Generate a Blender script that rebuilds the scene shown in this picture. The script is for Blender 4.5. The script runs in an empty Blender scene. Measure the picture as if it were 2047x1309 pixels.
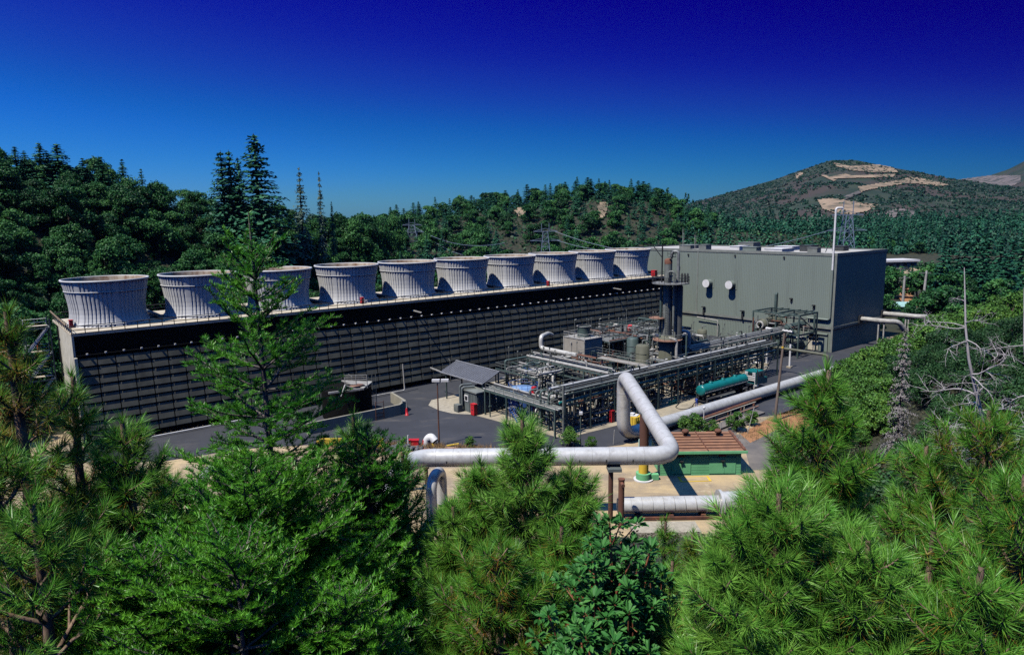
import bpy, math, random
import numpy as np
from mathutils import Vector, Matrix

sc = bpy.context.scene
COL = sc.collection
R = math.radians
PI = math.pi

# ------------------------------------------------------------------ camera
CAM_Z = 33.0
PITCH, ROLL, FPX = 0.156, -0.0129, 1376.0
cam_d = bpy.data.cameras.new('camera')
cam_d.sensor_width = 36.0
cam_d.lens = 36.0 * FPX / 2047.0
cam_d.clip_start = 0.2
cam_d.clip_end = 20000.0
cam = bpy.data.objects.new('camera', cam_d)
COL.objects.link(cam)
_xw = Vector((1, 0, 0))
_yd = Vector((0, -math.sin(PITCH), -math.cos(PITCH)))
_fw = Vector((0, math.cos(PITCH), -math.sin(PITCH)))
_c, _s = math.cos(ROLL), math.sin(ROLL)
_right = _c * _xw - _s * _yd
_down = _s * _xw + _c * _yd
cam.matrix_world = Matrix(((_right.x, -_down.x, -_fw.x, 0), (_right.y, -_down.y, -_fw.y, 0),
                           (_right.z, -_down.z, -_fw.z, CAM_Z), (0, 0, 0, 1)))
sc.camera = cam


def at(u, v, z=0.0):
    """The point at height z that the photograph shows at (u, v)."""
    a, b = u - 1023.5, v - 654.5
    a, b = (_c * a + _s * b) / FPX, (-_s * a + _c * b) / FPX
    dx, dy, dz = a, math.cos(PITCH) - b * math.sin(PITCH), -math.sin(PITCH) - b * math.cos(PITCH)
    k = (z - CAM_Z) / dz
    return Vector((dx * k, dy * k, z))


def ray_at(u, v, dist):
    """The point at horizontal distance dist along the sight line through (u, v)."""
    a, b = u - 1023.5, v - 654.5
    a, b = (_c * a + _s * b) / FPX, (-_s * a + _c * b) / FPX
    dx, dy, dz = a, math.cos(PITCH) - b * math.sin(PITCH), -math.sin(PITCH) - b * math.cos(PITCH)
    k = dist / math.hypot(dx, dy)
    return Vector((dx * k, dy * k, CAM_Z + dz * k))


# ------------------------------------------------------------------ sky, sun, exposure
SUN_EL = R(59.5)
SUN_AZ = R(229.4)                                   # behind the camera's left shoulder, just off the tower's axis
SUN_DIR = Vector((math.sin(SUN_AZ) * math.cos(SUN_EL), math.cos(SUN_AZ) * math.cos(SUN_EL), math.sin(SUN_EL)))
w = bpy.data.worlds.new('World')
sc.world = w
w.use_nodes = True
nt = w.node_tree
nt.nodes.clear()
out = nt.nodes.new('ShaderNodeOutputWorld')
bg = nt.nodes.new('ShaderNodeBackground')
sky = nt.nodes.new('ShaderNodeTexSky')
sky.sky_type = 'NISHITA'
sky.sun_disc = False
sky.sun_elevation = SUN_EL
sky.sun_rotation = math.atan2(SUN_DIR.x, SUN_DIR.y)
sky.altitude = 900
sky.air_density = 1.0
sky.dust_density = 0.6
sky.ozone_density = 3.0
gam = nt.nodes.new('ShaderNodeGamma')
gam.inputs['Gamma'].default_value = SKY_GAMMA = 1.75
mulc = nt.nodes.new('ShaderNodeMix')
mulc.data_type = 'RGBA'
mulc.blend_type = 'MULTIPLY'
mulc.inputs[0].default_value = 1.0
mulc.inputs[7].default_value = (0.16, 0.17, 0.26, 1)
# a polarising filter darkens the sky away from the sun's side
tc = nt.nodes.new('ShaderNodeTexCoord')
dot = nt.nodes.new('ShaderNodeVectorMath')
dot.operation = 'DOT_PRODUCT'
dot.inputs[1].default_value = (0.80, -0.10, 0.55)
mr = nt.nodes.new('ShaderNodeMapRange')
mr.inputs[1].default_value = -0.5
mr.inputs[2].default_value = 0.62
mr.inputs[3].default_value = 1.42
mr.inputs[4].default_value = 0.32
mul2 = nt.nodes.new('ShaderNodeMix')
mul2.data_type = 'RGBA'
mul2.blend_type = 'MULTIPLY'
mul2.inputs[0].default_value = 1.0
L = nt.links.new
L(tc.outputs['Generated'], dot.inputs[0])
L(dot.outputs['Value'], mr.inputs[0])
L(sky.outputs[0], gam.inputs[0])
L(gam.outputs[0], mulc.inputs[6])
L(mulc.outputs[2], mul2.inputs[6])
L(mr.outputs[0], mul2.inputs[7])
# the slide film's deep blue: red and green fall away faster than blue as the sky darkens
crv = nt.nodes.new('ShaderNodeRGBCurve')
CURVES = ([(0, 0), (0.034, 0.0012), (0.056, 0.004), (0.114, 0.005), (0.366, 0.075), (1, 0.28)],
          [(0, 0), (0.089, 0.002), (0.141, 0.028), (0.258, 0.115), (0.52, 0.265), (1, 0.42)],
          [(0, 0), (0.356, 0.27), (0.491, 0.345), (0.70, 0.46), (0.80, 0.56), (1, 0.66)])
for ch, pts in enumerate(CURVES):
    cv = crv.mapping.curves[ch]
    cv.points[0].location = pts[0]
    cv.points[1].location = pts[-1]
    for p in pts[1:-1]:
        cv.points.new(*p)
crv.mapping.update()
pre = nt.nodes.new('ShaderNodeVectorMath')
pre.operation = 'SCALE'
pre.inputs['Scale'].default_value = 0.10
post = nt.nodes.new('ShaderNodeVectorMath')
post.operation = 'SCALE'
post.inputs['Scale'].default_value = 10.0
L(mul2.outputs[2], pre.inputs[0])
L(pre.outputs[0], crv.inputs['Color'])
L(crv.outputs[0], post.inputs[0])
# blue light added to the sky above the frame, to lift the shade
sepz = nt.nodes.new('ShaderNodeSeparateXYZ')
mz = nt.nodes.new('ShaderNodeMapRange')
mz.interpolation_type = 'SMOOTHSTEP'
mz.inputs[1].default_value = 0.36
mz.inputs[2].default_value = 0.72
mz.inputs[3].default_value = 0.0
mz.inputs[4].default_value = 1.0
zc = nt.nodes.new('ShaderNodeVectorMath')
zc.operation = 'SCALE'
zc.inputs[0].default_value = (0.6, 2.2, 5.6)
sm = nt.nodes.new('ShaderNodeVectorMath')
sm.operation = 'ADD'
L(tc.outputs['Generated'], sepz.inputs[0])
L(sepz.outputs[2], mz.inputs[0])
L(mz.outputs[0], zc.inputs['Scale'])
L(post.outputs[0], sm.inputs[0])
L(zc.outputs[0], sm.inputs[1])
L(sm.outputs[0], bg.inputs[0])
bg.inputs[1].default_value = 0.10
L(bg.outputs[0], out.inputs[0])

sun_d = bpy.data.lights.new('sun', 'SUN')
sun_d.energy = 5.0
sun_d.angle = R(0.53)
sun_d.color = (1.0, 0.95, 0.86)
sun = bpy.data.objects.new('sun', sun_d)
sun.rotation_euler = SUN_DIR.to_track_quat('Z', 'Y').to_euler()
sun.location = (0, 0, 120)
COL.objects.link(sun)

vs = sc.view_settings
vs.view_transform = 'Standard'
vs.look = 'None'
vs.exposure = 0.14
vs.gamma = 1.0
sc.cycles.max_bounces = 6
sc.cycles.diffuse_bounces = 0
sc.cycles.glossy_bounces = 2
sc.cycles.transmission_bounces = 3
sc.cycles.transparent_max_bounces = 4
sc.cycles.use_denoising = False
sc.cycles.denoiser = 'OPENIMAGEDENOISE'
sc.cycles.denoising_input_passes = 'RGB_ALBEDO_NORMAL'


# ------------------------------------------------------------------ materials
def lin(c):
    return tuple(c) + (1.0,)


MATS = {}


def pm(name, col, rough=0.7, metal=0.0, col2=None, scale=0.8, lo=0.35, hi=0.7, bump=0.0, bscale=8.0, spec=0.4, stretch=None, detail=6.0):
    """Principled material whose colour wanders between col and col2 with a noise in world space."""
    if name in MATS:
        return MATS[name]
    m = bpy.data.materials.new(name)
    MATS[name] = m
    m.use_nodes = True
    n = m.node_tree
    b = n.nodes['Principled BSDF']
    b.inputs['Roughness'].default_value = rough
    b.inputs['Metallic'].default_value = metal
    b.inputs['Specular IOR Level'].default_value = spec
    if col2 is None:
        col2 = tuple(c * 0.72 for c in col)
    g = n.nodes.new('ShaderNodeNewGeometry')
    src = g.outputs['Position']
    if stretch:
        mp = n.nodes.new('ShaderNodeMapping')
        mp.inputs['Scale'].default_value = stretch
        n.links.new(src, mp.inputs[0])
        src = mp.outputs[0]
    nz = n.nodes.new('ShaderNodeTexNoise')
    nz.inputs['Scale'].default_value = scale
    nz.inputs['Detail'].default_value = detail
    nz.inputs['Roughness'].default_value = 0.62
    n.links.new(src, nz.inputs['Vector'])
    cr = n.nodes.new('ShaderNodeValToRGB')
    cr.color_ramp.elements[0].position = lo
    cr.color_ramp.elements[0].color = lin(col2)
    cr.color_ramp.elements[1].position = hi
    cr.color_ramp.elements[1].color = lin(col)
    n.links.new(nz.outputs['Fac'], cr.inputs[0])
    n.links.new(cr.outputs[0], b.inputs['Base Color'])
    if bump:
        nb = n.nodes.new('ShaderNodeTexNoise')
        nb.inputs['Scale'].default_value = bscale
        nb.inputs['Detail'].default_value = 5
        n.links.new(src, nb.inputs['Vector'])
        bp = n.nodes.new('ShaderNodeBump')
        bp.inputs['Strength'].default_value = min(1.0, bump)
        bp.inputs['Distance'].default_value = 0.1 * max(1.0, bump)
        n.links.new(nb.outputs['Fac'], bp.inputs['Height'])
        n.links.new(bp.outputs[0], b.inputs['Normal'])
    return m


def stain(m, col, scale=0.3, lo=0.5, hi=0.65, amount=1.0, stretch=(1, 1, 1), off=0.0):
    """A second, patchy layer of dirt or wear over a material's own colour."""
    n = m.node_tree
    b = n.nodes['Principled BSDF']
    src = b.inputs['Base Color'].links[0].from_socket
    g = n.nodes.new('ShaderNodeNewGeometry')
    mp = n.nodes.new('ShaderNodeMapping')
    mp.inputs['Scale'].default_value = stretch
    mp.inputs['Location'].default_value = (off, off * 0.7, off * 1.3)
    nz = n.nodes.new('ShaderNodeTexNoise')
    nz.inputs['Scale'].default_value = scale
    nz.inputs['Detail'].default_value = 9
    nz.inputs['Roughness'].default_value = 0.65
    mr_ = n.nodes.new('ShaderNodeMapRange')
    mr_.inputs[1].default_value, mr_.inputs[2].default_value, mr_.inputs[4].default_value = lo, hi, amount
    mx = n.nodes.new('ShaderNodeMix')
    mx.data_type = 'RGBA'
    mx.inputs[7].default_value = lin(col)
    k = n.links.new
    k(g.outputs['Position'], mp.inputs[0])
    k(mp.outputs[0], nz.inputs['Vector'])
    k(nz.outputs['Fac'], mr_.inputs[0])
    k(mr_.outputs[0], mx.inputs[0])
    k(src, mx.inputs[6])
    k(mx.outputs[2], b.inputs['Base Color'])
    return m


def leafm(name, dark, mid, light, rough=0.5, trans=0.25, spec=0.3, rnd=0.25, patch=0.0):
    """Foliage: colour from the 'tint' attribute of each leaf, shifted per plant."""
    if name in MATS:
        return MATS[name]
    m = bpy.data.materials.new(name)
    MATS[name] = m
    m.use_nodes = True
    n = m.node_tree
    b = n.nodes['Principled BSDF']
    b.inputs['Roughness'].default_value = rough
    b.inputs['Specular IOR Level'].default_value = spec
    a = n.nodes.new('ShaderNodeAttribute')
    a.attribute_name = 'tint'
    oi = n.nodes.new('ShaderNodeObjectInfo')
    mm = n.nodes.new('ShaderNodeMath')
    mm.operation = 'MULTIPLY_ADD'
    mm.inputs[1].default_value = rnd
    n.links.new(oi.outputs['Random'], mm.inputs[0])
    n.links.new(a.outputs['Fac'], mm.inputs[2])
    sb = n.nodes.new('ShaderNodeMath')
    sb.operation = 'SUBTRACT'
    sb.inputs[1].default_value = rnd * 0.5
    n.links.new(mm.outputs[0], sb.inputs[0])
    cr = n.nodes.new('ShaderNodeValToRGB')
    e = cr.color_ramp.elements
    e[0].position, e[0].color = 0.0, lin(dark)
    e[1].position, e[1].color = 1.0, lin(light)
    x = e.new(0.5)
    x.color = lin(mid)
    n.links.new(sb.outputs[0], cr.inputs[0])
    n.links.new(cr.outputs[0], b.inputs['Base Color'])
    if trans > 0:
        tr = n.nodes.new('ShaderNodeBsdfTranslucent')
        n.links.new(cr.outputs[0], tr.inputs['Color'])
        mx = n.nodes.new('ShaderNodeMixShader')
        mx.inputs[0].default_value = trans
        n.links.new(b.outputs[0], mx.inputs[1])
        n.links.new(tr.outputs[0], mx.inputs[2])
        n.links.new(mx.outputs[0], n.nodes['Material Output'].inputs[0])
    return m


# ------------------------------------------------------------------ geometry helpers
AZ = 0.8825                                         # direction of the cooling tower
O2 = Vector((-66.225, 112.2435))                    # axis of the first fan stack
DS = Vector((math.sin(AZ), math.cos(AZ)))           # along the tower, away from the camera
DN = Vector((math.cos(AZ), -math.sin(AZ)))          # out of its louvred face
ANG = math.atan2(DS.y, DS.x)


def W(s, t, z=0.0):
    p = O2 + DS * s + DN * t
    return Vector((p.x, p.y, z))


def st(u, v, z=0.0):
    p = at(u, v, z)
    q = Vector((p.x, p.y)) - O2
    return (q.dot(DS), q.dot(DN), z)


class MB:
    """Collects shapes in a thing's local space; P maps the plant grid (or the world) to it."""

    def __init__(self, P):
        self.P, self.v, self.f, self.s = P, [], [], []

    def add(self, verts, faces, smooth=False):
        o = len(self.v)
        self.v += [tuple(x) for x in verts]
        self.f += [tuple(i + o for i in f) for f in faces]
        self.s += [smooth] * len(faces)
        return self

    def box(self, a, b):
        x0, y0, z0 = self.P(a)
        x1, y1, z1 = self.P(b)
        x0, x1 = min(x0, x1), max(x0, x1)
        y0, y1 = min(y0, y1), max(y0, y1)
        z0, z1 = min(z0, z1), max(z0, z1)
        return self.add([(x0, y0, z0), (x1, y0, z0), (x1, y1, z0), (x0, y1, z0), (x0, y0, z1), (x1, y0, z1), (x1, y1, z1), (x0, y1, z1)],
                        [(3, 2, 1, 0), (4, 5, 6, 7), (0, 1, 5, 4), (1, 2, 6, 5), (2, 3, 7, 6), (3, 0, 4, 7)])

    def cbox(self, c, d):
        return self.box((c[0] - d[0] / 2, c[1] - d[1] / 2, c[2]), (c[0] + d[0] / 2, c[1] + d[1] / 2, c[2] + d[2]))

    def bar(self, p, q, w_=0.1, h=None):
        h = h or w_
        p, q = Vector(self.P(p)), Vector(self.P(q))
        d = (q - p)
        if d.length < 1e-6:
            return self
        d.normalize()
        up = Vector((0, 0, 1)) if abs(d.z) < 0.95 else Vector((1, 0, 0))
        a = d.cross(up).normalized() * w_ / 2
        b = a.normalized().cross(d).normalized() * h / 2
        vs_ = []
        for c in (p, q):
            vs_ += [c - a - b, c + a - b, c + a + b, c - a + b]
        return self.add(vs_, [(3, 2, 1, 0), (4, 5, 6, 7), (0, 1, 5, 4), (1, 2, 6, 5), (2, 3, 7, 6), (3, 0, 4, 7)])

    def tube(self, pts, r, n=10, bend=0.0, caps=True, r2=None, seg=6):
        pts = [Vector(self.P(p)) for p in pts]
        if bend > 0 and len(pts) > 2:
            q = [pts[0]]
            for i in range(1, len(pts) - 1):
                a, b, c = pts[i - 1], pts[i], pts[i + 1]
                k = min(bend, (a - b).length * 0.49, (c - b).length * 0.49)
                p0, p1 = b + (a - b).normalized() * k, b + (c - b).normalized() * k
                for j in range(seg + 1):
                    t = j / seg
                    q.append(p0 * (1 - t) ** 2 + b * 2 * t * (1 - t) + p1 * t * t)
            q.append(pts[-1])
            pts = q
        rings = []
        m = len(pts)
        ref = None
        for i in range(m):
            d = (pts[min(i + 1, m - 1)] - pts[max(i - 1, 0)])
            if d.length < 1e-9:
                d = Vector((0, 0, 1))
            d.normalize()
            if ref is None:
                ref = Vector((0, 0, 1)) if abs(d.z) < 0.9 else Vector((1, 0, 0))
            a = (ref - d * ref.dot(d))
            if a.length < 1e-6:
                a = d.orthogonal()
            a.normalize()
            ref = a
            b = d.cross(a)
            rr = r if r2 is None else r + (r2 - r) * i / (m - 1)
            rings.append([pts[i] + (a * math.cos(2 * PI * k / n) + b * math.sin(2 * PI * k / n)) * rr for k in range(n)])
        vs_ = [x for rg in rings for x in rg]
        fs = []
        for i in range(m - 1):
            for k in range(n):
                k2 = (k + 1) % n
                fs.append((i * n + k, i * n + k2, (i + 1) * n + k2, (i + 1) * n + k))
        self.add(vs_, fs, n > 5)
        if caps:
            self.add(rings[0], [tuple(range(n - 1, -1, -1))])
            self.add(rings[-1], [tuple(range(n))])
        return self

    def lathe(self, c, prof, n=24, caps=True, smooth=True):
        c = Vector(self.P(c))
        rings = [[c + Vector((r * math.cos(2 * PI * k / n), r * math.sin(2 * PI * k / n), z)) for k in range(n)] for r, z in prof]
        vs_ = [x for rg in rings for x in rg]
        fs = []
        for i in range(len(prof) - 1):
            for k in range(n):
                k2 = (k + 1) % n
                fs.append((i * n + k, i * n + k2, (i + 1) * n + k2, (i + 1) * n + k))
        self.add(vs_, fs, smooth)
        if caps:
            self.add(rings[0], [tuple(range(n - 1, -1, -1))])
            self.add(rings[-1], [tuple(range(n))])
        return self

    def dome(self, p, q, r, n=12, k=4, depth=0.5):
        """A dished end on a tank: from p outwards towards q."""
        p, q = Vector(self.P(p)), Vector(self.P(q))
        d = (q - p).normalized()
        a = d.orthogonal().normalized()
        b = d.cross(a)
        vs_, fs = [], []
        for i in range(k):
            th = PI / 2 * i / k
            for j in range(n):
                ph = 2 * PI * j / n
                vs_.append(p + d * (r * depth * math.sin(th)) + (a * math.cos(ph) + b * math.sin(ph)) * r * math.cos(th))
        vs_.append(p + d * r * depth)
        for i in range(k - 1):
            for j in range(n):
                j2 = (j + 1) % n
                fs.append((i * n + j, i * n + j2, (i + 1) * n + j2, (i + 1) * n + j))
        for j in range(n):
            fs.append(((k - 1) * n + j, (k - 1) * n + (j + 1) % n, k * n))
        return self.add(vs_, fs, True)

    def prism(self, poly, z0, z1):
        a = [self.P((p[0], p[1], z0)) for p in poly]
        b = [self.P((p[0], p[1], z1)) for p in poly]
        k = len(poly)
        return self.add(a + b, [tuple(range(k - 1, -1, -1)), tuple(range(k, 2 * k))] + [(i, (i + 1) % k, k + (i + 1) % k, k + i) for i in range(k)])

    def slabpoly(self, pts, th):
        """A sheet through any planar points, th thick downwards."""
        a = [Vector(self.P(p)) for p in pts]
        b = [p - Vector((0, 0, th)) for p in a]
        k = len(a)
        return self.add(a + b, [tuple(range(k)), tuple(range(2 * k - 1, k - 1, -1))] + [(i, k + i, k + (i + 1) % k, (i + 1) % k) for i in range(k)])

    def rail(self, pts, h=1.1, step=2.0, r=0.04, rails=2, n=4):
        """A handrail along a polyline of floor points."""
        for a, b in zip(pts, pts[1:]):
            a, b = Vector(a), Vector(b)
            k = max(1, round((b - a).length / step))
            for i in range(k + 1):
                p = a + (b - a) * i / k
                self.tube([p, p + Vector((0, 0, h))], r, n, caps=False)
            for j in range(rails):
                z = Vector((0, 0, h * (j + 1) / rails))
                self.tube([a + z, b + z], r, n, caps=False)
        return self

    def mesh(self, name):
        me = bpy.data.meshes.new(name)
        me.from_pydata(self.v, [], self.f)
        me.polygons.foreach_set('use_smooth', self.s)
        me.validate()
        me.update()
        return me


def settle(o, label=None, cat=None, group=None, kind=None):
    if label:
        o['label'] = label
    if cat:
        o['category'] = cat
    if group:
        o['group'] = group
    if kind:
        o['kind'] = kind
    return o


class Thing:
    """A top-level Empty on the plant grid (grid=True: s, t, z) or in the world (x, y, z) and its parts."""

    def __init__(self, name, label, cat, org, grid=True, group=None, kind=None):
        self.org, self.grid = Vector(org), grid
        o = bpy.data.objects.new(name, None)
        o.empty_display_size = 0.3
        COL.objects.link(o)
        o.location = W(*org) if grid else Vector(org)
        if grid:
            o.rotation_euler = (0, 0, ANG)
        self.o = settle(o, label, cat, group, kind)

    def P(self, p):
        g = self.org
        if self.grid:
            return (p[0] - g.x, -(p[1] - g.y), p[2] - g.z)
        return (p[0] - g.x, p[1] - g.y, p[2] - g.z)

    def mb(self):
        return MB(self.P)

    def part(self, name, mat, mb, label=None, under=None):
        o = bpy.data.objects.new(name, mb.mesh(name))
        o.data.materials.append(mat)
        o.parent = under or self.o
        COL.objects.link(o)
        if label:
            o['label'] = label
        return o


class Solo(Thing):
    """A thing that is one mesh: fill .m, then .done(material)."""

    def __init__(self, name, label, cat, org, grid=True, group=None, kind=None):
        self.org, self.grid = Vector(org), grid
        self.args = (name, label, cat, group, kind)
        self.m = MB(self.P)

    def done(self, mat):
        name, label, cat, group, kind = self.args
        o = bpy.data.objects.new(name, self.m.mesh(name))
        o.data.materials.append(mat)
        COL.objects.link(o)
        o.location = W(*self.org) if self.grid else self.org
        if self.grid:
            o.rotation_euler = (0, 0, ANG)
        return settle(o, label, cat, group, kind)


def copy_tree(o, parent=None):
    c = o.copy()
    COL.objects.link(c)
    c.parent = parent
    for ch in list(o.children):
        copy_tree(ch, c)
    return c


def np_mesh(name, V, F, tint=None, smooth=False):
    """Mesh from numpy arrays; F has one row per face (all of the same size)."""
    V = np.asarray(V, np.float32)
    F = np.asarray(F, np.int32)
    k = F.shape[1]
    me = bpy.data.meshes.new(name)
    me.vertices.add(len(V))
    me.vertices.foreach_set('co', V.ravel())
    me.loops.add(F.size)
    me.loops.foreach_set('vertex_index', F.ravel())
    me.polygons.add(len(F))
    me.polygons.foreach_set('loop_start', np.arange(0, F.size, k, dtype=np.int32))
    me.polygons.foreach_set('loop_total', np.full(len(F), k, np.int32))
    if smooth:
        me.polygons.foreach_set('use_smooth', np.ones(len(F), bool))
    if tint is not None:
        a = me.attributes.new('tint', 'FLOAT', 'POINT')
        a.data.foreach_set('value', np.asarray(tint, np.float32))
    me.update()
    return me


def link_mesh(name, me, mat, parent=None, loc=None):
    o = bpy.data.objects.new(name, me)
    if mat and not me.materials:
        me.materials.append(mat)
    COL.objects.link(o)
    if parent:
        o.parent = parent
    if loc is not None:
        o.location = loc
    return o


def smooth01(x):
    x = np.clip(x, 0, 1)
    return x * x * (3 - 2 * x)
# ------------------------------------------------------------------ terrain
FE = np.array([(-400, 30), (-140, 50), (-60, 58), (-30, 62), (20, 64), (34, 70), (44, 96), (50, 112), (62, 128), (76, 141), (97, 159),
               (120, 178), (150, 203), (185, 245), (260, 330), (420, 520)], float)


def front_dist(x, y):
    """Signed distance to the foot of the camera's hillside (positive on the hill)."""
    x, y = np.asarray(x, float), np.asarray(y, float)
    best = np.full(x.shape, 1e9)
    sgn = np.ones(x.shape)
    for a, b in zip(FE, FE[1:]):
        d = b - a
        k = np.clip(((x - a[0]) * d[0] + (y - a[1]) * d[1]) / (d @ d), 0, 1)
        qx, qy = a[0] + d[0] * k - x, a[1] + d[1] * k - y
        dist = np.hypot(qx, qy)
        cr = d[0] * (y - a[1]) - d[1] * (x - a[0])
        m = dist < best - 1e-9
        best = np.where(m, dist, best)
        sgn = np.where(m, np.where(cr < 0, 1.0, -1.0), sgn)
    return best * sgn


HILL = [(-1500, 130, 2, 240, 36), (-700, 110, 2, 210, 40), (-300, 125, 3, 210, 46), (0, 150, 4, 215, 43), (200, 160, 4, 220, 41), (400, 170, 4, 225, 33),
        (600, 185, 4, 235, 27.5), (740, 215, 4, 255, 22), (800, 265, 3, 450, 28), (950, 300, 3, 480, 38), (1050, 310, 3, 490, 41), (1170, 320, 3, 500, 48),
        (1290, 330, 3, 500, 46), (1370, 340, 3, 500, 33), (1450, 360, 3, 520, 22), (1640, 400, 3, 560, 20), (1720, 560, 2, 700, 20), (2047, 560, 3, 700, 22), (3000, 560, 3, 700, 22)]
_ha = np.array([math.atan2(u - 1023.5, FPX) for u, *_ in HILL])
_ht = np.array([r[1:] for r in HILL], float)


def fbm(x, y, seed=0):
    """A cheap sum of sines as relief, about -1..1."""
    rs = np.random.RandomState(seed)
    s = 0
    for k in range(6):
        a, f, p = rs.rand() * 6.28, 1.6 ** k, rs.rand(2) * 6.28
        s = s + np.sin((x * math.cos(a) + y * math.sin(a)) * f + p[0]) * np.cos((y * math.cos(a) - x * math.sin(a)) * f * 0.8 + p[1]) / 1.5 ** k
    return s / 2.0


def ground_z(x, y):
    x, y = np.asarray(x, float), np.asarray(y, float)
    d = np.maximum(front_dist(x, y), 0)
    slope = 0.47 - 0.19 * smooth01((x - 30) / 30)
    hf = 30.0 * (1 - np.exp(-(slope * d + 0.004 * d * d) / 30.0 * 1.35))
    hf = np.where(d > 0, hf + 0.25 * fbm(x * 0.4, y * 0.4, 3) * np.minimum(d / 8, 1), 0)
    r = np.hypot(x, y)
    a = np.arctan2(x, y)
    rf, zf, rr, zr = (np.interp(a, _ha, _ht[:, k]) for k in range(4))
    k = np.clip((r - rf) / (rr - rf), 0, 1)
    hb = zf * smooth01((r - rf + 25) / 25) + (zr - zf) * (0.35 * k + 0.65 * smooth01(k))
    hb = np.where(r > rr, zr + (8 - zr) * smooth01((r - rr - 15) / 160), hb)
    hb = hb + np.minimum(hb / 6, 1) * 1.2 * fbm(x / 22, y / 22, 7)
    front = (y > 0) & (np.abs(a) < 1.3)
    hb = np.where((y > 20) | (r > 70), hb, 0)
    return np.maximum(hf, np.where(d > 0.5, np.minimum(hb, hf + 2), hb))


def polar_sheet(name, a0, a1, na, rads, zf, mat, **kw):
    aa = np.linspace(a0, a1, na)
    A, Q = np.meshgrid(aa, np.asarray(rads, float), indexing='ij')
    X, Y = Q * np.sin(A), Q * np.cos(A)
    Z = zf(X, Y)
    V = np.stack([X, Y, Z], -1).reshape(-1, 3)
    nr = len(rads)
    i, j = np.meshgrid(np.arange(na - 1), np.arange(nr - 1), indexing='ij')
    b = (i * nr + j).ravel()
    F = np.stack([b, b + 1, b + nr + 1, b + nr], 1)
    me = np_mesh(name, V, F[:, ::-1], smooth=True)
    o = link_mesh(name, me, mat)
    return settle(o, **kw)


m_floor = pm('forest_floor', (0.05, 0.048, 0.026), 0.95, col2=(0.016, 0.022, 0.012), scale=0.35, bump=0.6, bscale=2.0)  # dark base colour, so the gaps between trees read as shadow
rads = np.concatenate([np.linspace(0.05, 60, 46), np.linspace(62, 280, 90), np.linspace(290, 700, 50), np.linspace(720, 3350, 40)])
polar_sheet('ground', -PI, PI, 361, rads, ground_z, m_floor, label='rough ground of the hillsides around the plant', kind='structure')


def sheet(name, label, pts, z, mat, kind='structure', sub=0):
    """A flat sheet of ground cover; pts are world (x, y)."""
    k = len(pts)
    me = bpy.data.meshes.new(name)
    me.from_pydata([(p[0], p[1], z) for p in pts], [], [tuple(range(k))])
    n_ = me.polygons[0].normal if k else None
    if n_ is not None and n_.z < 0:
        me.flip_normals()
    return settle(link_mesh(name, me, mat), label=label, kind=kind)


def uv(*q):
    return [tuple(at(u, v)[:2]) for u, v in q]


m_dirt = pm('dirt', (0.50, 0.375, 0.205), 0.95, col2=(0.27, 0.215, 0.15), scale=0.22, lo=0.36, hi=0.62, bump=0.5, bscale=5.0, detail=10)
m_orange = pm('orange_soil', (0.42, 0.20, 0.085), 0.95, col2=(0.30, 0.15, 0.07), scale=0.6, bump=0.5, bscale=4.0)
m_red = pm('red_soil', (0.26, 0.10, 0.07), 0.95, col2=(0.30, 0.19, 0.12), scale=0.5, bump=0.5, bscale=4.0)
m_asph = pm('asphalt', (0.052, 0.054, 0.062), 0.85, col2=(0.034, 0.036, 0.042), scale=0.12, lo=0.3, hi=0.75, bump=0.2, bscale=10.0, detail=12)
m_conc = pm('concrete', (0.42, 0.36, 0.25), 0.9, col2=(0.29, 0.25, 0.18), scale=0.5, bump=0.15, bscale=6)
m_rubble = pm('pad_concrete', (0.46, 0.41, 0.31), 0.95, col2=(0.3, 0.265, 0.2), scale=1.6, bump=0.4, bscale=8)
m_grayroad = pm('worn_road', (0.20, 0.175, 0.145), 0.92, col2=(0.12, 0.11, 0.10), scale=0.3, bump=0.3, bscale=7)

stain(m_asph, (0.115, 0.105, 0.095), 0.10, 0.56, 0.72, 0.8, (1, 2.2, 1), 3)
stain(m_asph, (0.022, 0.023, 0.027), 0.5, 0.62, 0.70, 0.8, (1, 1, 1), 11)
stain(m_dirt, (0.20, 0.165, 0.13), 0.16, 0.50, 0.62, 0.75, (0.35, 1.6, 1), 5)
stain(m_dirt, (0.55, 0.46, 0.30), 0.9, 0.58, 0.70, 0.6, (1, 1, 1), 8)
stain(m_conc, (0.16, 0.14, 0.11), 0.5, 0.52, 0.66, 0.8, (1, 1, 1), 2)
yard = [tuple(W(s, t)[:2]) for s, t in ((-60, -30), (150, -30), (190, -30), (190, 90))]
sheet('dirt_yard', 'tan dirt yard in front of the plant', [(-150, 52), (-60, 59.5), (-30, 63.5), (19, 65.5), (33, 71), (43, 97), (49, 113), (61, 129), (75, 142), (96, 160),
      (119, 179), (60, 200), (-40, 150), (-120, 110), (-160, 80)], 0.015, m_dirt)
tl = lambda s, t: tuple(W(s, t)[:2])
sheet('asphalt_yard', 'dark asphalt yard and road along the cooling tower',
      [tl(-40, 12), tl(-40, 17.5), tl(-8, 18.5)] + uv((330, 922), (480, 898), (640, 888), (760, 884), (900, 893), (1010, 896), (1180, 897), (1245, 889), (1300, 868), (1390, 868), (1440, 842)) + [(48.8, 113), (61, 129.6), (75, 142.4), (96, 160.4), (118.6, 179.3)]
      + [tl(172, 62), tl(185, -18), tl(136, -18), tl(136, 10)], 0.03, m_asph)
sheet('worn_road', 'grey worn road surface beside the green pump house', uv((1120, 935), (1330, 990), (1290, 1040), (1200, 1010)) if False else
      uv((1335, 880), (1440, 846), (1500, 818), (1520, 826), (1470, 868), (1560, 862), (1640, 900), (1640, 935), (1500, 940), (1488, 892), (1400, 884)), 0.024, m_grayroad)
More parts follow.
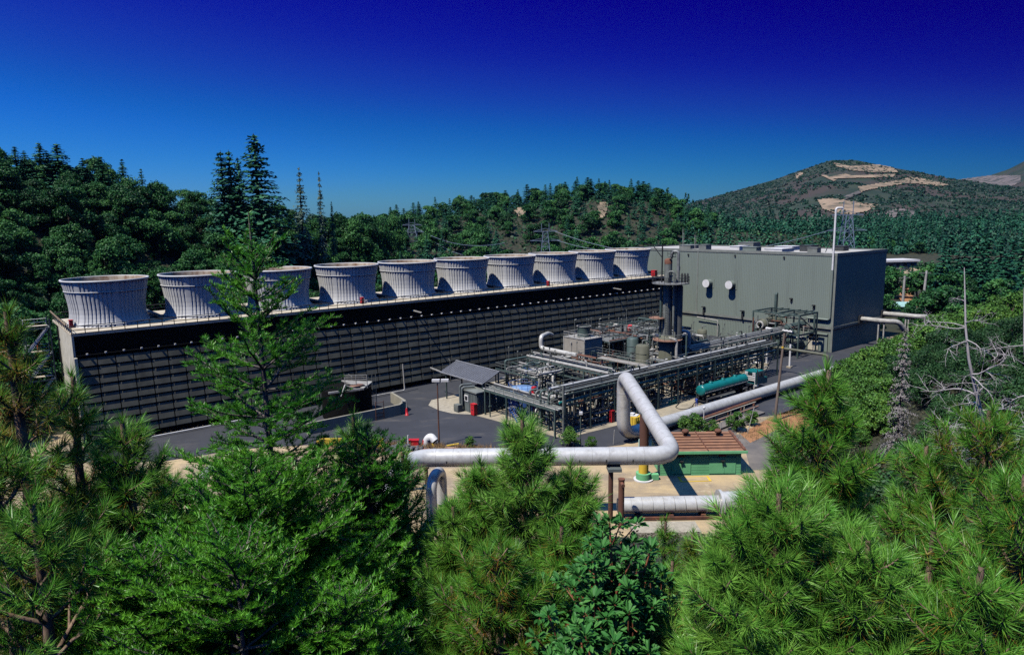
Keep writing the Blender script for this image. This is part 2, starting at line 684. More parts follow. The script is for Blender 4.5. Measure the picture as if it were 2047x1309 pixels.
sheet('orange_bank', 'orange bare soil around the foot of the wooden pole', uv((1480, 868), (1540, 834), (1600, 812), (1640, 838), (1600, 872), (1555, 858), (1500, 885)), 0.03, m_orange)
sheet('red_soil', 'reddish soil strip with weeds at the asphalt edge', uv((640, 889), (760, 885), (900, 894), (1000, 897), (1010, 902), (905, 903), (800, 912), (740, 902), (650, 905)), 0.042, m_red)
sheet('process_slab', 'concrete slab under the process units', [tl(47, 36), tl(49.5, 56), tl(78, 58), tl(118, 50), tl(128, 40), tl(128, 16), tl(56, 20)], 0.045, m_conc)
sheet('canopy_pad', 'pale concrete pad under the metal canopy roof', [tl(47, 23.3), tl(44.6, 26), tl(44.2, 30), tl(44.8, 33.4), tl(47, 36.2), tl(55, 36), tl(54, 22.9)], 0.06, m_rubble)
sheet('unloading_apron', 'pale concrete apron behind the tanker', uv((1330, 842), (1400, 822), (1425, 808), (1400, 795), (1340, 800), (1290, 830)), 0.06, m_conc)

# ------------------------------------------------------------------ the far mountain
MPK = [(1150, 452), (1250, 438), (1360, 412), (1450, 386), (1540, 360), (1600, 338), (1650, 321), (1700, 321), (1760, 334), (1840, 348), (1880, 357), (1950, 366), (2047, 378), (2300, 400), (2700, 410)]
_ma = np.array([math.atan2(u - 1023.5, FPX) for u, v in MPK])
_mz = np.array([ray_at(u, v, 2000.0).z for u, v in MPK])


def mountain_z(x, y):
    r = np.hypot(x, y)
    a = np.arctan2(x, y)
    top = np.interp(a, _ma, _mz)
    k = np.clip((r - 750) / 1250, 0, 1)
    prof = 0.25 * k + 0.75 * k ** 1.5
    rel = fbm(x / 130, y / 130, 11) * 9 + fbm(x / 45, y / 45, 12) * 3
    z = -14 + (top + 14) * prof + rel * np.sin(PI * np.clip(k, 0, 1)) ** 0.7
    return np.where(r > 2000, top - (r - 2000) * 0.3, z)


def mountain2_z(x, y):
    r = np.hypot(x, y)
    a = np.arctan2(x, y)
    us = [1700, 1850, 1900, 1960, 2000, 2047, 2150, 2400]
    top = np.interp(a, [math.atan2(u - 1023.5, FPX) for u in us], [ray_at(u, v, 3200).z for u, v in zip(us, [420, 378, 360, 352, 338, 312, 290, 270])])
    k = np.clip((r - 2100) / 1100, 0, 1)
    return np.where(r > 3200, top - (r - 3200) * 0.3, -10 + (top + 10) * k ** 1.2 + fbm(x / 160, y / 160, 15) * 14 * np.sin(PI * k))


def mountain_mat(name, g1, g2, b1):
    m = pm(name, g1, 0.95, col2=g2, scale=0.012, lo=0.42, hi=0.6, detail=12)
    n = m.node_tree
    g = n.nodes.new('ShaderNodeNewGeometry')
    n2 = n.nodes.new('ShaderNodeTexNoise')
    n2.inputs['Scale'].default_value = 0.007
    n2.inputs['Detail'].default_value = 10
    cr = n.nodes.new('ShaderNodeValToRGB')
    cr.color_ramp.elements[0].position = 0.46
    cr.color_ramp.elements[1].position = 0.60
    mx = n.nodes.new('ShaderNodeMix')
    mx.data_type = 'RGBA'
    b = n.nodes['Principled BSDF']
    src = b.inputs['Base Color'].links[0].from_socket
    n.links.new(g.outputs['Position'], n2.inputs['Vector'])
    n.links.new(n2.outputs['Fac'], cr.inputs[0])
    n.links.new(cr.outputs[0], mx.inputs[0])
    n.links.new(src, mx.inputs[6])
    mx.inputs[7].default_value = lin(b1)
    n.links.new(mx.outputs[2], b.inputs['Base Color'])
    return m


m_mt = mountain_mat('chaparral', (0.032, 0.046, 0.026), (0.013, 0.030, 0.017), (0.050, 0.040, 0.031))
aM0, aM1 = math.atan2(1180 - 1023.5, FPX), math.atan2(2500 - 1023.5, FPX)
polar_sheet('mountain', aM0, aM1, 200, np.concatenate([np.linspace(650, 2000, 130), [2040, 2200]]), mountain_z, m_mt, label='scrubby mountain with graded benches behind the plant', kind='structure')
polar_sheet('far_mountain', math.atan2(1700 - 1023.5, FPX), math.atan2(2500 - 1023.5, FPX), 90, np.linspace(2100, 3340, 60), mountain2_z, m_mt, label='higher slope at the far end of the ridge', kind='structure')


def ridge_z(x, y):
    r = np.hypot(x, y)
    return np.where(r < 2700, -6 + (32 + 5 * fbm(x / 210, y / 210, 31)) * smooth01((r - 1900) / 800), 26 + 5 * fbm(x / 210, y / 210, 31) - (r - 2700) * 0.1)


polar_sheet('distant_ridge', math.atan2(-1700 - 1023.5, FPX), math.atan2(1330 - 1023.5, FPX), 160, np.linspace(1900, 3000, 30), ridge_z, m_mt, label='low bluish ridge on the horizon between the hills', kind='structure')


def hits(U, V, zf=mountain_z, r0=700, r1=2100):
    """Where the sight lines through arrays of (u, v) meet a slope."""
    d = np.array([list(ray_at(u, v, 1.0) - Vector((0, 0, CAM_Z))) for u, v in zip(U, V)])
    rr = np.linspace(r0, r1, 420)
    X, Y = d[:, :1] * rr, d[:, 1:2] * rr
    Z = CAM_Z + d[:, 2:] * rr
    low = Z < zf(X, Y)
    k = np.where(low.any(1), low.argmax(1), len(rr) - 1)
    i = np.arange(len(d))
    x, y = X[i, k], Y[i, k]
    return np.stack([x, y, zf(x, y)], 1)


m_cut = pm('graded_earth', (0.31, 0.225, 0.145), 0.95, col2=(0.10, 0.085, 0.055), scale=0.045, lo=0.36, hi=0.56, detail=12)
m_cutgrey = pm('grey_cut', (0.17, 0.14, 0.125), 0.95, col2=(0.045, 0.05, 0.04), scale=0.045, lo=0.40, hi=0.58, detail=12)


def drape(name, label, poly, mat, lift=2.0, zf=mountain_z, n=64, r0=700, r1=2100):
    """Bare ground on the mountain: the part of the slope inside an outline, as a sheet just above it."""
    us, vs_ = [p[0] for p in poly], [p[1] for p in poly]
    U, Vv = np.linspace(min(us), max(us), n), np.linspace(min(vs_), max(vs_), max(6, n // 3))
    rs = random.Random(len(label))

    def inside(u, v):
        c = False
        for (x0, y0), (x1, y1) in zip(poly, poly[1:] + poly[:1]):
            if (y0 > v) != (y1 > v) and u < (x1 - x0) * (v - y0) / (y1 - y0) + x0:
                c = not c
        return c
    GU, GV = np.meshgrid(U, Vv, indexing='ij')
    V = hits(GU.ravel(), GV.ravel(), zf, r0, r1)
    V[:, 2] += lift
    nv = len(Vv)
    F = [(i * nv + j + 1, (i + 1) * nv + j + 1, (i + 1) * nv + j, i * nv + j) for i in range(len(U) - 1) for j in range(nv - 1)
         if inside((U[i] + U[i + 1]) / 2, (Vv[j] + Vv[j + 1]) / 2)]
    if F:
        settle(link_mesh(name, np_mesh(name, V, F), mat), label=label, kind='structure')


drape('graded_bench', 'broad tan graded pad low on the mountain', [(1634, 402), (1660, 398), (1700, 404), (1755, 412), (1735, 424), (1700, 432), (1668, 428), (1645, 420)], m_cut)
drape('bench_road', 'long tan bench road across the mountain', [(1715, 376), (1760, 368), (1800, 362), (1820, 355), (1850, 360), (1895, 371), (1880, 374), (1820, 368), (1760, 376), (1720, 386)], m_cut)
drape('upper_bench', 'upper tan bench with grey scree under the summit', [(1665, 326), (1700, 334), (1770, 330), (1790, 340), (1795, 346), (1740, 346), (1700, 342), (1672, 334)], m_cut)
drape('middle_bench', 'narrow tan bench below the summit', [(1655, 356), (1690, 349), (1700, 353), (1790, 350), (1785, 356), (1700, 358), (1665, 359)], m_cut)
drape('bare_slope', 'pale bare slope beside the low graded pad', [(1742, 432), (1800, 420), (1832, 424), (1830, 436), (1800, 440), (1830, 465), (1760, 462), (1742, 456)], m_cutgrey)
drape('small_cut', 'small bare cut left of the graded pad', [(1618, 436), (1640, 430), (1655, 440), (1640, 450), (1625, 442)], m_cutgrey)
for lb, poly in (('pale rock cut on the middle hill left of its top', [(1028, 424), (1036, 417), (1050, 418), (1056, 428), (1046, 436), (1034, 434)]), ('pinkish rock cut on the middle hill under the white mast', [(1192, 414), (1206, 408), (1216, 412), (1212, 428), (1204, 442), (1194, 440), (1197, 426)])):
    drape('rock_cut', lb, poly, m_cut, 1.2, ground_z, 22, 265, 520)
drape('summit_track', 'pale track on the left shoulder of the mountain', [(1590, 352), (1600, 346), (1606, 348), (1600, 357), (1593, 360)], m_cut)
drape('slope_scar', 'thin pale scar running down from the middle bench', [(1640, 352), (1650, 352), (1672, 362), (1666, 364)], m_cut)
drape('lower_track', 'thin grey track between the benches', [(1680, 398), (1715, 384), (1722, 387), (1690, 402)], m_cutgrey)
drape('hill_cut', 'pale rock cut right of the valley pylon', [(1755, 452), (1790, 450), (1800, 460), (1765, 462)], m_cut)
drape('ridge_cut', 'grey quarried cut at the right end of the ridge', [(1900, 362), (1960, 352), (2040, 352), (2040, 366), (2010, 378), (1960, 372), (1920, 368)], m_cutgrey, 2.0, mountain2_z, 64, 2150, 3300)
# ------------------------------------------------------------------ cooling tower
m_cream = pm('cream_board', (0.62, 0.58, 0.46), 0.85, col2=(0.46, 0.43, 0.34), scale=0.7, bump=0.1)
m_dark = pm('dark_steel', (0.030, 0.031, 0.033), 0.7)
m_rail = pm('rail_steel', (0.03, 0.028, 0.026), 0.6)
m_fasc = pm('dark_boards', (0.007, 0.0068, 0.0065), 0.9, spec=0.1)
m_louv = pm('louver_board', (0.128, 0.130, 0.102), 0.8, col2=(0.075, 0.076, 0.06), scale=0.5)
m_deck = pm('deck_boards', (0.60, 0.53, 0.40), 0.9, col2=(0.42, 0.36, 0.27), scale=0.6, bump=0.2)
m_stack = pm('white_fibreglass', (0.66, 0.66, 0.64), 0.5, col2=(0.52, 0.52, 0.51), scale=0.5, stretch=(1, 1, 0.25))
m_stackin = pm('stained_lining', (0.46, 0.38, 0.28), 0.8, col2=(0.20, 0.10, 0.05), scale=1.2, stretch=(1, 1, 0.3), lo=0.3, hi=0.6)
stain(m_stack, (0.30, 0.27, 0.24), 0.8, 0.55, 0.75, 0.35, (1, 1, 0.12), 4)
stain(m_louv, (0.05, 0.05, 0.042), 0.25, 0.5, 0.62, 0.7, (1, 1, 0.3), 6)
stain(m_cream, (0.30, 0.27, 0.19), 0.6, 0.5, 0.7, 0.7, (1, 1, 0.2), 9)
m_white = pm('white_paint', (0.78, 0.77, 0.74), 0.5, col2=(0.62, 0.61, 0.58), scale=1.0)
m_grayst = pm('gray_green_steel', (0.16, 0.185, 0.175), 0.55, col2=(0.10, 0.115, 0.11), scale=0.8)
m_redp = pm('red_paint', (0.62, 0.025, 0.035), 0.45)
m_orangep = pm('orange_paint', (0.75, 0.22, 0.04), 0.5)
S0, S1, TF, ZD = -6.8, 135.0, 10.7, 17.1
ct = Thing('cooling_tower', 'long dark louvred cooling tower with ten white fan stacks on its deck', 'cooling tower', (64, 0, 0))
m = ct.mb().box((S0, -TF, ZD - 0.35), (S1, TF, ZD))
ct.part('deck', m_deck, m)
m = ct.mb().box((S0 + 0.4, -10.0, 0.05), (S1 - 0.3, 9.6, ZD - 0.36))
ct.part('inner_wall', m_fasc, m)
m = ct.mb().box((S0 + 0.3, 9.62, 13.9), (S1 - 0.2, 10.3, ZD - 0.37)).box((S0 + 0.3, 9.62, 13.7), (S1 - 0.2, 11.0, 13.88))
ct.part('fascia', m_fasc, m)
# louvres: fourteen tiers of tilted boards between upright posts
m = ct.mb()
NT, Z0, PIT = 9, 1.2, 1.38
NC = 58


def curl(mb, sa, sb, t, z):
    """One louvre board: a shallow curved blade, its lower edge outermost."""
    q = [(t, z), (t - 0.07, z + 0.36), (t - 0.15, z + 0.74), (t - 0.24, z + 1.10)]
    for (a, b), (c, d) in zip(q, q[1:]):
        mb.slabpoly([(sa, a, b), (sb, a, b), (sb, c, d), (sa, c, d)], 0.05)


cw = (S1 - S0 - 1.0) / NC
for i in range(NT):
    zb = Z0 + i * PIT
    to = 11.15 + (NT - 1 - i) * 0.14
    for c in range(NC):
        sa = S0 + 0.5 + c * cw + 0.075
        sb = sa + cw - 0.15
        j = random.Random(i * 100 + c).uniform(-0.02, 0.02)
        curl(m, sa, sb, to + j, zb)
ct.part('louvers', m_louv, m)
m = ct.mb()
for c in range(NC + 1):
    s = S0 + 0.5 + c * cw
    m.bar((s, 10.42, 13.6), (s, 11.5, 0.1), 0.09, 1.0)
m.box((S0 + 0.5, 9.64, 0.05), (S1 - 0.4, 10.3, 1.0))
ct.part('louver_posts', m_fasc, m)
for c in range(NC):
    s = S0 + 0.5 + c * cw + cw / 2
    ct.part('bracket', m_white, ct.mb().box((s - 0.12, 10.95, 13.89), (s + 0.12, 11.2, 14.1)).box((s - 0.04, 10.31, 13.93), (s + 0.04, 10.95, 14.02)))
m = ct.mb()
m.box((S0 + 0.01, -3.5, 0.0), (S0 + 0.29, 10.72, ZD - 0.36)).box((S0 - 0.02, 10.73, 0.0), (S0 + 0.4, 11.5, 13.6))
ct.part('end_wall', m_cream, m)
m = ct.mb()
m.rail([(S0 + 0.1, TF - 0.08, ZD), (S1 - 0.1, TF - 0.08, ZD)], 1.15, 1.75, 0.06)
m.rail([(S0 + 0.1, TF - 0.08, ZD), (S0 + 0.1, -TF + 0.08, ZD)], 1.15, 1.75, 0.06)
m.rail([(S0 + 0.1, -TF + 0.08, ZD), (S1 - 0.1, -TF + 0.08, ZD)], 1.15, 1.75, 0.06)
m.box((S0, TF - 0.02, ZD), (S1, TF, ZD + 0.12))
ct.part('railing', m_rail, m)
m = ct.mb()
m.box((S0 + 1, -1.0, ZD), (S1 - 2, -0.4, ZD + 0.35))
for k in range(10):
    m.tube([(k * 14.23 + 7.1, -8.5, ZD + 0.5), (k * 14.23 + 7.1, 3.0, ZD + 0.5)], 0.35, 10)
ct.part('cross_pipes', m_grayst, m)


def stack_profile(n=240):
    """One bell-shaped stack: pleated shell, smooth lining and the dark throat."""
    prof = [(6.02, 0.0), (5.86, 0.25), (5.68, 0.7), (5.56, 1.25), (5.49, 1.9), (5.50, 2.6), (5.58, 3.5), (5.74, 4.6), (5.93, 5.7), (6.12, 6.6), (6.22, 7.1)]
    return prof


def pleated(mb, c, prof, nrib=60):
    n = nrib * 4
    c = Vector(mb.P(c))
    V, F = [], []
    for r, z in prof:
        for k in range(n):
            ph = (k % 4)
            wide = (k // 4) % 9 == 0
            dr = 0.095 if ph in (0, 1) or wide else 0.0
            th = 2 * PI * (k - (0.35 if ph == 0 else 0) + (0.35 if ph == 1 else 0)) / n
            V.append(c + Vector(((r - 0.095 + dr) * math.cos(th), (r - 0.095 + dr) * math.sin(th), z)))
    for i in range(len(prof) - 1):
        for k in range(n):
            k2 = (k + 1) % n
            F.append((i * n + k, i * n + k2, (i + 1) * n + k2, (i + 1) * n + k))
    mb.add(V, F, False)


pf = stack_profile()
first = None
for k in range(10):
    c = (k * 14.23, 0.0, ZD)
    if k == 0:
        m = MB(lambda p: (p[0], -p[1], p[2]))
        pleated(m, (0, 0, 0), pf)
        me_s = m.mesh('fan_stack')
        m = MB(lambda p: (p[0], -p[1], p[2]))
        m.lathe((0, 0, 0), [(6.24, 6.98), (6.36, 7.0), (6.36, 7.28), (6.12, 7.28), (6.12, 6.98)], 72, caps=False)
        me_r = m.mesh('rim')
        m = MB(lambda p: (p[0], -p[1], p[2]))
        m.lathe((0, 0, 0), [(6.02, 7.2), (5.74, 6.2), (5.46, 4.8), (5.25, 3.2), (5.22, 2.2)], 72, caps=False)
        me_l = m.mesh('lining')
        m = MB(lambda p: (p[0], -p[1], p[2]))
        m.lathe((0, 0, 0), [(5.21, 1.9), (5.21, 1.95)], 48)
        m.lathe((0, 0, 0), [(0.9, 1.96), (0.9, 2.6), (0.5, 2.9)], 16)
        for a in range(8):
            th = a * PI / 4 + 0.2
            m.bar((0.8 * math.cos(th), 0.8 * math.sin(th), 2.4), (5.2 * math.cos(th), 5.2 * math.sin(th), 2.4), 0.75, 0.08)
        me_f = m.mesh('fan')
        m = MB(lambda p: (p[0], -p[1], p[2]))
        for ring_z, rr in ((5.45, 5.90), (0.32, 5.86)):
            m.lathe((0, 0, 0), [(rr - 0.1, ring_z - 0.06), (rr + 0.075, ring_z - 0.06), (rr + 0.075, ring_z + 0.06), (rr - 0.1, ring_z + 0.06)], 72, caps=False)
        me_b = m.mesh('joint_band')
        for me, mt in ((me_s, m_stack), (me_r, m_stack), (me_l, m_stackin), (me_f, m_dark), (me_b, m_stack)):
            me.materials.append(mt)
    base = bpy.data.objects.new('fan_stack', me_s)
    base.parent = ct.o
    base.location = Vector(ct.P(c))
    base.rotation_euler = (0, 0, k * 0.31)
    COL.objects.link(base)
    for nm, me in (('rim', me_r), ('lining', me_l), ('fan', me_f), ('joint_band', me_b)):
        o = bpy.data.objects.new(nm, me)
        o.parent = base
        COL.objects.link(o)

# stair tower at the near end
stt = Thing('stair_tower', 'open steel stair tower against the near end wall of the cooling tower', 'stair tower', (-9.5, -4.0, 0))
m = stt.mb()
for s in (-8.0, -11.4):
    for t in (-2.8, -6.6):
        m.bar((s, t, 0.1), (s, t, 18.2), 0.16)
ZL = [4.2, 8.4, 12.6, 16.8]
for z in ZL:
    for s in (-8.0, -11.4):
        m.bar((s, -2.8, z - 0.1), (s, -6.6, z - 0.1), 0.14, 0.22)
    for t in (-2.8, -6.6):
        m.bar((-8.0, t, z - 0.1), (-11.4, t, z - 0.1), 0.14, 0.22)
stt.part('frame', m_grayst, m)
for i, z in enumerate(ZL):
    m = stt.mb().box((-11.3, -6.5, z), (-8.1, -5.2, z + 0.08))
    stt.part('landing', m_deck, m)
    m = stt.mb()
    z0 = z - 4.2
    for k in range(16):
        s = -11.0 + k * 0.18
        zz = z0 + 0.3 + k * 0.24
        m.box((s, -5.1, zz), (s + 0.22, -3.9, zz + 0.05))
    m.bar((-11.1, -5.05, z0 + 0.3), (-8.2, -5.05, z0 + 4.0), 0.08, 0.25).bar((-11.1, -3.95, z0 + 0.3), (-8.2, -3.95, z0 + 4.0), 0.08, 0.25)
    stt.part('stair_flight', m_white, m)
for z in ZL:
    stt.part('railing', m_white, stt.mb().rail([(-11.3, -2.9, z), (-11.3, -6.5, z), (-8.1, -6.5, z)], 1.1, 1.3, 0.04))
Solo_ = Solo('gangway', 'brown timber beam slanting off the near end of the tower deck', 'beam', (S0, -2, ZD))
Solo_.m.bar((S0 - 0.3, -9.5, ZD + 1.6), (S0 - 0.3, 8.5, ZD + 1.15), 0.12, 0.22)
Solo_.done(pm('old_timber', (0.28, 0.20, 0.13), 0.9))
# ------------------------------------------------------------------ trees of the hillsides
m_bark = pm('bark', (0.11, 0.08, 0.06), 0.95, col2=(0.05, 0.038, 0.03), scale=3.0, bump=0.5, bscale=12)
m_oak = leafm('oak_leaves', (0.010, 0.048, 0.014), (0.031, 0.142, 0.032), (0.105, 0.28, 0.062), rough=0.55, trans=0.18, rnd=0.55)
m_con = leafm('conifer_needles', (0.006, 0.042, 0.028), (0.016, 0.105, 0.052), (0.045, 0.17, 0.07), rough=0.6, trans=0.08, rnd=0.35)
m_paleco = leafm('pale_conifer_needles', (0.03, 0.07, 0.05), (0.08, 0.14, 0.10), (0.14, 0.21, 0.15), rough=0.6, trans=0.08, rnd=0.2)


def unit(a):
    return a / np.maximum(np.linalg.norm(a, axis=-1, keepdims=True), 1e-9)


def kites(C, Nrm, L_, W_, rs, tint):
    """Leaf-sized kites centred at C, facing Nrm, with random spin."""
    n = len(C)
    a = unit(np.cross(Nrm, rs.normal(size=(n, 3))))
    b = np.cross(Nrm, a)
    L_ = np.broadcast_to(np.asarray(L_, float), (n,))[:, None]
    W_ = np.broadcast_to(np.asarray(W_, float), (n,))[:, None]
    V = np.stack([C - a * L_ * 0.5, C + b * W_ * 0.5 - a * L_ * 0.05, C + a * L_ * 0.5, C - b * W_ * 0.5 + a * L_ * 0.05], 1).reshape(-1, 3)
    F = np.arange(4 * n).reshape(n, 4)
    return V, F, np.repeat(tint, 4)


def tube_np(P, rad, n=6):
    """A tapered limb along points P as quads."""
    P = np.asarray(P, float)
    m = len(P)
    T = unit(np.gradient(P, axis=0))
    ref = np.array([0.31, 0.17, 0.93])
    A = unit(np.cross(T, ref))
    B = np.cross(T, A)
    th = np.arange(n) * 2 * np.pi / n
    rad = np.broadcast_to(np.asarray(rad, float), (m,))
    V = P[:, None, :] + rad[:, None, None] * (A[:, None, :] * np.cos(th)[None, :, None] + B[:, None, :] * np.sin(th)[None, :, None])
    i, k = np.meshgrid(np.arange(m - 1), np.arange(n), indexing='ij')
    k2 = (k + 1) % n
    F = np.stack([i * n + k, i * n + k2, (i + 1) * n + k2, (i + 1) * n + k], -1).reshape(-1, 4)
    return V.reshape(-1, 3), F


class Soup:
    def __init__(self):
        self.V, self.F, self.T, self.M, self.n = [], [], [], [], 0

    def add(self, V, F, T=None, mi=0):
        self.V.append(V)
        self.F.append(F + self.n)
        self.T.append(np.full(len(V), 0.5) if T is None else np.asarray(T, float))
        self.M.append(np.full(len(F), mi, np.int32))
        self.n += len(V)

    def mesh(self, name, mats):
        me = np_mesh(name, np.concatenate(self.V), np.concatenate(self.F), np.concatenate(self.T))
        for x in mats:
            me.materials.append(x)
        mi = np.concatenate(self.M)
        if mi.any():
            me.polygons.foreach_set('material_index', mi)
        return me


def oak_soup(seed, H=11.0, RX=5.2, nleaf=3600, leaf=0.55):
    rs = np.random.RandomState(seed)
    k = 26
    a = rs.rand(k) * 2 * np.pi
    q = np.sqrt(rs.rand(k)) * 0.78
    zz = rs.rand(k)
    C = np.stack([np.cos(a) * q * RX * (1.1 - 0.5 * zz), np.sin(a) * q * RX * (1.1 - 0.5 * zz), H * (0.16 + 0.68 * zz)], 1)
    C[0] = (0, 0, H * 0.84)
    rad = rs.uniform(0.17, 0.42, k) * RX
    sh = rs.normal(0, 0.16, k)
    i = rs.randint(0, k, nleaf)
    d = unit(rs.normal(size=(nleaf, 3)))
    d[:, 2] = np.where(d[:, 2] < -0.3, -d[:, 2] * 0.5, d[:, 2])
    d = unit(d)
    r = rad[i] * (0.72 + 0.34 * rs.rand(nleaf)) * np.array([1])
    bump = 1 + 0.16 * np.sin(d[:, 0] * 7 + i) * np.cos(d[:, 1] * 6 + 2 * i)
    P = C[i] + d * (r * bump)[:, None] * np.array([1, 1, 0.95])
    N = unit(d * 0.8 + rs.normal(size=(nleaf, 3)) * 0.75 + np.array([0, 0, 0.1]))
    t = np.clip(0.42 + sh[i] + rs.normal(0, 0.17, nleaf), 0, 1)
    leaves = kites(P, N, rs.uniform(0.7, 1.3, nleaf) * leaf, rs.uniform(0.6, 1.0, nleaf) * leaf, rs, t)
    limbs = []
    tr = np.array([(0, 0, -1.0), (0.1, 0.05, H * 0.2), (0.25, -0.1, H * 0.42), (0.1, 0.1, H * 0.7)])
    limbs.append(tube_np(tr, [0.34, 0.27, 0.2, 0.06]))
    for j in range(1, 6):
        b = tr[1] + (tr[2] - tr[1]) * rs.rand()
        limbs.append(tube_np(np.array([b, b * 0.45 + C[j] * 0.55 - (0, 0, 0.5), C[j]]), [0.14, 0.09, 0.03]))
    return leaves, limbs


def conifer_soup(seed, H=22.0, RB=4.2, dens=1.0, size=0.75, bare=0.1, crisp=False):
    """A spire of drooping whorls; every bough is a fan of needle sprays."""
    rs = np.random.RandomState(seed)
    P, N, T, Lh, Wh = [], [], [], [], []
    nw = int(30 * dens)
    for w_ in range(nw):
        f = (w_ + rs.rand() * 0.8) / nw
        z = H * (bare + (0.985 - bare) * f)
        rr = RB * (1 - f) ** 0.72 * rs.uniform(0.78, 1.15) + 0.3
        nb = max(5, int(12 * (1 - 0.5 * f)))
        a0 = rs.rand() * 6.28
        for b in range(nb):
            if rs.rand() < 0.10:
                continue
            a = a0 + 2 * np.pi * b / nb + rs.normal(0, 0.15)
            ln = rr * rs.uniform(0.65, 1.12)
            ns = max(4, int(ln / (size * 0.26)))
            u = (np.arange(ns) + rs.rand(ns) * 0.6) / ns
            droop = 0.10 + 0.34 * (1 - f)
            zz = z + ln * (0.16 * u - droop * u * u) + rs.normal(0, 0.1, ns)
            lat = rs.normal(0, 0.16, ns) * ln * (0.35 + 0.65 * u) * 0.8
            P.append(np.stack([np.cos(a) * ln * u - np.sin(a) * lat, np.sin(a) * ln * u + np.cos(a) * lat, zz], 1))
            nn = np.stack([np.cos(a) * 0.45 + rs.normal(0, 0.35, ns), np.sin(a) * 0.45 + rs.normal(0, 0.35, ns), 0.9 + rs.normal(0, 0.25, ns)], 1)
            N.append(nn)
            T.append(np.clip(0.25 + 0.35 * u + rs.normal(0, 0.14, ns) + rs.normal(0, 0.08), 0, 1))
            Lh.append(rs.uniform(0.8, 1.5, ns) * size)
            Wh.append(rs.uniform(0.4, 0.8, ns) * size)
    P, N = np.concatenate(P), unit(np.concatenate(N))
    leaves = kites(P, N, np.concatenate(Lh), np.concatenate(Wh), rs, np.concatenate(T))
    trunk = tube_np(np.array([(0, 0, -1.5), (0.05, 0, H * 0.3), (0, 0.05, H * 0.7), (0, 0, H * 0.995)]), [0.36, 0.28, 0.15, 0.03], 7)
    return leaves, [trunk]


def tree_proto(name, soup, mleaf, whole=False):
    """Returns a list of (part name, mesh); whole trees are one mesh with two materials."""
    (V, F, T), limbs = soup
    if whole:
        s = Soup()
        s.add(V, F, T, 0)
        for v, f in limbs:
            s.add(v, f, None, 1)
        return [(name, s.mesh(name, [mleaf, m_bark]))]
    c = Soup()
    c.add(V, F, T)
    b = Soup()
    for v, f in limbs:
        b.add(v, f)
    return [('crown', c.mesh('crown', [mleaf])), ('trunk', b.mesh('trunk', [m_bark]))]


def plant_tree(name, proto, loc, rot, scl, label, cat, group):
    if len(proto) == 1:
        o = bpy.data.objects.new(name, proto[0][1])
        COL.objects.link(o)
    else:
        o = bpy.data.objects.new(name, None)
        COL.objects.link(o)
        for nm, me in proto:
            c = bpy.data.objects.new(nm, me)
            c.parent = o
            COL.objects.link(c)
    o.location = loc
    o.rotation_euler = (0, 0, rot)
    o.scale = scl
    return settle(o, label, cat, group)


OAKS = [tree_proto('oak_tree', oak_soup(i, 11 + i % 3, 5.6 + 0.4 * (i % 2), 11500, 0.42), m_oak) for i in range(5)]
FAROAK = [tree_proto('hill_oak', oak_soup(20 + i, 11, 5.4, 4600, 0.66), m_oak, True) for i in range(4)]
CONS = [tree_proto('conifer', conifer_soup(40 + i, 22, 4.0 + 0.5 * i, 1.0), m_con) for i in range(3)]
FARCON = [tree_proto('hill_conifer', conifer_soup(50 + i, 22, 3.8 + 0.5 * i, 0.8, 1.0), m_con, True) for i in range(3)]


def scatter(rng, ulo, uhi, rlo, rhi, gap, tries, seed):
    """Random tree feet between two ranges (fractions of foot..ridge) with a least spacing."""
    rs = random.Random(seed)
    pts = []
    for _ in range(tries):
        u = rs.uniform(ulo, uhi)
        a = math.atan2(u - 1023.5, FPX)
        rf, rr = np.interp(a, _ha, _ht[:, 0]), np.interp(a, _ha, _ht[:, 2])
        q = math.sqrt(rs.uniform((rf + rlo) ** 2, (rr + rhi) ** 2))
        x, y = q * math.sin(a), q * math.cos(a)
        if all((x - p[0]) ** 2 + (y - p[1]) ** 2 > gap * gap for p in pts):
            pts.append((x, y, q, rr, u))
    return pts


rs = random.Random(5)
pl = scatter(rs, -110, 752, -16, 6, 6.1, 5000, 1)
pl.sort(key=lambda p: p[2])
for x, y, q, rr, u in pl[:298]:
    k = rs.uniform(0.75, 1.12)
    if q > rr - 12:
        k *= 0.85
    plant_tree('oak_tree', rs.choice(OAKS), (x, y, float(ground_z(x, y)) - 0.3), rs.uniform(0, 6.28), (k, k, k * rs.uniform(0.85, 1.05)),
               'round-crowned oak in the dense wood on the left hillside', 'tree', 'oaks on the left hillside')
pm_ = scatter(rs, 735, 1420, -20, 12, 10.6, 6000, 2)
pm_.sort(key=lambda p: p[2])
n1 = n2 = 0
for x, y, q, rr, u in pm_:
    if (abs(u - 1042) < 15 or abs(u - 1204) < 13) and 340 < q < 470:
        continue
    k = rs.uniform(0.8, 1.2)
    if rs.random() < 0.36:
        if n2 >= 120:
            continue
        n2 += 1
        k *= 0.62
        plant_tree('hill_conifer', rs.choice(FARCON), (x, y, float(ground_z(x, y)) - 0.5), rs.uniform(0, 6.28), (k * 1.15, k * 1.15, k),
                   'dark pointed conifer in the wood on the middle hill', 'tree', 'conifers on the middle hill')
    else:
        if n1 >= 270:
            continue
        n1 += 1
        plant_tree('hill_oak', rs.choice(FAROAK), (x, y, float(ground_z(x, y)) - 0.3), rs.uniform(0, 6.28), (k * 1.1, k * 1.1, k),
                   'round green tree in the wood on the middle hill', 'tree', 'broadleaf trees on the middle hill')


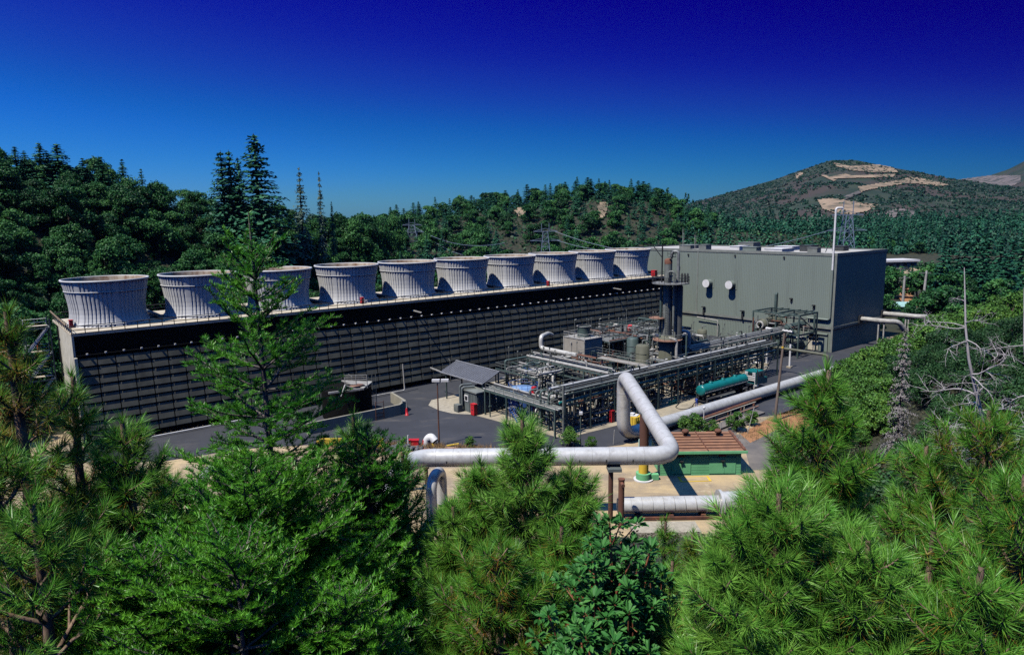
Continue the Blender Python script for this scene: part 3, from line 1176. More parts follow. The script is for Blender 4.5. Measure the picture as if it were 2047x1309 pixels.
def skyline(u, v, r, width, proto, name, label, cat, group=None, lean=0):
    """A tree whose tip stands at (u, v) at distance r."""
    p = ray_at(u, v, r)
    g = float(ground_z(p.x, p.y)) - 0.5
    k = max(4.0, p.z - g) / 22.0
    return plant_tree(name, proto, (p.x, p.y, g), random.Random(int(u)).uniform(0, 6.28), (width / 3.2, width / 3.2, k), label, cat, group)


CRISP = tree_proto('conifer', conifer_soup(71, 22, 4.6, 1.5, 0.55, 0.08), m_con)
CRISP2 = tree_proto('conifer', conifer_soup(73, 22, 4.4, 1.4, 0.6, 0.05), m_con)
SPARSE = tree_proto('conifer', conifer_soup(75, 22, 3.4, 1.1, 0.5, 0.12), m_paleco)
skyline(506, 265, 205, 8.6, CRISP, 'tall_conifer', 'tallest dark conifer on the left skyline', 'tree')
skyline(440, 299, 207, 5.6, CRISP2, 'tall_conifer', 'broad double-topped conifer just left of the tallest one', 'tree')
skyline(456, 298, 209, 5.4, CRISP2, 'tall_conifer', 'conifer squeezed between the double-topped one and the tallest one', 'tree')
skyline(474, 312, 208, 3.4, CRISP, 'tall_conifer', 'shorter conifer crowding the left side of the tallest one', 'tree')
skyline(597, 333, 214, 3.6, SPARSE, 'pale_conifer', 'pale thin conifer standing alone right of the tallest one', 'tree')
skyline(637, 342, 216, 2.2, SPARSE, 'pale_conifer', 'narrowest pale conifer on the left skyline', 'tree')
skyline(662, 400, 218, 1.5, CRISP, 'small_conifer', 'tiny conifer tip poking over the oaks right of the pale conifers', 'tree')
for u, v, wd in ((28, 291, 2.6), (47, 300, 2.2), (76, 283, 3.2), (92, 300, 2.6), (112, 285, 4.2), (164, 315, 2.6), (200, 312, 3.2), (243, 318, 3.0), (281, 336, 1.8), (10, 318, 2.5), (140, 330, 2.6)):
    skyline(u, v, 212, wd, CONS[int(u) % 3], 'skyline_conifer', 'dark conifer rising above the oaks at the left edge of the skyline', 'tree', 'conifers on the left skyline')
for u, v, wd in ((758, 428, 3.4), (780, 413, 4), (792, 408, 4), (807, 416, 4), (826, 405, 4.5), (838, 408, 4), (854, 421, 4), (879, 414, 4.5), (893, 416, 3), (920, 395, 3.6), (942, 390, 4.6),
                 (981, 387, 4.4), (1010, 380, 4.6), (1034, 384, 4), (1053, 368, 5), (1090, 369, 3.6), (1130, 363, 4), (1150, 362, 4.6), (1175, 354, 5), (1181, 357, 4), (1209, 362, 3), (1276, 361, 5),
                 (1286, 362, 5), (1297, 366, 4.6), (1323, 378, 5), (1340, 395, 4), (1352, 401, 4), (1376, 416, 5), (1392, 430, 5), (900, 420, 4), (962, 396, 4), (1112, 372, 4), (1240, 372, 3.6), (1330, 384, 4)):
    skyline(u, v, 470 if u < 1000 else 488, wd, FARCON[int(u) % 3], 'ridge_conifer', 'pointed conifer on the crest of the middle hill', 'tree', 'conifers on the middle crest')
rs = random.Random(9)
for u in range(1372, 1680, 13):
    v = 452 + rs.uniform(-14, 16) + (u - 1372) * 0.08
    skyline(u + rs.uniform(-4, 4), v, rs.uniform(320, 380), rs.uniform(3.2, 4.6), FARCON[u % 3], 'valley_conifer', 'dark conifer behind the flat roof of the plant building', 'tree', 'conifers behind the building')
for u, v, wd in ((1690, 440, 4), (1736, 428, 4.6), (1752, 452, 5), (1774, 422, 4.6), (1800, 432, 5), (1822, 452, 4.4), (1846, 455, 5), (1866, 440, 4.6), (1880, 446, 4), (1902, 470, 5), (1934, 462, 5), (1957, 436, 4.6),
                 (1980, 474, 5), (2004, 468, 5), (2028, 480, 5), (2046, 470, 5), (1720, 462, 4.6), (1790, 462, 5), (1835, 470, 5), (1890, 476, 5), (1968, 480, 5), (2015, 492, 4)):
    skyline(u, v + (u * 13) % 23 - 8, 610 if 1745 < u < 1885 else 300 + (u * 37) % 70, wd * (0.75 + (u % 7) * 0.08), FARCON[u % 3], 'valley_conifer', 'dark conifer standing behind the car park', 'tree', 'conifers behind the car park')
for k in range(34):
    u = rs.uniform(1690, 2120)
    r = rs.uniform(205, 330)
    if r > 260 and u < 1850:
        r = rs.uniform(565, 610)
    p = ray_at(u, 500, r)
    if not (1765 < u < 1866 and r < 560):
        k2 = rs.uniform(0.7, 1.15)
        plant_tree('valley_oak', rs.choice(FAROAK), (p.x, p.y, float(ground_z(p.x, p.y)) - 0.3), rs.uniform(0, 6.28), (k2 * 1.1, k2 * 1.1, k2),
                   'round green tree in the valley right of the plant', 'tree', 'broadleaf trees right of the plant')
for k in range(26):
    u = rs.uniform(1290, 1700)
    p = ray_at(u, 500, rs.uniform(275, 360))
    k2 = rs.uniform(0.8, 1.2)
    plant_tree('valley_oak', rs.choice(FAROAK), (p.x, p.y, float(ground_z(p.x, p.y)) - 0.3), rs.uniform(0, 6.28), (k2 * 1.1, k2 * 1.1, k2),
               'round green tree behind the plant building', 'tree', 'broadleaf trees behind the building')

for u, v, r in ((676, 434, 238), (700, 436, 250), (722, 437, 258), (744, 438, 262), (764, 440, 300), (786, 437, 340), (735, 445, 240), (760, 447, 262), (706, 446, 236), (690, 441, 262)):
    p = ray_at(u, v, r)
    g = float(ground_z(p.x, p.y)) - 1.0
    k = max(0.6, (p.z - g) / 11.0)
    plant_tree('oak_tree', OAKS[u % 5], (p.x, p.y, g), u, (1.1, 1.1, k), 'round-crowned oak in the dip between the two wooded hills', 'tree', 'oaks in the dip between the hills')

# scrub on the mountain: past counting
rs = np.random.RandomState(4)
n = 9000
aa = rs.uniform(aM0, aM1 - 0.15, n)
q = np.sqrt(rs.uniform(760 ** 2, 1990 ** 2, n))
X, Y = q * np.sin(aa), q * np.cos(aa)
den = fbm(X / 120, Y / 120, 21) + 0.5 * fbm(X / 40, Y / 40, 22)
keep = den > -0.4
X, Y = X[keep], Y[keep]
n = len(X)
Z = mountain_z(X, Y)
m_ = 14
sz = rs.uniform(1.2, 4.2, n)
cen = np.repeat(np.stack([X, Y, Z], 1), m_, 0)
d = unit(rs.normal(size=(n * m_, 3)))
d[:, 2] = np.abs(d[:, 2])
PP = cen + d * np.repeat(sz, m_)[:, None] * np.array([1, 1, 0.85])
V, F, T = kites(PP, unit(d + rs.normal(size=d.shape) * 0.4), np.repeat(sz, m_) * 1.1, np.repeat(sz, m_) * 0.8, rs, np.clip(rs.normal(0.32, 0.16, n * m_) + np.repeat(rs.normal(0, 0.12, n), m_), 0, 1))
settle(link_mesh('scrub', np_mesh('scrub', V, F, T), leafm('scrub_leaves', (0.005, 0.026, 0.013), (0.013, 0.055, 0.024), (0.032, 0.09, 0.034), rnd=0.0, trans=0.05)), label='dark scrub scattered over the far mountain', kind='stuff')
# the wood that runs on beyond the valley to the foot of the mountain: one mass of crowns
rs = np.random.RandomState(41)
n = 2600
aa = rs.uniform(math.atan2(1330 - 1023.5, FPX), math.atan2(2250 - 1023.5, FPX), n)
q = np.sqrt(rs.uniform(520 ** 2, 800 ** 2, n))
X, Y = q * np.sin(aa), q * np.cos(aa)
Z = np.maximum(ground_z(X, Y), np.where(q > 652, mountain_z(X, Y), -99))
k = fbm(X / 90, Y / 90, 44) > -0.5 + 0.8 * np.maximum(0, q - 680) / 120
X, Y, Z = X[k], Y[k], Z[k]
n = len(X)
m_ = 70
keep2 = (np.arctan2(X, Y) < math.atan2(1735 - 1023.5, FPX)) | (np.hypot(X, Y) > 575)
X, Y, Z = X[keep2], Y[keep2], Z[keep2]
n = len(X)
hgt, wid = rs.uniform(7, 14, n), rs.uniform(3.2, 5.5, n)
con = rs.rand(n) < 0.5
d = rs.rand(n, m_)
th = rs.rand(n, m_) * 6.28
prof = np.where(con[:, None], (1 - d) ** 0.8 * 0.75, np.sqrt(np.maximum(0.05, 1 - (2 * d - 1.0) ** 2)))
hh = np.where(con, hgt * 1.25, hgt * 0.8)[:, None] * d
PP = np.stack([X[:, None] + np.cos(th) * wid[:, None] * prof, Y[:, None] + np.sin(th) * wid[:, None] * prof, Z[:, None] + hh], -1).reshape(-1, 3)
NN = unit(np.stack([np.cos(th), np.sin(th), 0.6 + 0 * th], -1).reshape(-1, 3) + rs.normal(0, 0.45, (n * m_, 3)))
V, F, T = kites(PP, NN, rs.uniform(1.2, 2.4, n * m_), rs.uniform(0.8, 1.6, n * m_), rs, np.clip(np.repeat(np.where(con, 0.25, 0.5) + rs.normal(0, 0.12, n), m_) + rs.normal(0, 0.14, n * m_), 0, 1))
settle(link_mesh('far_woods', np_mesh('far_woods', V, F, T), m_con), label='dark woods running from the valley to the foot of the mountain', kind='stuff')
# brush covering the ground of the wooded hills
n = 30000
aa = rs.uniform(math.atan2(-1250, FPX), math.atan2(1300, FPX), n)
q = np.sqrt(rs.uniform(130 ** 2, 540 ** 2, n))
X, Y = q * np.sin(aa), q * np.cos(aa)
Z = ground_z(X, Y)
k = (Z > 1.2) | (q > 420)
X, Y, Z, q = X[k], Y[k], Z[k], q[k]
n = len(X)
N = unit(rs.normal(size=(n, 3)) * 0.6 + np.array([0, -0.3, 0.8]))
PP = np.stack([X, Y, Z + rs.uniform(0.1, 2.2, n)], 1)
V, F, T = kites(PP, N, rs.uniform(1.2, 3.0, n), rs.uniform(0.9, 2.0, n), rs, np.clip(rs.normal(0.25, 0.15, n), 0, 1))
settle(link_mesh('brush', np_mesh('brush', V, F, T), m_oak), label='low dark brush under the trees of the hillsides', kind='stuff')
# ------------------------------------------------------------------ plant building
m_clad = pm('cladding', (0.205, 0.245, 0.205), 0.6, col2=(0.18, 0.215, 0.182), scale=0.25, stretch=(1, 1, 0.15), lo=0.25, hi=0.8)
stain(m_clad, (0.13, 0.145, 0.12), 0.35, 0.55, 0.75, 0.5, (1, 1, 0.08), 7)
m_cladtrim = pm('cladding_trim', (0.23, 0.245, 0.215), 0.6)
m_roof = pm('roof_membrane', (0.52, 0.51, 0.48), 0.85, col2=(0.36, 0.33, 0.27), scale=0.15)
m_alu = pm('aluminium_jacket', (0.70, 0.69, 0.64), 0.38, metal=0.25, col2=(0.52, 0.51, 0.47), scale=1.4, lo=0.3, hi=0.75, bump=0.06, bscale=3.0)
m_aludull = pm('dull_jacket', (0.27, 0.275, 0.26), 0.5, metal=0.2, col2=(0.17, 0.175, 0.165), scale=1.5)
stain(m_alu, (0.30, 0.28, 0.25), 0.9, 0.54, 0.72, 0.6, (1, 1, 1), 3)
m_pipe = pm('grey_pipe', (0.21, 0.225, 0.20), 0.5, col2=(0.12, 0.13, 0.115), scale=1.2)
m_pipel = pm('pale_pipe', (0.46, 0.45, 0.41), 0.5, col2=(0.28, 0.265, 0.235), scale=1.2)
m_piped = pm('dark_pipe', (0.085, 0.092, 0.088), 0.55, col2=(0.05, 0.052, 0.05), scale=1.2)
m_rust = pm('rusty_steel', (0.22, 0.085, 0.045), 0.85, col2=(0.10, 0.05, 0.035), scale=1.5, bump=0.15)
m_brown = pm('brown_post', (0.16, 0.072, 0.045), 0.75, col2=(0.085, 0.042, 0.03), scale=1.2, stretch=(1, 1, 0.3))
m_yellow = pm('yellow_paint', (0.80, 0.56, 0.06), 0.55, col2=(0.62, 0.40, 0.05), scale=0.9)
m_grpaint = pm('green_paint', (0.20, 0.55, 0.25), 0.6, col2=(0.15, 0.44, 0.20), scale=0.7)
m_teal = pm('teal_paint', (0.008, 0.19, 0.18), 0.32, col2=(0.006, 0.15, 0.145), scale=0.6, spec=0.5)
m_bluel = pm('pale_blue_paint', (0.22, 0.36, 0.55), 0.6, col2=(0.14, 0.25, 0.45), scale=0.8)
m_bluep = pm('blue_paint', (0.05, 0.12, 0.36), 0.5, col2=(0.035, 0.085, 0.27), scale=0.8)
m_olive = pm('olive_vessel', (0.15, 0.155, 0.105), 0.7, col2=(0.095, 0.095, 0.065), scale=0.8, stretch=(1, 1, 0.2))
m_gsteel = pm('green_steel', (0.085, 0.125, 0.11), 0.55, col2=(0.05, 0.075, 0.068), scale=1.0)
m_grate = pm('grating', (0.23, 0.235, 0.22), 0.8, col2=(0.14, 0.14, 0.13), scale=2.0)
m_oxide = pm('oxide_platform', (0.36, 0.20, 0.13), 0.9, col2=(0.24, 0.13, 0.09), scale=1.2)
m_tanp = pm('tan_panel', (0.37, 0.34, 0.285), 0.75, col2=(0.29, 0.265, 0.22), scale=0.6)
m_black = pm('black_rubber', (0.018, 0.018, 0.019), 0.8)
m_glass = pm('dark_glass', (0.02, 0.025, 0.03), 0.12, spec=0.6)
m_rib = pm('ribbed_roof', (0.095, 0.10, 0.115), 0.6, col2=(0.07, 0.072, 0.08), scale=0.6)
m_ribl = pm('roof_seam', (0.34, 0.35, 0.37), 0.5)

m_alu2 = pm('jacket_seam', (0.40, 0.39, 0.36), 0.45, metal=0.15)
bl = Thing('plant_building', 'big grey-green ribbed metal plant building with two round vents in its wall', 'building', (143.8, 51.3, 0))
BT0, BT1, BS0, BS1, BH = -13.0, 51.3, 143.8, 171.4, 24.0
m = bl.mb().box((BS0, BT0, 6.0), (BS1, BT1, BH - 0.7)).box((BS0 + 0.32, BT0 + 0.2, 0), (BS1 - 0.2, BT1 - 0.28, 5.99))
bl.part('wall', m_clad, m)
m = bl.mb()
k = 0
t = BT0 + 0.3
while t < BT1:
    m.box((BS0 - 0.035, t, 6.3), (BS0 - 0.002, t + 0.22, BH - 0.72))
    if t > 15:
        if not 44.6 < t < 50.2:
            m.box((BS0 + 0.25, t, 0.05), (BS0 + 0.318, t + 0.3, 5.0))
    t += 0.5
bl.part('cladding', m_clad, m)
m = bl.mb()
m.box((BS0 - 0.14, BT0, BH - 0.7), (BS0 + 0.25, BT1 + 0.14, BH)).box((BS0 + 0.26, BT1 - 0.25, BH - 0.7), (BS1, BT1 + 0.14, BH)).box((BS1 - 0.3, BT0, BH - 0.69), (BS1 + 0.01, BT1 - 0.26, BH - 0.01)).box((BS0 + 0.26, BT0, BH - 0.69), (BS1 - 0.31, BT0 + 0.3, BH - 0.02))
bl.part('parapet', m_cladtrim, m)
m = bl.mb()
m.box((BS0 - 0.10, BT1 - 0.35, 0.0), (BS0 + 0.31, BT1 + 0.10, BH - 0.71))
m.box((BS0 - 0.10, 12.05, 6.0), (BS0 - 0.072, 12.35, BH - 0.71))
m.box((BS0 - 0.16, BT0, 5.65), (BS0 + 0.3, BT1 - 0.36, 6.28))
m.box((BS0 + 0.22, BT0, 4.9), (BS0 + 0.31, BT1 - 0.36, 5.25))
m.box((BS0 + 0.02, BT1 + 0.002, 5.7), (BS1, BT1 + 0.15, 6.28))
bl.part('trim', m_cladtrim, m)
bl.part('roof', m_roof, bl.mb().box((BS0 + 0.27, BT0 + 0.31, BH - 0.69), (BS1 - 0.32, BT1 - 0.26, BH - 0.35)))
for t, z in ((16.3, 14.75), (23.5, 14.8)):
    v_ = bl.part('vent', m_clad, bl.mb().tube([(BS0 - 0.02, t, z), (BS0 - 1.85, t, z)], 1.02, 28).box((BS0 - 0.10, t - 1.4, z - 1.3), (BS0 - 0.073, t + 1.4, z + 1.3)))
    bl.part('vent_cap', m_white, bl.mb().tube([(BS0 - 1.851, t, z), (BS0 - 1.93, t, z)], 1.1, 28), under=v_)
bl.part('downpipe', m_clad, bl.mb().tube([(BS0 - 0.45, 50.6, 20.0), (BS0 - 0.45, 50.6, 8.0), (BS0 - 0.45, 45.0, 8.0)], 0.26, 10, bend=0.6))
bl.part('mast_pipe', m_white, bl.mb().tube([(BS0 - 0.45, 50.6, 19.98), (BS0 - 0.45, 50.6, 34.6), (BS0 + 1.2, 51.4, 34.6), (BS0 + 1.2, 51.4, 34.0)], 0.24, 10, bend=0.5))
bl.part('mast_brace', m_pipe, bl.mb().bar((BS0 - 0.3, 50.4, 29.4), (BS0 + 4, 46.5, BH), 0.14))
bl.part('wall_pipe', m_pipel, bl.mb().tube([(BS0 - 0.5, 12.8, 4.9), (BS0 - 0.5, 19.6, 4.6), (BS0 - 0.5, 19.6, 0.2)], 0.14, 8, bend=0.3))
bl.part('wall_pipe', m_gsteel, bl.mb().tube([(BS0 - 0.5, 36.5, 7.0), (BS0 - 0.5, 36.5, 13.2), (BS0 - 0.02, 36.5, 13.4)], 0.34, 10, bend=0.4))
m = bl.mb()
for t, z in ((27, 6.6), (14.8, 6.6)):
    m.box((BS0 - 0.9, t - 0.5, z + 1.3), (BS0 - 0.18, t + 0.5, z + 1.5)).box((BS0 - 0.5, t - 0.25, z - 0.8), (BS0 - 0.18, t + 0.25, z + 1.0))
bl.part('wall_fixtures', m_dark, m)
for t, z in ((40.5, 12.2), (46.4, 11.0)):
    bl.part('wall_lamp', m_dark, bl.mb().box((BS0 - 0.6, t - 0.35, z), (BS0 - 0.072, t + 0.35, z + 0.3)).box((BS0 - 0.3, t - 0.15, z - 0.8), (BS0 - 0.072, t + 0.15, z - 0.01)))
for t, z in ((9, 22.4), (24, 22.6), (38, 22.6)):
    bl.part('wall_box', m_dark, bl.mb().box((BS0 - 0.3, t - 0.2, z - 0.3), (BS0 - 0.072, t + 0.2, z + 0.2)))
bl.part('wall_floodlight', m_white, bl.mb().box((BS0 - 0.5, 5.6, 18.6), (BS0 - 0.072, 6.2, 18.95)))
m = bl.mb().box((BS0 - 0.35, 44.9, 4.2), (BS0 + 0.31, 50.2, 4.5)).box((BS0 - 0.05, 44.9, 0.05), (BS0 + 0.31, 45.3, 4.19)).box((BS0 - 0.05, 47.9, 0.05), (BS0 + 0.31, 50.2, 4.19))
fr = bl.part('door_frame', m_clad, m)
bl.part('door_panel', m_cream, bl.mb().box((BS0 + 0.1, 45.31, 0.05), (BS0 + 0.3, 46.55, 2.4)).box((BS0 + 0.1, 46.65, 0.05), (BS0 + 0.3, 47.89, 2.4)), under=fr)
bl.part('door_transom', m_dark, bl.mb().box((BS0 + 0.15, 45.31, 2.45), (BS0 + 0.3, 47.89, 4.15)), under=fr)
m = bl.mb()
for s, z in ((158, 6.9), (174.6 - 3.5, 7.0)):
    m.box((s - 1.1, BT1 + 0.16, z - 1.0), (s + 1.1, BT1 + 0.5, z + 1.0))
bl.part('pipe_opening', m_dark, m)

rr = random.Random(3)
for k, (s, t, a, b, h, mt) in enumerate(((146.5, 12.5, 2.6, 2.4, 1.6, m_cladtrim), (146, 27.5, 2.4, 4.0, 1.3, m_clad), (152, 20, 5, 3, 1.2, m_white), (150, 33, 6, 5, 0.9, m_white), (156, 38, 4, 3, 1.6, m_piped),
                                     (149, 43, 2, 2.5, 1.4, m_cladtrim), (160, 30, 5, 5, 1.1, m_white), (165, 15, 4, 5, 1.7, m_cladtrim), (163, 43, 3, 3, 1.3, m_piped), (153, 3, 6, 4, 1.1, m_cladtrim))):
    q = Solo('roof_unit', ['grey box on the roof edge above the left seam of the building', 'wide grey box on the roof edge right of the left vent', 'low white box behind the grey roof edge box', 'broad low white unit in the middle of the roof',
             'dark ventilator box near the right part of the roof', 'small grey box near the right roof corner', 'white unit deep in the middle of the roof', 'grey box at the far edge of the roof', 'dark box at the far right of the roof', 'grey box at the left end of the roof'][k],
             'roof unit', (s, t, BH - 0.35), group=None)
    q.m.box((s - a / 2, t - b / 2, BH - 0.35), (s + a / 2, t + b / 2, BH + h - 0.5)).box((s - a / 2 - 0.1, t - b / 2 - 0.1, BH + h - 0.5), (s + a / 2 + 0.1, t + b / 2 + 0.1, BH + h - 0.35))
    q.done(mt)
for s, t, h, lb in ((146, 5.2, 5.6, 'taller thin aerial on the left part of the roof'), (150, 6.5, 3.6, 'shorter lattice aerial on the left part of the roof')):
    q = Solo('roof_aerial', lb, 'aerial', (s, t, BH - 0.3))
    q.m.tube([(s, t, BH - 0.3), (s, t, BH + h)], 0.07, 6).tube([(s, t + 0.4, BH - 0.3), (s, t + 0.4, BH + h * 0.8)], 0.05, 6).bar((s, t, BH + h * 0.5), (s, t + 0.4, BH + h * 0.5), 0.05)
    q.done(m_pipel)
for k, (s, z, r, e) in enumerate(((158, 6.9, 0.62, 58), (171, 7.0, 0.62, 60))):
    q = Solo('wall_duct', ['nearer pale pipe coming out of the dark end wall', 'farther pale pipe coming out of the dark end wall'][k], 'pipe', (s, BT1, z))
    q.m.tube([(s, BT1 + 0.2, z), (s, e, z), (s + 1.5, e + 2, z), (s + 4, e + 3, z - 3)], r, 14, bend=1.5)
    for t in range(int(BT1) + 3, int(e), 4):
        q.m.tube([(s, t, z), (s, t + 0.1, z)], r + 0.03, 14)
    for t in (BT1 + 6, e - 2):
        q.m.bar((s, t, 0.05), (s, t, z - r), 0.3)
    q.done(m_pipel)

# ------------------------------------------------------------------ steam pipeline with its expansion loop
H1, H2 = 7.1, 10.6
E_ = at(1350, 910, H1)
T_ = at(1247, 748, H2)
Lx = at(822, 915, H1)
sp = Thing('steam_pipeline', 'big silver insulated steam pipeline with a raised loop crossing the yard', 'pipeline', (E_.x, E_.y, 0), grid=False)
dirx = (T_ - E_).normalized()
G1 = at(1510, 789, 1.3)
bot = Vector((T_.x + 0.1, T_.y + 0.4, 1.3))
G0 = Vector((bot.x, bot.y, 1.3))
L2 = Vector((Lx.x - 1.2, Lx.y - 7.0, H1 - 0.6))
path = [L2 + Vector((-0.5, -14, -2.5)), L2, Vector((Lx.x, Lx.y, H1)), E_, Vector((T_.x, T_.y, H2)), G0, G1, G1 + (G1 - G0).normalized() * 30]
path = [Vector(p) for p in path]
m = sp.mb().tube(path[:4] + path[4:], 1.0, 26, bend=2.6, seg=9)
sp.part('jacket', m_alu, m)
def seams(a, b, step, r, trim=2.8):
    a, b = Vector(a), Vector(b)
    d = (b - a).normalized()
    q = trim
    while q < (b - a).length - trim:
        p = a + d * q
        sp.part('seam', m_alu2, sp.mb().tube([p - d * 0.02, p + d * 0.02], r, 26, caps=True))
        q += step


for a, b in zip(path[1:], path[2:]):
    seams(a, b, 1.9, 1.006)
m = sp.mb()
q = 4.0
d = (E_ - Lx).normalized()
while q < (E_ - Lx).length - 3:
    p = Lx + d * q + Vector((0, 0.0, 0))
    m.box((p.x - 0.05, p.y - 1.1, p.z - 0.35), (p.x + 0.05, p.y - 0.94, p.z - 0.05))
    q += 2.9
sp.part('clip', m_dark, m)


def post(label, x, y, z, r=0.27, name='support_post', mat=None, cap=True):
    t = Thing(name, label, 'support post', (x, y, 0), grid=False)
    zg = float(ground_z(x, y)) - 0.2
    t.part('shaft', mat or m_brown, t.mb().tube([(x, y, zg), (x, y, z)], r, 14))
    if cap:
        t.part('cap', m_rust, t.mb().tube([(x, y, z), (x, y, z + 0.12)], r * 1.15, 14).tube([(x, y - 0.05, z - 0.3), (x + 0.05, y - 0.9, z - 0.35)], 0.2, 10))
    return t


PA, PB = at(1222, 917, H1), at(1236, 917, H1)
t = post('brown steel post right under the long silver pipe', PA.x, PA.y + 0.2, 5.75, cap=False)
t.part('saddle', m_grayst, t.mb().box((PA.x - 0.4, PA.y - 0.5, 5.75), (PA.x + 1.1, PA.y + 0.9, 6.09)))
post('brown steel post with a rusty cap just in front of the long silver pipe', PB.x + 0.1, PB.y - 1.7, 5.4, 0.33)
cx, cy = 16.5, 83.7
t = Thing('loop_column', 'round column painted yellow below and brown above beside the pipe loop', 'support column', (cx, cy, 0), grid=False)
t.part('footing', m_white, t.mb().tube([(cx, cy, 0), (cx, cy, 0.16)], 1.25, 20))
t.part('collar', m_grpaint, t.mb().tube([(cx, cy, 0.161), (cx, cy, 0.95)], 0.95, 20).box((cx + 0.9, cy - 0.35, 0.05), (cx + 1.9, cy + 0.35, 0.75)))
t.part('lower_shaft', m_yellow, t.mb().tube([(cx, cy, 0.951), (cx, cy, 3.9)], 0.62, 20))
t.part('upper_shaft', m_brown, t.mb().tube([(cx, cy, 3.9), (cx, cy, 8.6)], 0.58, 20))
t.part('bracket', m_grayst, t.mb().box((cx - 0.5, cy - 0.5, 8.6), (cx + 0.65, cy + 0.5, 8.8)))
# second column behind the loop
# low pipe at the front
lp = Thing('low_pipeline', 'thick silver pipe lying low along the near edge of the yard', 'pipeline', (16, 72.6, 0), grid=False)
lp.part('jacket', m_alu, lp.mb().tube([(11.9, 72.7, 1.35), (22.8, 72.85, 1.35)], 0.93, 26).tube([(22.8, 72.85, 1.35), (23.1, 72.86, 1.35)], 1.55, 28).tube([(23.1, 72.86, 1.6), (38, 73.2, 1.6)], 1.1, 26))
for k in range(9):
    x = 12.9 + k * 1.2
    lp.part('seam', m_alu2, lp.mb().tube([(x, 72.72, 1.35), (x + 0.04, 72.72, 1.35)], 0.938, 26))
lp.part('end_plate', m_aludull, lp.mb().tube([(11.5, 72.7, 1.35), (11.89, 72.7, 1.35)], 0.8, 22))
m = lp.mb()
for k in range(3):
    m.box((13.5 + k * 3.6, 71.9, 0.02), (14.0 + k * 3.6, 73.5, 0.5))
m.box((12.2, 71.55, 0.10), (27, 71.75, 0.42))
lp.part('sleeper', m_rust, m)
q = Solo('concrete_sill', 'low pale concrete sill in front of the low silver pipe', 'sill', (15, 68.5, 0), grid=False)
q.m.box((12.4, 67.6, -0.1), (19.5, 70.2, 0.55))
q.done(m_rubble)


def gooseneck(label, pts, r, mat, name='gooseneck_pipe'):
    t = Solo(name, label, 'pipe', (pts[0][0], pts[0][1], 0), grid=False)
    t.m.tube(pts, r, 18, bend=2.2, seg=9)
    return t.done(mat)


a0, a1 = at(405, 1000, 1.0), at(445, 985, 1.0)
gooseneck('grey-green gooseneck pipe behind the firs on the left side of the yard', [(a0.x, a0.y, -0.2), (a0.x, a0.y, 4.2), (a0.x + 1.6, a0.y + 3.2, 4.2), (a0.x + 1.6, a0.y + 3.2, 0.6)], 0.62, m_aludull)
b0 = at(866, 1010, 1.0)
gooseneck('silver gooseneck pipe below the left bend of the big pipeline', [(b0.x, b0.y - 1.5, -0.2), (b0.x, b0.y - 1.5, 4.6), (b0.x + 0.8, b0.y + 2.2, 4.6), (b0.x + 0.8, b0.y + 2.2, 0.4)], 0.62, m_alu)
v0 = at(838, 962, 1.2)
t = Thing('valve_stand', 'rusty valve stand under the left bend of the big pipeline', 'valve', (v0.x, v0.y, 0), grid=False)
t.part('column', m_rust, t.mb().tube([(v0.x - 1.0, v0.y, -0.1), (v0.x - 1.0, v0.y, 3.4), (v0.x - 1.4, v0.y, 4.6)], 0.2, 10).tube([(v0.x - 1.4, v0.y - 0.3, 4.6), (v0.x - 1.4, v0.y + 0.3, 4.6)], 0.34, 12))
t.part('body', m_brown, t.mb().tube([(v0.x - 1.0, v0.y, 1.6), (v0.x + 0.9, v0.y, 1.6)], 0.26, 10).tube([(v0.x + 0.9, v0.y, 0.9), (v0.x + 0.9, v0.y, 2.9)], 0.24, 10).tube([(v0.x + 0.9, v0.y, 2.9), (v0.x + 0.9, v0.y, 3.1)], 0.4, 12))
t.part('legs', m_rust, t.mb().bar((v0.x - 2.2, v0.y, 2.2), (v0.x - 1.0, v0.y, 2.2), 0.12).bar((v0.x - 2.2, v0.y, 0), (v0.x - 2.2, v0.y, 2.4), 0.16).bar((v0.x + 0.9, v0.y, 0), (v0.x + 0.9, v0.y, 0.9), 0.16))

# ------------------------------------------------------------------ green pump house
gx0, gx1, gy0, gy1 = 18.9, 29.3, 84.9, 90.6
gh = Thing('pump_house', 'green block pump house with a rusty brown batten roof', 'shed', ((gx0 + gx1) / 2, (gy0 + gy1) / 2, 0), grid=False)
gh.part('wall', m_grpaint, gh.mb().box((gx0, gy0, 0), (gx1, gy1, 3.15)))
m = gh.mb()
for k in range(1, 9):
    m.box((gx0 + 0.01, gy0 - 0.012, k * 0.36), (gx1 - 0.01, gy0 + 0.001, k * 0.36 + 0.02))
gh.part('block_courses', pm('green_joint', (0.14, 0.42, 0.19), 0.8), m)
m_roofb = pm('rust_roof', (0.34, 0.17, 0.09), 0.85, col2=(0.22, 0.115, 0.07), scale=0.9, bump=0.1)
rf = gh.part('roof', m_roofb, gh.mb().slabpoly([(gx0 - 0.4, gy0 - 0.5, 3.40), (gx1 + 0.6, gy0 - 0.5, 3.40), (gx1 + 0.6, gy1 + 0.3, 3.95), (gx0 - 0.4, gy1 + 0.3, 3.95)], 0.12))
m = gh.mb()
for k in range(1, 7):
    y = gy0 - 0.5 + k * 0.92
    z = 3.40 + (y - gy0 + 0.5) * 0.55 / 6.5
    m.box((gx0 - 0.4, y - 0.06, z), (gx1 + 0.6, y + 0.06, z + 0.12))
m.bar((gx0 + 6.0, gy0 - 0.5, 3.5), (gx0 + 6.0, gy1 + 0.3, 4.05), 0.1).bar((gx1 + 0.3, gy0 - 0.4, 3.5), (gx1 + 0.3, gy1 + 0.3, 4.05), 0.3, 0.15)
gh.part('roof_battens', m_rust, m)
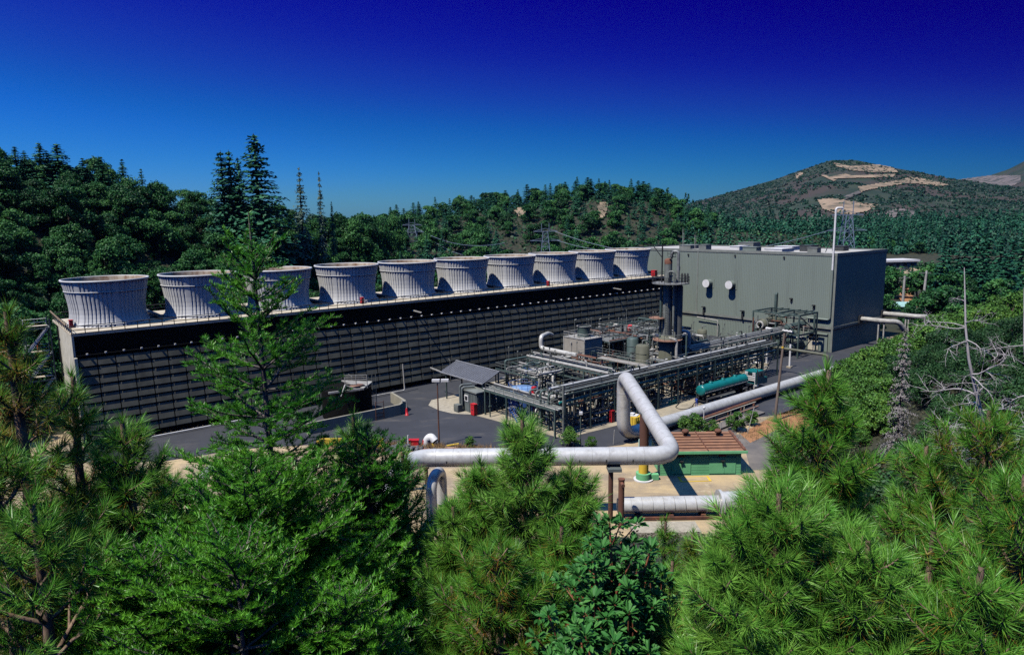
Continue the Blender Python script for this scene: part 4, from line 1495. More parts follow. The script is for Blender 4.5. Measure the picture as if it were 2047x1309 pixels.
gh.part('fascia', m_grpaint, gh.mb().box((gx0 - 0.42, gy0 - 0.62, 3.08), (gx1 + 0.62, gy0 - 0.51, 3.42)))
for x in (23.2, 27.6):
    gh.part('roof_vent', m_rust, gh.mb().lathe((x, gy1 - 1.2, 3.7), [(0.22, 0), (0.22, 0.55), (0.46, 0.6), (0.46, 0.95), (0.2, 1.1)], 14), under=rf)
for x, w_ in ((20.4, 2.4), (25.2, 3.4)):
    dd = gh.part('door', m_grpaint, gh.mb().box((x, gy0 - 0.07, 0.25), (x + w_, gy0 - 0.013, 2.25)).box((x - 0.05, gy0 - 0.1, 2.25), (x + w_ + 0.05, gy0 - 0.013, 2.36)).box((x + w_ * 0.55, gy0 - 0.09, 0.3), (x + w_ * 0.58, gy0 - 0.071, 2.2)))
    gh.part('door_lamp', m_dark, gh.mb().box((x + w_ / 2 - 0.2, gy0 - 0.4, 1.95), (x + w_ / 2 + 0.2, gy0 - 0.13, 2.08)).box((x + w_ / 2 - 0.04, gy0 - 0.2, 1.3), (x + w_ / 2 + 0.04, gy0 - 0.13, 1.94)), under=dd)
    gh.part('louver_vent', m_brown, gh.mb().box((x + w_ / 2 - 0.5, gy0 - 0.05, 2.5), (x + w_ / 2 + 0.4, gy0 - 0.013, 2.75)))
sheet('painted_pad', 'yellow edged pad painted on the ground before the green shed', [(21.0, 82.6), (25.0, 82.8), (25.0, 84.6), (21.0, 84.4)], 0.05, m_yellow)
sheet('painted_pad_centre', 'sandy middle of the yellow edged pad', [(21.3, 82.85), (24.7, 83.0), (24.7, 84.4), (21.3, 84.2)], 0.06, m_dirt)
q = Solo('green_tank_valve', 'small pale green tank behind the yellow and brown column', 'tank', (19.0, 86.5, 0), grid=False)
q.m.lathe((17.6, 89.5, 0), [(0.7, 0), (0.7, 3.3), (0.5, 3.6), (0.12, 3.7), (0.12, 4.1)], 16)
q.done(pm('pale_green', (0.42, 0.60, 0.50), 0.6))
# ------------------------------------------------------------------ process area between tower and road
GP = 'grid'


def rack(label, s0, s1, t0, t1, z, pipes, along='s', step=6.0, name='pipe_rack', levels=(), rail=True, zg=0.05, mframe=None):
    """A pipe rack: posts and beams, and every pipe it carries. pipes: (offset, dz, radius, material)."""
    T_ = Thing(name, label, 'pipe rack', ((s0 + s1) / 2, (t0 + t1) / 2, 0))
    mf = mframe or m_gsteel
    a0, a1, b0, b1 = (s0, s1, t0, t1) if along == 's' else (t0, t1, s0, s1)
    pt = (lambda a, b, zz: (a, b, zz)) if along == 's' else (lambda a, b, zz: (b, a, zz))
    n = max(1, round((a1 - a0) / step))
    mbeam = T_.mb()
    for i in range(n + 1):
        a = a0 + (a1 - a0) * i / n
        for b in (b0, b1):
            T_.part('post', mf, T_.mb().bar(pt(a, b, zg), pt(a, b, z), 0.24))
        for zz in (z,) + tuple(levels):
            mbeam.bar(pt(a, b0, zz - 0.12), pt(a, b1, zz - 0.12), 0.2, 0.26)
        if i % 2 == 0 and i < n:
            an = a0 + (a1 - a0) * (i + 1) / n
            mbeam.bar(pt(a, b1, zg + 0.3), pt(an, b1, z - 0.3), 0.1)
    for b in (b0, b1):
        for zz in (z,) + tuple(levels):
            mbeam.bar(pt(a0, b, zz - 0.14), pt(a1, b, zz - 0.14), 0.16, 0.28)
    T_.part('beams', mf, mbeam)
    for off, dz, r, mt in pipes:
        b = b0 + off
        zz = z + dz + r
        e0, e1 = a0 - random.Random(int(off * 100 + dz * 10)).uniform(0, 0.8), a1 + random.Random(int(off * 77)).uniform(0, 0.6)
        T_.part('pipe', mt, T_.mb().tube([pt(e0, b, zz), pt(e1, b, zz)], r, 10))
    r_ = random.Random(int(a1 * 10))
    for k in range(int((a1 - a0) / 2.2)):
        a, b = r_.uniform(a0, a1), r_.uniform(b0 + 0.2, b1 - 0.2)
        up = r_.uniform(0.3, 1.5)
        T_.part('branch_pipe', r_.choice((m_pipe, m_piped, m_gsteel, m_pipel)), T_.mb().tube([pt(a, b, z + up), pt(a + r_.uniform(0.3, 1.2), b, z + up), pt(a + 1.3, b, r_.uniform(0.5, z - 1))], r_.choice((0.06, 0.09, 0.13)), 6, bend=0.25, seg=3))
    T_.part('cable_tray', m_dark, T_.mb().box(pt(a0, b0 + (b1 - b0) * 0.62, z + 0.55), pt(a1, b0 + (b1 - b0) * 0.74, z + 0.68)))
    if rail:
        T_.part('railing', m_pipe, T_.mb().rail([pt(a0, b0 + 0.05, z), pt(a1, b0 + 0.05, z)], 1.1, 2.4, 0.035, 2))
    return T_


rack('long main pipe rack running past the tanker towards the building', 50.6, 112.0, 51.6, 55.2, 6.6,
     [(0.35, 0.0, 0.26, m_alu), (0.95, 0, 0.10, m_piped), (1.3, 0, 0.14, m_pipe), (1.75, 0, 0.18, m_aludull), (2.2, 0, 0.12, m_piped), (2.6, 0, 0.15, m_pipe), (3.15, 0, 0.22, m_pipe), (1.5, 0.5, 0.08, m_piped), (2.4, 0.5, 0.1, m_pipe),
      (0.7, -1.5, 0.15, m_pipe), (1.6, -1.5, 0.2, m_piped), (2.6, -1.5, 0.12, m_pipel), (3.1, -1.5, 0.2, m_teal)], step=5.6, levels=(4.9,))
rack('shorter pipe rack behind the white pipe stands leading to the building frame', 95.0, 133.0, 44.0, 46.6, 6.2,
     [(0.4, 0, 0.38, m_aludull), (1.2, 0, 0.16, m_pipe), (1.7, 0, 0.36, m_aludull), (2.3, 0, 0.14, m_pipel)], step=7.6, rail=False, levels=())
rack('low pipe bridge from the control hut to the corner of the main rack', 48.7, 51.2, 37.6, 55.0, 4.4,
     [(0.2, 0, 0.09, m_pipel), (0.6, 0, 0.12, m_pipe), (1.0, 0, 0.10, m_pipel), (1.4, 0, 0.16, m_pipe), (1.9, 0, 0.09, m_pipel), (2.3, 0.5, 0.15, m_pipel)], along='t', step=5.8, rail=True)
rack('high pipe rack in the middle crossing towards the main rack', 64.0, 66.8, 31.0, 51.0, 6.9,
     [(0.3, 0, 0.24, m_pipel), (0.9, 0, 0.1, m_pipe), (1.3, 0, 0.15, m_pipe), (1.8, 0.6, 0.14, m_pipel), (2.4, 0, 0.2, m_pipel), (1.0, -1.6, 0.16, m_piped), (2.0, -1.6, 0.12, m_pipe)], along='t', step=5.0, levels=(5.2,), rail=False)
q = Solo('plank_walk', 'weathered tan walkway slab slanting to the main rack', 'walkway', (74, 46, 6.8))
q.m.slabpoly([(73.2, 40.5, 7.0), (74.6, 40.5, 7.0), (75.0, 53.2, 7.0), (73.4, 53.2, 7.0)], 0.15)
q.m.rail([(73.2, 40.6, 7.0), (73.4, 53.0, 7.0)], 1.0, 2.5, 0.03)
for t in (41, 47, 52.5):
    q.m.bar((74.0, t, 0.05), (74.0, t, 6.85), 0.2)
q.done(m_tanp)

# expansion loops standing on the hut bridge and the rack corner
for k, (s, t, mt) in enumerate(((49.2, 51.2, m_gsteel), (49.6, 52.6, m_gsteel), (50.2, 49.0, m_pipe), (50.6, 47.0, m_pipe))):
    q = Solo('pipe_hoop', ['inverted U pipe nearest the rack corner', 'second inverted U pipe beside the rack corner', 'inverted U pipe left of the rack corner', 'leftmost inverted U pipe on the low bridge'][k], 'pipe', (s, t, 4.5))
    q.m.tube([(s, t, 2.0 + k), (s, t, 6.6 - 0.3 * k), (s + 1.6, t + 0.2, 6.6 - 0.3 * k), (s + 1.6, t + 0.2, 3.0)], 0.17, 8, bend=0.5)
    q.done(mt)
q = Solo('corner_upright', 'tall grey steel upright at the near corner of the pipe racks', 'steel post', (49.9, 55.6, 0))
q.m.bar((49.9, 55.6, 0.02), (49.9, 55.6, 8.2), 0.26).bar((49.9, 55.6, 8.0), (49.9, 52.0, 8.0), 0.15).bar((49.9, 52.0, 6.6), (49.9, 52.0, 8.0), 0.15)
q.done(m_pipe)


def cluster(label, s0, s1, t0, t1, zmax, n, seed, mats, rails=True, deck=None, name='piping_module', frame=True, cat='piping', valves=5):
    """A framed module of process piping: each run of pipe is a part of its own."""
    r_ = random.Random(seed)
    T_ = Thing(name, label, cat, ((s0 + s1) / 2, (t0 + t1) / 2, 0))
    if frame:
        m = T_.mb()
        ns, nt_ = max(1, round((s1 - s0) / 4)), max(1, round((t1 - t0) / 4))
        for i in range(ns + 1):
            for j in range(nt_ + 1):
                s, t = s0 + (s1 - s0) * i / ns, t0 + (t1 - t0) * j / nt_
                m.bar((s, t, 0.05), (s, t, zmax * 0.8), 0.16)
        for z in (zmax * 0.42, zmax * 0.8):
            for i in range(ns + 1):
                s = s0 + (s1 - s0) * i / ns
                m.bar((s, t0, z), (s, t1, z), 0.14, 0.2)
            for t in (t0, t1):
                m.bar((s0, t, z), (s1, t, z), 0.14, 0.2)
        T_.part('frame', m_gsteel, m)
    if deck:
        T_.part('platform', m_grate, T_.mb().box((s0 + deck[0], t0 + deck[1], zmax * 0.8 + 0.12), (s1 - deck[2], t1 - deck[3], zmax * 0.8 + 0.2)))
    for k in range(n):
        r = r_.choice((0.07, 0.09, 0.11, 0.14, 0.18, 0.24))
        p = [r_.uniform(s0, s1), r_.uniform(t0, t1), r_.uniform(0.3, zmax)]
        pts = [tuple(p)]
        ax = r_.randrange(3)
        for _ in range(r_.randint(2, 4)):
            ax = r_.choice([a for a in (0, 1, 2) if a != ax])
            lo, hi = ((s0, s1), (t0, t1), (0.2, zmax))[ax]
            p[ax] = r_.uniform(lo, hi)
            pts.append(tuple(p))
        pts = [a for a, b in zip(pts, pts[1:] + [None]) if b is None or (Vector(a) - Vector(b)).length > 0.5]
        if len(pts) < 2:
            continue
        T_.part('pipe', r_.choice(mats), T_.mb().tube(pts, r, 7, bend=0.35, seg=3))
    for k in range(valves):
        s, t, z = r_.uniform(s0, s1), r_.uniform(t0, t1), r_.uniform(0.5, zmax)
        v_ = T_.part('valve', r_.choice((m_pipe, m_gsteel, m_rust, m_piped, m_pipel)), T_.mb().lathe((s, t, z), [(0.10, -0.4), (0.24, -0.3), (0.28, 0), (0.2, 0.3), (0.06, 0.35), (0.06, 0.75)], 10))
        T_.part('handwheel', m_rust if k % 2 else m_white, T_.mb().lathe((s, t, z), [(0.22, 0.75), (0.26, 0.78), (0.22, 0.81)], 10), under=v_)
    for k in range(max(2, n // 7)):
        s, t = r_.uniform(s0, s1), r_.uniform(t0, t1)
        h = zmax + r_.uniform(0.4, 2.6)
        T_.part('light_pole', m_pipe, T_.mb().tube([(s, t, 0.3), (s, t, h)], 0.045, 5).tube([(s, t, h), (s, t, h + 0.28)], 0.14, 7))
    if rails:
        z = zmax * 0.8 + 0.12
        T_.part('railing', m_pipe, T_.mb().rail([(s0, t0, z), (s1, t0, z), (s1, t1, z), (s0, t1, z), (s0, t0, z)], 1.05, 1.8, 0.03))
    return T_


PM = (m_pipe, m_pipe, m_piped, m_piped, m_gsteel, m_aludull, m_pipel, m_pipel, m_rust)
PD = (m_piped, m_piped, m_gsteel, m_pipe, m_rust)
PL = (m_pipe, m_pipel, m_pipel, m_piped, m_white, m_gsteel)
cluster('dense pipework under the near corner of the pipe racks', 51.5, 59, 44, 51.5, 4.4, 36, 1, PL, rails=False, valves=10)
cluster('tangle of pipes and valves under the near end of the main rack', 51.5, 62, 51.8, 55.0, 4.6, 40, 2, PM, rails=False, frame=False, valves=12)
cluster('dark pipework under the main rack behind the pipe loop', 63, 77, 46, 55.0, 4.8, 44, 3, PD, rails=False, valves=8)
cluster('pipe module between the blue tank and the ribbed drum', 57, 68, 30, 41, 7.0, 56, 4, PL, rails=True, valves=8)
cluster('pipe module in front of the tan cooling unit', 69, 80, 20, 34, 4.4, 34, 5, PM, rails=False, valves=6)
cluster('dark piping gallery with handrails right of the tan cooling unit', 87, 100, 19, 31, 8.6, 84, 6, PD, deck=(0, 0, 0, 0), valves=10)
cluster('far piping gallery with a red hydrant on top', 99, 112, 17, 28, 8.6, 76, 7, PD, deck=(0.5, 0.5, 2, 2), valves=8)
cluster('low piping around the foot of the twin columns', 84, 96, 36, 50.5, 6.0, 70, 8, PM, rails=False, valves=12)
cluster('piping with white elbows right of the twin columns', 94, 104, 34, 44, 8.6, 56, 9, PL, rails=True, valves=8)
cluster('low valves and pipes between the two racks', 104, 118, 38, 50, 4.6, 70, 10, PL, rails=True, frame=False, valves=16)
cluster('pipes beside the wall under the shorter rack', 118, 134, 30, 42, 4.4, 44, 11, PM, rails=False, frame=False, valves=8)
cluster('pipes and pumps in the shade under the far main rack', 78, 96, 50.8, 54.8, 4.6, 46, 12, PD, rails=False, frame=False, valves=12)

cluster('tall steel platform stack with pipes right of the twin columns', 93.5, 99, 36.5, 42.5, 10.5, 34, 21, PM, deck=(0, 0, 0, 0), valves=6)
cluster('piping frame behind the plank walkway', 74, 83, 31, 40, 6.6, 40, 22, PD, valves=8)
cluster('pipework at the near end of the shorter rack', 96, 106, 43, 50, 5.2, 34, 23, PM, rails=True, valves=8)
# big pipes standing among the modules
def runpipe(label, pts, r, mt, bend=0.7, n=14, name='process_pipe'):
    q = Solo(name, label, 'pipe', (pts[0][0], pts[0][1], 0))
    q.m.tube(pts, r, n, bend=bend)
    return q.done(mt)


runpipe('silver pipe rising and bending in front of the tan cooling unit', [(86, 14, 6.6), (84.5, 14.5, 7.2), (80.4, 16.6, 7.2), (80.4, 16.6, 4.6), (80.4, 28.5, 4.6), (80.4, 28.9, 3.2), (80.0, 16.8, 3.0)], 0.5, m_alu, 0.9)
runpipe('grey manifold pipe just below the silver bent pipe', [(79.2, 17.0, 2.9), (79.2, 27.6, 2.9)], 0.42, m_aludull)
runpipe('white elbow pipe crossing in front of the twin columns', [(89.0, 41.0, 9.6), (88.2, 44.0, 9.6), (88.4, 47.2, 9.4), (88.4, 47.2, 5.8)], 0.3, m_pipel, 0.7)
runpipe('tall white elbow pipe right of the twin columns', [(96.0, 41.0, 9.8), (96.0, 44.6, 9.8), (96.0, 44.6, 6.6)], 0.32, m_pipel, 0.8)
runpipe('pale horizontal pipe joining the two white elbows', [(88.4, 47.3, 5.7), (96.4, 45.2, 6.0), (104, 43.2, 6.4)], 0.24, m_pipe, 0.6)
runpipe('thin upright pipe right of the twin columns', [(89.6, 48.6, 0.1), (89.6, 48.6, 10.2)], 0.16, m_gsteel)
runpipe('olive pipe bending over the road from the main rack', [(112, 52.4, 6.3), (113.5, 52.4, 5.6), (113.5, 53.2, 5.6), (113.6, 64.0, 5.5), (113.6, 65.0, 5.3), (113.6, 65.0, 0.1)], 0.3, m_olive, 0.7)
for k, (u, v, z) in enumerate(((1482, 739, 3.6), (1462, 738, 3.9), (1503, 726, 3.6), (1522, 724, 4.0), (1532, 729, 4.6), (1494, 757, 5.4), (1578, 735, 5.2), (1447, 742, 4.2))):
    s, t, _ = st(u, v)
    T_ = Thing('pipe_stand', ['white pipe stand left of the road edge', 'white pipe stand behind the leftmost ones', 'white pipe stand farthest back beside the shorter rack', 'white pipe stand behind the nearer one by the road',
                              'white pipe stand by the road under the olive pipe', 'tallest white pipe stand beside the tanker cab', 'white pipe stand right of the wooden pole', 'leftmost white pipe stand in the shade of the main rack'][k], 'pipe stand', (s, t, 0))
    T_.part('shaft', m_white, T_.mb().tube([(s, t, 0.3), (s, t, z)], 0.21, 10))
    T_.part('footing', m_conc, T_.mb().box((s - 0.5, t - 0.5, 0.03), (s + 0.5, t + 0.5, 0.35)))

# twin columns
CS, CT = 88.9, 44.6
tw = Thing('twin_column', 'tall dark twin process columns with a rusty top and railed platforms', 'process column', (CS, CT, 0))
tw.part('skirt', m_oxide, tw.mb().lathe((CS, CT, 0.05), [(1.9, 0), (1.9, 0.9), (1.75, 1.0)], 28))
tw.part('lower_shell', m_olive, tw.mb().lathe((CS, CT, 1.05), [(1.7, 0), (1.7, 8.0), (1.35, 8.6), (0.9, 8.9)], 28))
tw.part('left_shell', m_pipe, tw.mb().lathe((CS, CT - 0.2, 9.0), [(0.92, 0), (0.92, 11.0)], 22))
tw.part('right_shell', m_piped, tw.mb().lathe((CS + 1.4, CT + 1.3, 1.0), [(0.88, 0), (0.88, 18.6), (0.5, 19.2)], 22))
tw.part('top_vessel', m_pipe, tw.mb().lathe((CS, CT - 0.2, 20.4), [(0.75, 0), (0.75, 3.6)], 20))
tw.part('rusty_head', m_rust, tw.mb().lathe((CS, CT - 0.2, 24.0), [(0.76, 0), (0.76, 0.7), (0.5, 1.0), (0.1, 1.1)], 20))
m = tw.mb()
for z, r in ((20.2, 3.6),):
    m.lathe((CS + 0.2, CT + 0.3, z), [(r, 0), (r, 0.16)], 26)
tw.part('top_platform', m_grate, m)
m = tw.mb()
for k in range(20):
    a, b = 2 * PI * k / 20, 2 * PI * (k + 1) / 20
    p = (CS + 0.2 + 3.55 * math.cos(a), CT + 0.3 + 3.55 * math.sin(a))
    p2 = (CS + 0.2 + 3.55 * math.cos(b), CT + 0.3 + 3.55 * math.sin(b))
    m.tube([(p[0], p[1], 20.3), (p[0], p[1], 21.5)], 0.045, 5)
    for z in (20.9, 21.5):
        m.tube([(p[0], p[1], z), (p2[0], p2[1], z)], 0.04, 5)
tw.part('top_railing', m_dark, m)
tw.part('side_platform', m_oxide, tw.mb().lathe((CS - 1.2, CT - 1.6, 13.3), [(1.7, 0), (1.7, 0.15)], 18))
tw.part('side_railing', m_dark, tw.mb().rail([(CS - 1.2 + 1.65 * math.cos(a), CT - 1.6 + 1.65 * math.sin(a), 13.4) for a in [x * 0.6 for x in range(3, 10)]], 1.1, 0.9, 0.04))
tw.part('ring_platform', m_oxide, tw.mb().lathe((CS, CT, 9.05), [(2.9, 0), (2.9, 0.15)], 30))
m = tw.mb()
m.rail([(CS + 2.8 * math.cos(a), CT + 2.8 * math.sin(a), 9.2) for a in [x * 2 * PI / 14 for x in range(15)]], 1.1, 1.4, 0.045)
tw.part('ring_railing', m_pipe, m)
tw.part('vent_hook', m_aludull, tw.mb().tube([(CS + 0.4, CT + 0.1, 25.0), (CS + 0.4, CT + 0.4, 26.4), (CS + 0.9, CT + 1.5, 26.4), (CS + 0.9, CT + 1.5, 20.4)], 0.3, 12, bend=0.7))
tw.part('vent_hook', m_pipe, tw.mb().tube([(CS - 0.8, CT + 0.5, 20.4), (CS - 0.8, CT + 0.5, 22.6), (CS - 0.4, CT + 1.6, 22.6), (CS - 0.4, CT + 1.6, 12.0)], 0.22, 12, bend=0.6))
tw.part('side_pipe', m_gsteel, tw.mb().tube([(CS - 0.9, CT - 1.1, 2), (CS - 0.9, CT - 1.1, 20.3)], 0.26, 10))
tw.part('side_pipe', m_pipe, tw.mb().tube([(CS + 0.3, CT + 1.5, 2), (CS + 0.3, CT + 1.5, 20.3)], 0.2, 10))
m = tw.mb()
for tt in (-0.25, 0.25):
    m.bar((CS - 1.1, CT + 0.4 + tt, 9.2), (CS - 1.1, CT + 0.4 + tt, 21.4), 0.07)
for k in range(36):
    m.bar((CS - 1.1, CT + 0.15, 9.4 + k * 0.33), (CS - 1.1, CT + 0.65, 9.4 + k * 0.33), 0.05)
tw.part('ladder', m_pipe, m)
m = tw.mb()
m.bar((CS - 0.9, CT - 1.0, 20.4), (CS - 0.9, CT - 1.0, 27.6), 0.2).bar((CS - 0.9, CT - 1.0, 27.6), (CS - 3.6, CT - 3.2, 27.8), 0.2).bar((CS - 0.9, CT - 1.0, 25.2), (CS - 2.4, CT - 2.2, 27.7), 0.14)
tw.part('davit', m_dark, m)
m = tw.mb().rail([(CS - 0.6, CT + 0.8, 25.4), (CS + 0.9, CT + 0.8, 25.4), (CS + 0.9, CT - 1.1, 25.4)], 1.0, 0.8, 0.04).box((CS - 0.7, CT + 0.3, 25.3), (CS + 1.0, CT + 0.9, 25.38))
tw.part('head_railing', m_dark, m)
for k in range(3):
    tw.part('gas_bottle', m_dark, tw.mb().lathe((CS + 1.6 + 0.3 * k, CT + 1.9 + 0.45 * k, 20.4), [(0.2, 0), (0.2, 1.6), (0.06, 1.85)], 10))


def vessel(label, s, t, z0, r, h, mt, name='process_vessel', legs=0, cap=0.35, top=None):
    T_ = Thing(name, label, 'tank', (s, t, 0))
    T_.part('shell', mt, T_.mb().lathe((s, t, z0), [(r, 0), (r, h), (r * 0.8, h + cap * 0.7), (r * 0.3, h + cap)], 24))
    if legs:
        for k in range(legs):
            a = 2 * PI * k / legs + 0.4
            T_.part('leg', m_gsteel, T_.mb().bar((s + r * 0.8 * math.cos(a), t + r * 0.8 * math.sin(a), 0.05), (s + r * 0.8 * math.cos(a), t + r * 0.8 * math.sin(a), z0 + 0.3), 0.16))
    m = T_.mb()
    for k in range(3):
        m.lathe((s, t, z0 + h * (0.2 + 0.3 * k)), [(r + 0.005, 0), (r + 0.05, 0.02), (r + 0.05, 0.1), (r + 0.005, 0.12)], 24, caps=False)
    T_.part('hoop', mt, m)
    T_.part('nozzle', m_pipe, T_.mb().tube([(s, t, z0 + h + cap * 0.8), (s, t, z0 + h + 1.1), (s + 0.8, t + 0.6, z0 + h + 1.1)], 0.14, 8, bend=0.3))
    if top == 'rail':
        T_.part('railing', m_pipe, T_.mb().rail([(s + r * math.cos(a), t + r * math.sin(a), z0 + h) for a in [x * PI / 6 for x in range(13)]], 1.0, 1.0, 0.035))
    return T_


vessel('olive upright vessel left of the twin columns', 84.5, 42.0, 0.6, 1.35, 7.4, m_olive)
vessel('grey upright vessel behind the olive one', 88.5, 36.0, 0.6, 1.2, 7.6, m_gsteel)
vessel('black upright vessel right of the twin columns', 100.0, 41.5, 0.5, 1.45, 7.6, m_piped, top='rail')
vessel('small green tank close to the foot of the building wall', 132.0, 22.5, 0.1, 1.25, 3.4, m_olive)
vessel('small grey vessel at the far piping gallery', 106, 30.5, 0.3, 1.0, 4.6, m_gsteel, legs=3)
# ribbed drum
T_ = Thing('ribbed_drum', 'rust stained horizontal drum with hoops among the pipes', 'tank', (71, 38, 0))
T_.part('shell', m_olive, T_.mb().tube([(66.5, 38.0, 3.3), (76, 38.0, 3.3)], 1.9, 26).dome((66.5, 38, 3.3), (65, 38, 3.3), 1.9, 24))
m = T_.mb()
for k in range(9):
    m.tube([(67 + k * 1.1, 38, 3.3), (67.14 + k * 1.1, 38, 3.3)], 2.0, 26)
T_.part('hoops', m_rust, m)
for s in (68.5, 74):
    T_.part('saddle', m_conc, T_.mb().box((s - 0.3, 36.6, 0.05), (s + 0.3, 39.4, 2.2)))
# tan cooling unit
T_ = Thing('cooling_unit', 'tan box shaped cooling unit with a round fan cylinder on top', 'cooling unit', (83.5, 26.2, 0))
T_.part('casing', m_tanp, T_.mb().box((81.1, 23.1, 3.9), (86.3, 29.4, 7.9)))
m = T_.mb()
for s in (81.08, 86.2):
    for t in (23.08, 29.3):
        m.box((s - 0.05, t - 0.05, 3.85), (s + 0.17, t + 0.17, 7.95))
m.box((81.0, 23.0, 7.9), (86.4, 29.5, 8.02))
T_.part('corner_trim', m_pipel, m)
T_.part('fan_cylinder', m_gsteel, T_.mb().lathe((83.9, 26.4, 8.02), [(1.45, 0), (1.35, 0.8), (1.38, 1.6), (1.5, 2.3)], 28, caps=False))
T_.part('fan_rim', m_pipel, T_.mb().lathe((83.9, 26.4, 10.25), [(1.42, 0), (1.56, 0), (1.56, 0.12), (1.42, 0.12)], 28, caps=False))
T_.part('fan_floor', m_tanp, T_.mb().lathe((83.9, 26.4, 9.0), [(1.3, 0), (1.3, 0.05)], 24))
T_.part('railing', m_pipel, T_.mb().rail([(81.1, 23.1, 8.0), (81.1, 29.4, 8.0), (86.3, 29.4, 8.0), (86.3, 23.1, 8.0), (81.1, 23.1, 8.0)], 1.05, 1.7, 0.045))
m = T_.mb()
for s in (81.3, 86.1):
    for t in (23.3, 26.2, 29.2):
        m.bar((s, t, 0.05), (s, t, 3.9), 0.22)
for t in (23.3, 29.2):
    m.bar((81.3, t, 3.7), (86.1, t, 3.7), 0.2, 0.3)
T_.part('support_frame', m_gsteel, m)
T_.part('drop_pipe', m_pipel, T_.mb().tube([(80.9, 25.6, 6.9), (80.9, 25.6, 3.5)], 0.05, 6).lathe((80.9, 25.6, 6.8), [(0.14, 0), (0.14, 0.3)], 8))
for k, (s, t) in enumerate(((81.3, 26.2), (85.9, 29.0))):
    T_.part('light_pole', m_pipe, T_.mb().tube([(s, t, 8.0), (s, t, 11.8)], 0.05, 6).tube([(s, t, 11.8), (s + 0.3, t + 0.3, 11.95)], 0.12, 7))

# gallery toppings
for k, (u, v, z, mt, nm, lb) in enumerate(((1257, 662, 9.0, m_redp, 'fire_monitor', 'red fire monitor standing on the far piping gallery'), (1228, 660, 9.0, m_pipel, 'agitator', 'pale agitator head on the dark gallery left of the red monitor'))):
    s, t, _ = st(u, v, 7.0)
    q = Solo(nm, lb, nm.replace('_', ' '), (s, t, 6.0))
    q.m.lathe((s, t, 5.9), [(0.4, 0), (0.4, 1.2), (0.55, 1.25), (0.55, 1.6), (0.35, 1.9), (0.3, 2.3)], 12).tube([(s, t, 7.8), (s, t, 8.3), (s + 0.4, t + 0.6, 8.3)], 0.28, 10, bend=0.2)
    q.done(mt)

# control hut, canopy, tanks
T_ = Thing('control_hut', 'grey ribbed metal hut with one small white framed window', 'hut', (50, 34.3, 0))
T_.part('wall', m_grayst, T_.mb().box((47.4, 32.2, 0.07), (53.5, 36.9, 3.7)))
m = T_.mb()
t = 32.5
while t < 36.8:
    if not 33.4 < t < 34.6:
        m.box((47.33, t, 0.1), (47.398, t + 0.08, 3.65))
    t += 0.45
for k in range(13):
    m.box((47.6 + k * 0.45, 36.902, 0.1), (47.68 + k * 0.45, 36.97, 3.65))
T_.part('ribs', m_grayst, m)
w_ = T_.part('window', m_white, T_.mb().box((47.30, 33.45, 1.9), (47.398, 34.55, 3.0)))
T_.part('pane', m_glass, T_.mb().box((47.27, 33.65, 2.1), (47.299, 34.35, 2.8)), under=w_)
T_.part('roof', m_cladtrim, T_.mb().slabpoly([(47.2, 32.0, 3.95), (47.2, 37.1, 3.95), (53.7, 37.1, 3.95), (53.7, 32.0, 3.95)], 0.22))
T_.part('duct', m_grayst, T_.mb().tube([(47.0, 32.6, 0.9), (47.0, 32.6, 4.6), (49, 33.4, 4.6)], 0.2, 10, bend=0.6))
T_.part('duct', m_grayst, T_.mb().tube([(47.0, 33.2, 0.9), (47.0, 33.2, 4.3), (49, 34.2, 4.3)], 0.2, 10, bend=0.6))
q = Solo('air_conditioner', 'grey box unit on the pad at the left end of the control hut', 'air conditioner', (46.3, 33.0, 0))
q.m.box((45.8, 32.3, 0.07), (46.7, 33.6, 1.35)).box((45.76, 32.45, 0.3), (45.799, 33.45, 1.1))
q.done(m_pipe)


def redbox(label, s, t, z, a, b, h, mt=None, name='hose_cabinet', cat='hose cabinet', grid=True):
    T_ = Thing(name, label, cat, (s, t, z), grid=grid)
    mt = mt or m_redp
    T_.part('body', mt, T_.mb().box((s - a / 2, t - b / 2, z + 0.08), (s + a / 2, t + b / 2, z + h)))
    T_.part('lid', mt, T_.mb().box((s - a / 2 - 0.05, t - b / 2 - 0.05, z + h + 0.001), (s + a / 2 + 0.05, t + b / 2 + 0.05, z + h + 0.09)))
    m = T_.mb()
    for i in (-1, 1):
        m.box((s + i * (a / 2 - 0.1) - 0.05, t - b / 2 + 0.05, z), (s + i * (a / 2 - 0.1) + 0.05, t + b / 2 - 0.05, z + 0.079))
    T_.part('feet', m_dark, m)
    T_.part('handle', m_dark, T_.mb().box((s - a / 2 - 0.06, t - 0.2, z + h * 0.5), (s - a / 2 - 0.001, t + 0.2, z + h * 0.5 + 0.08)))
    return T_


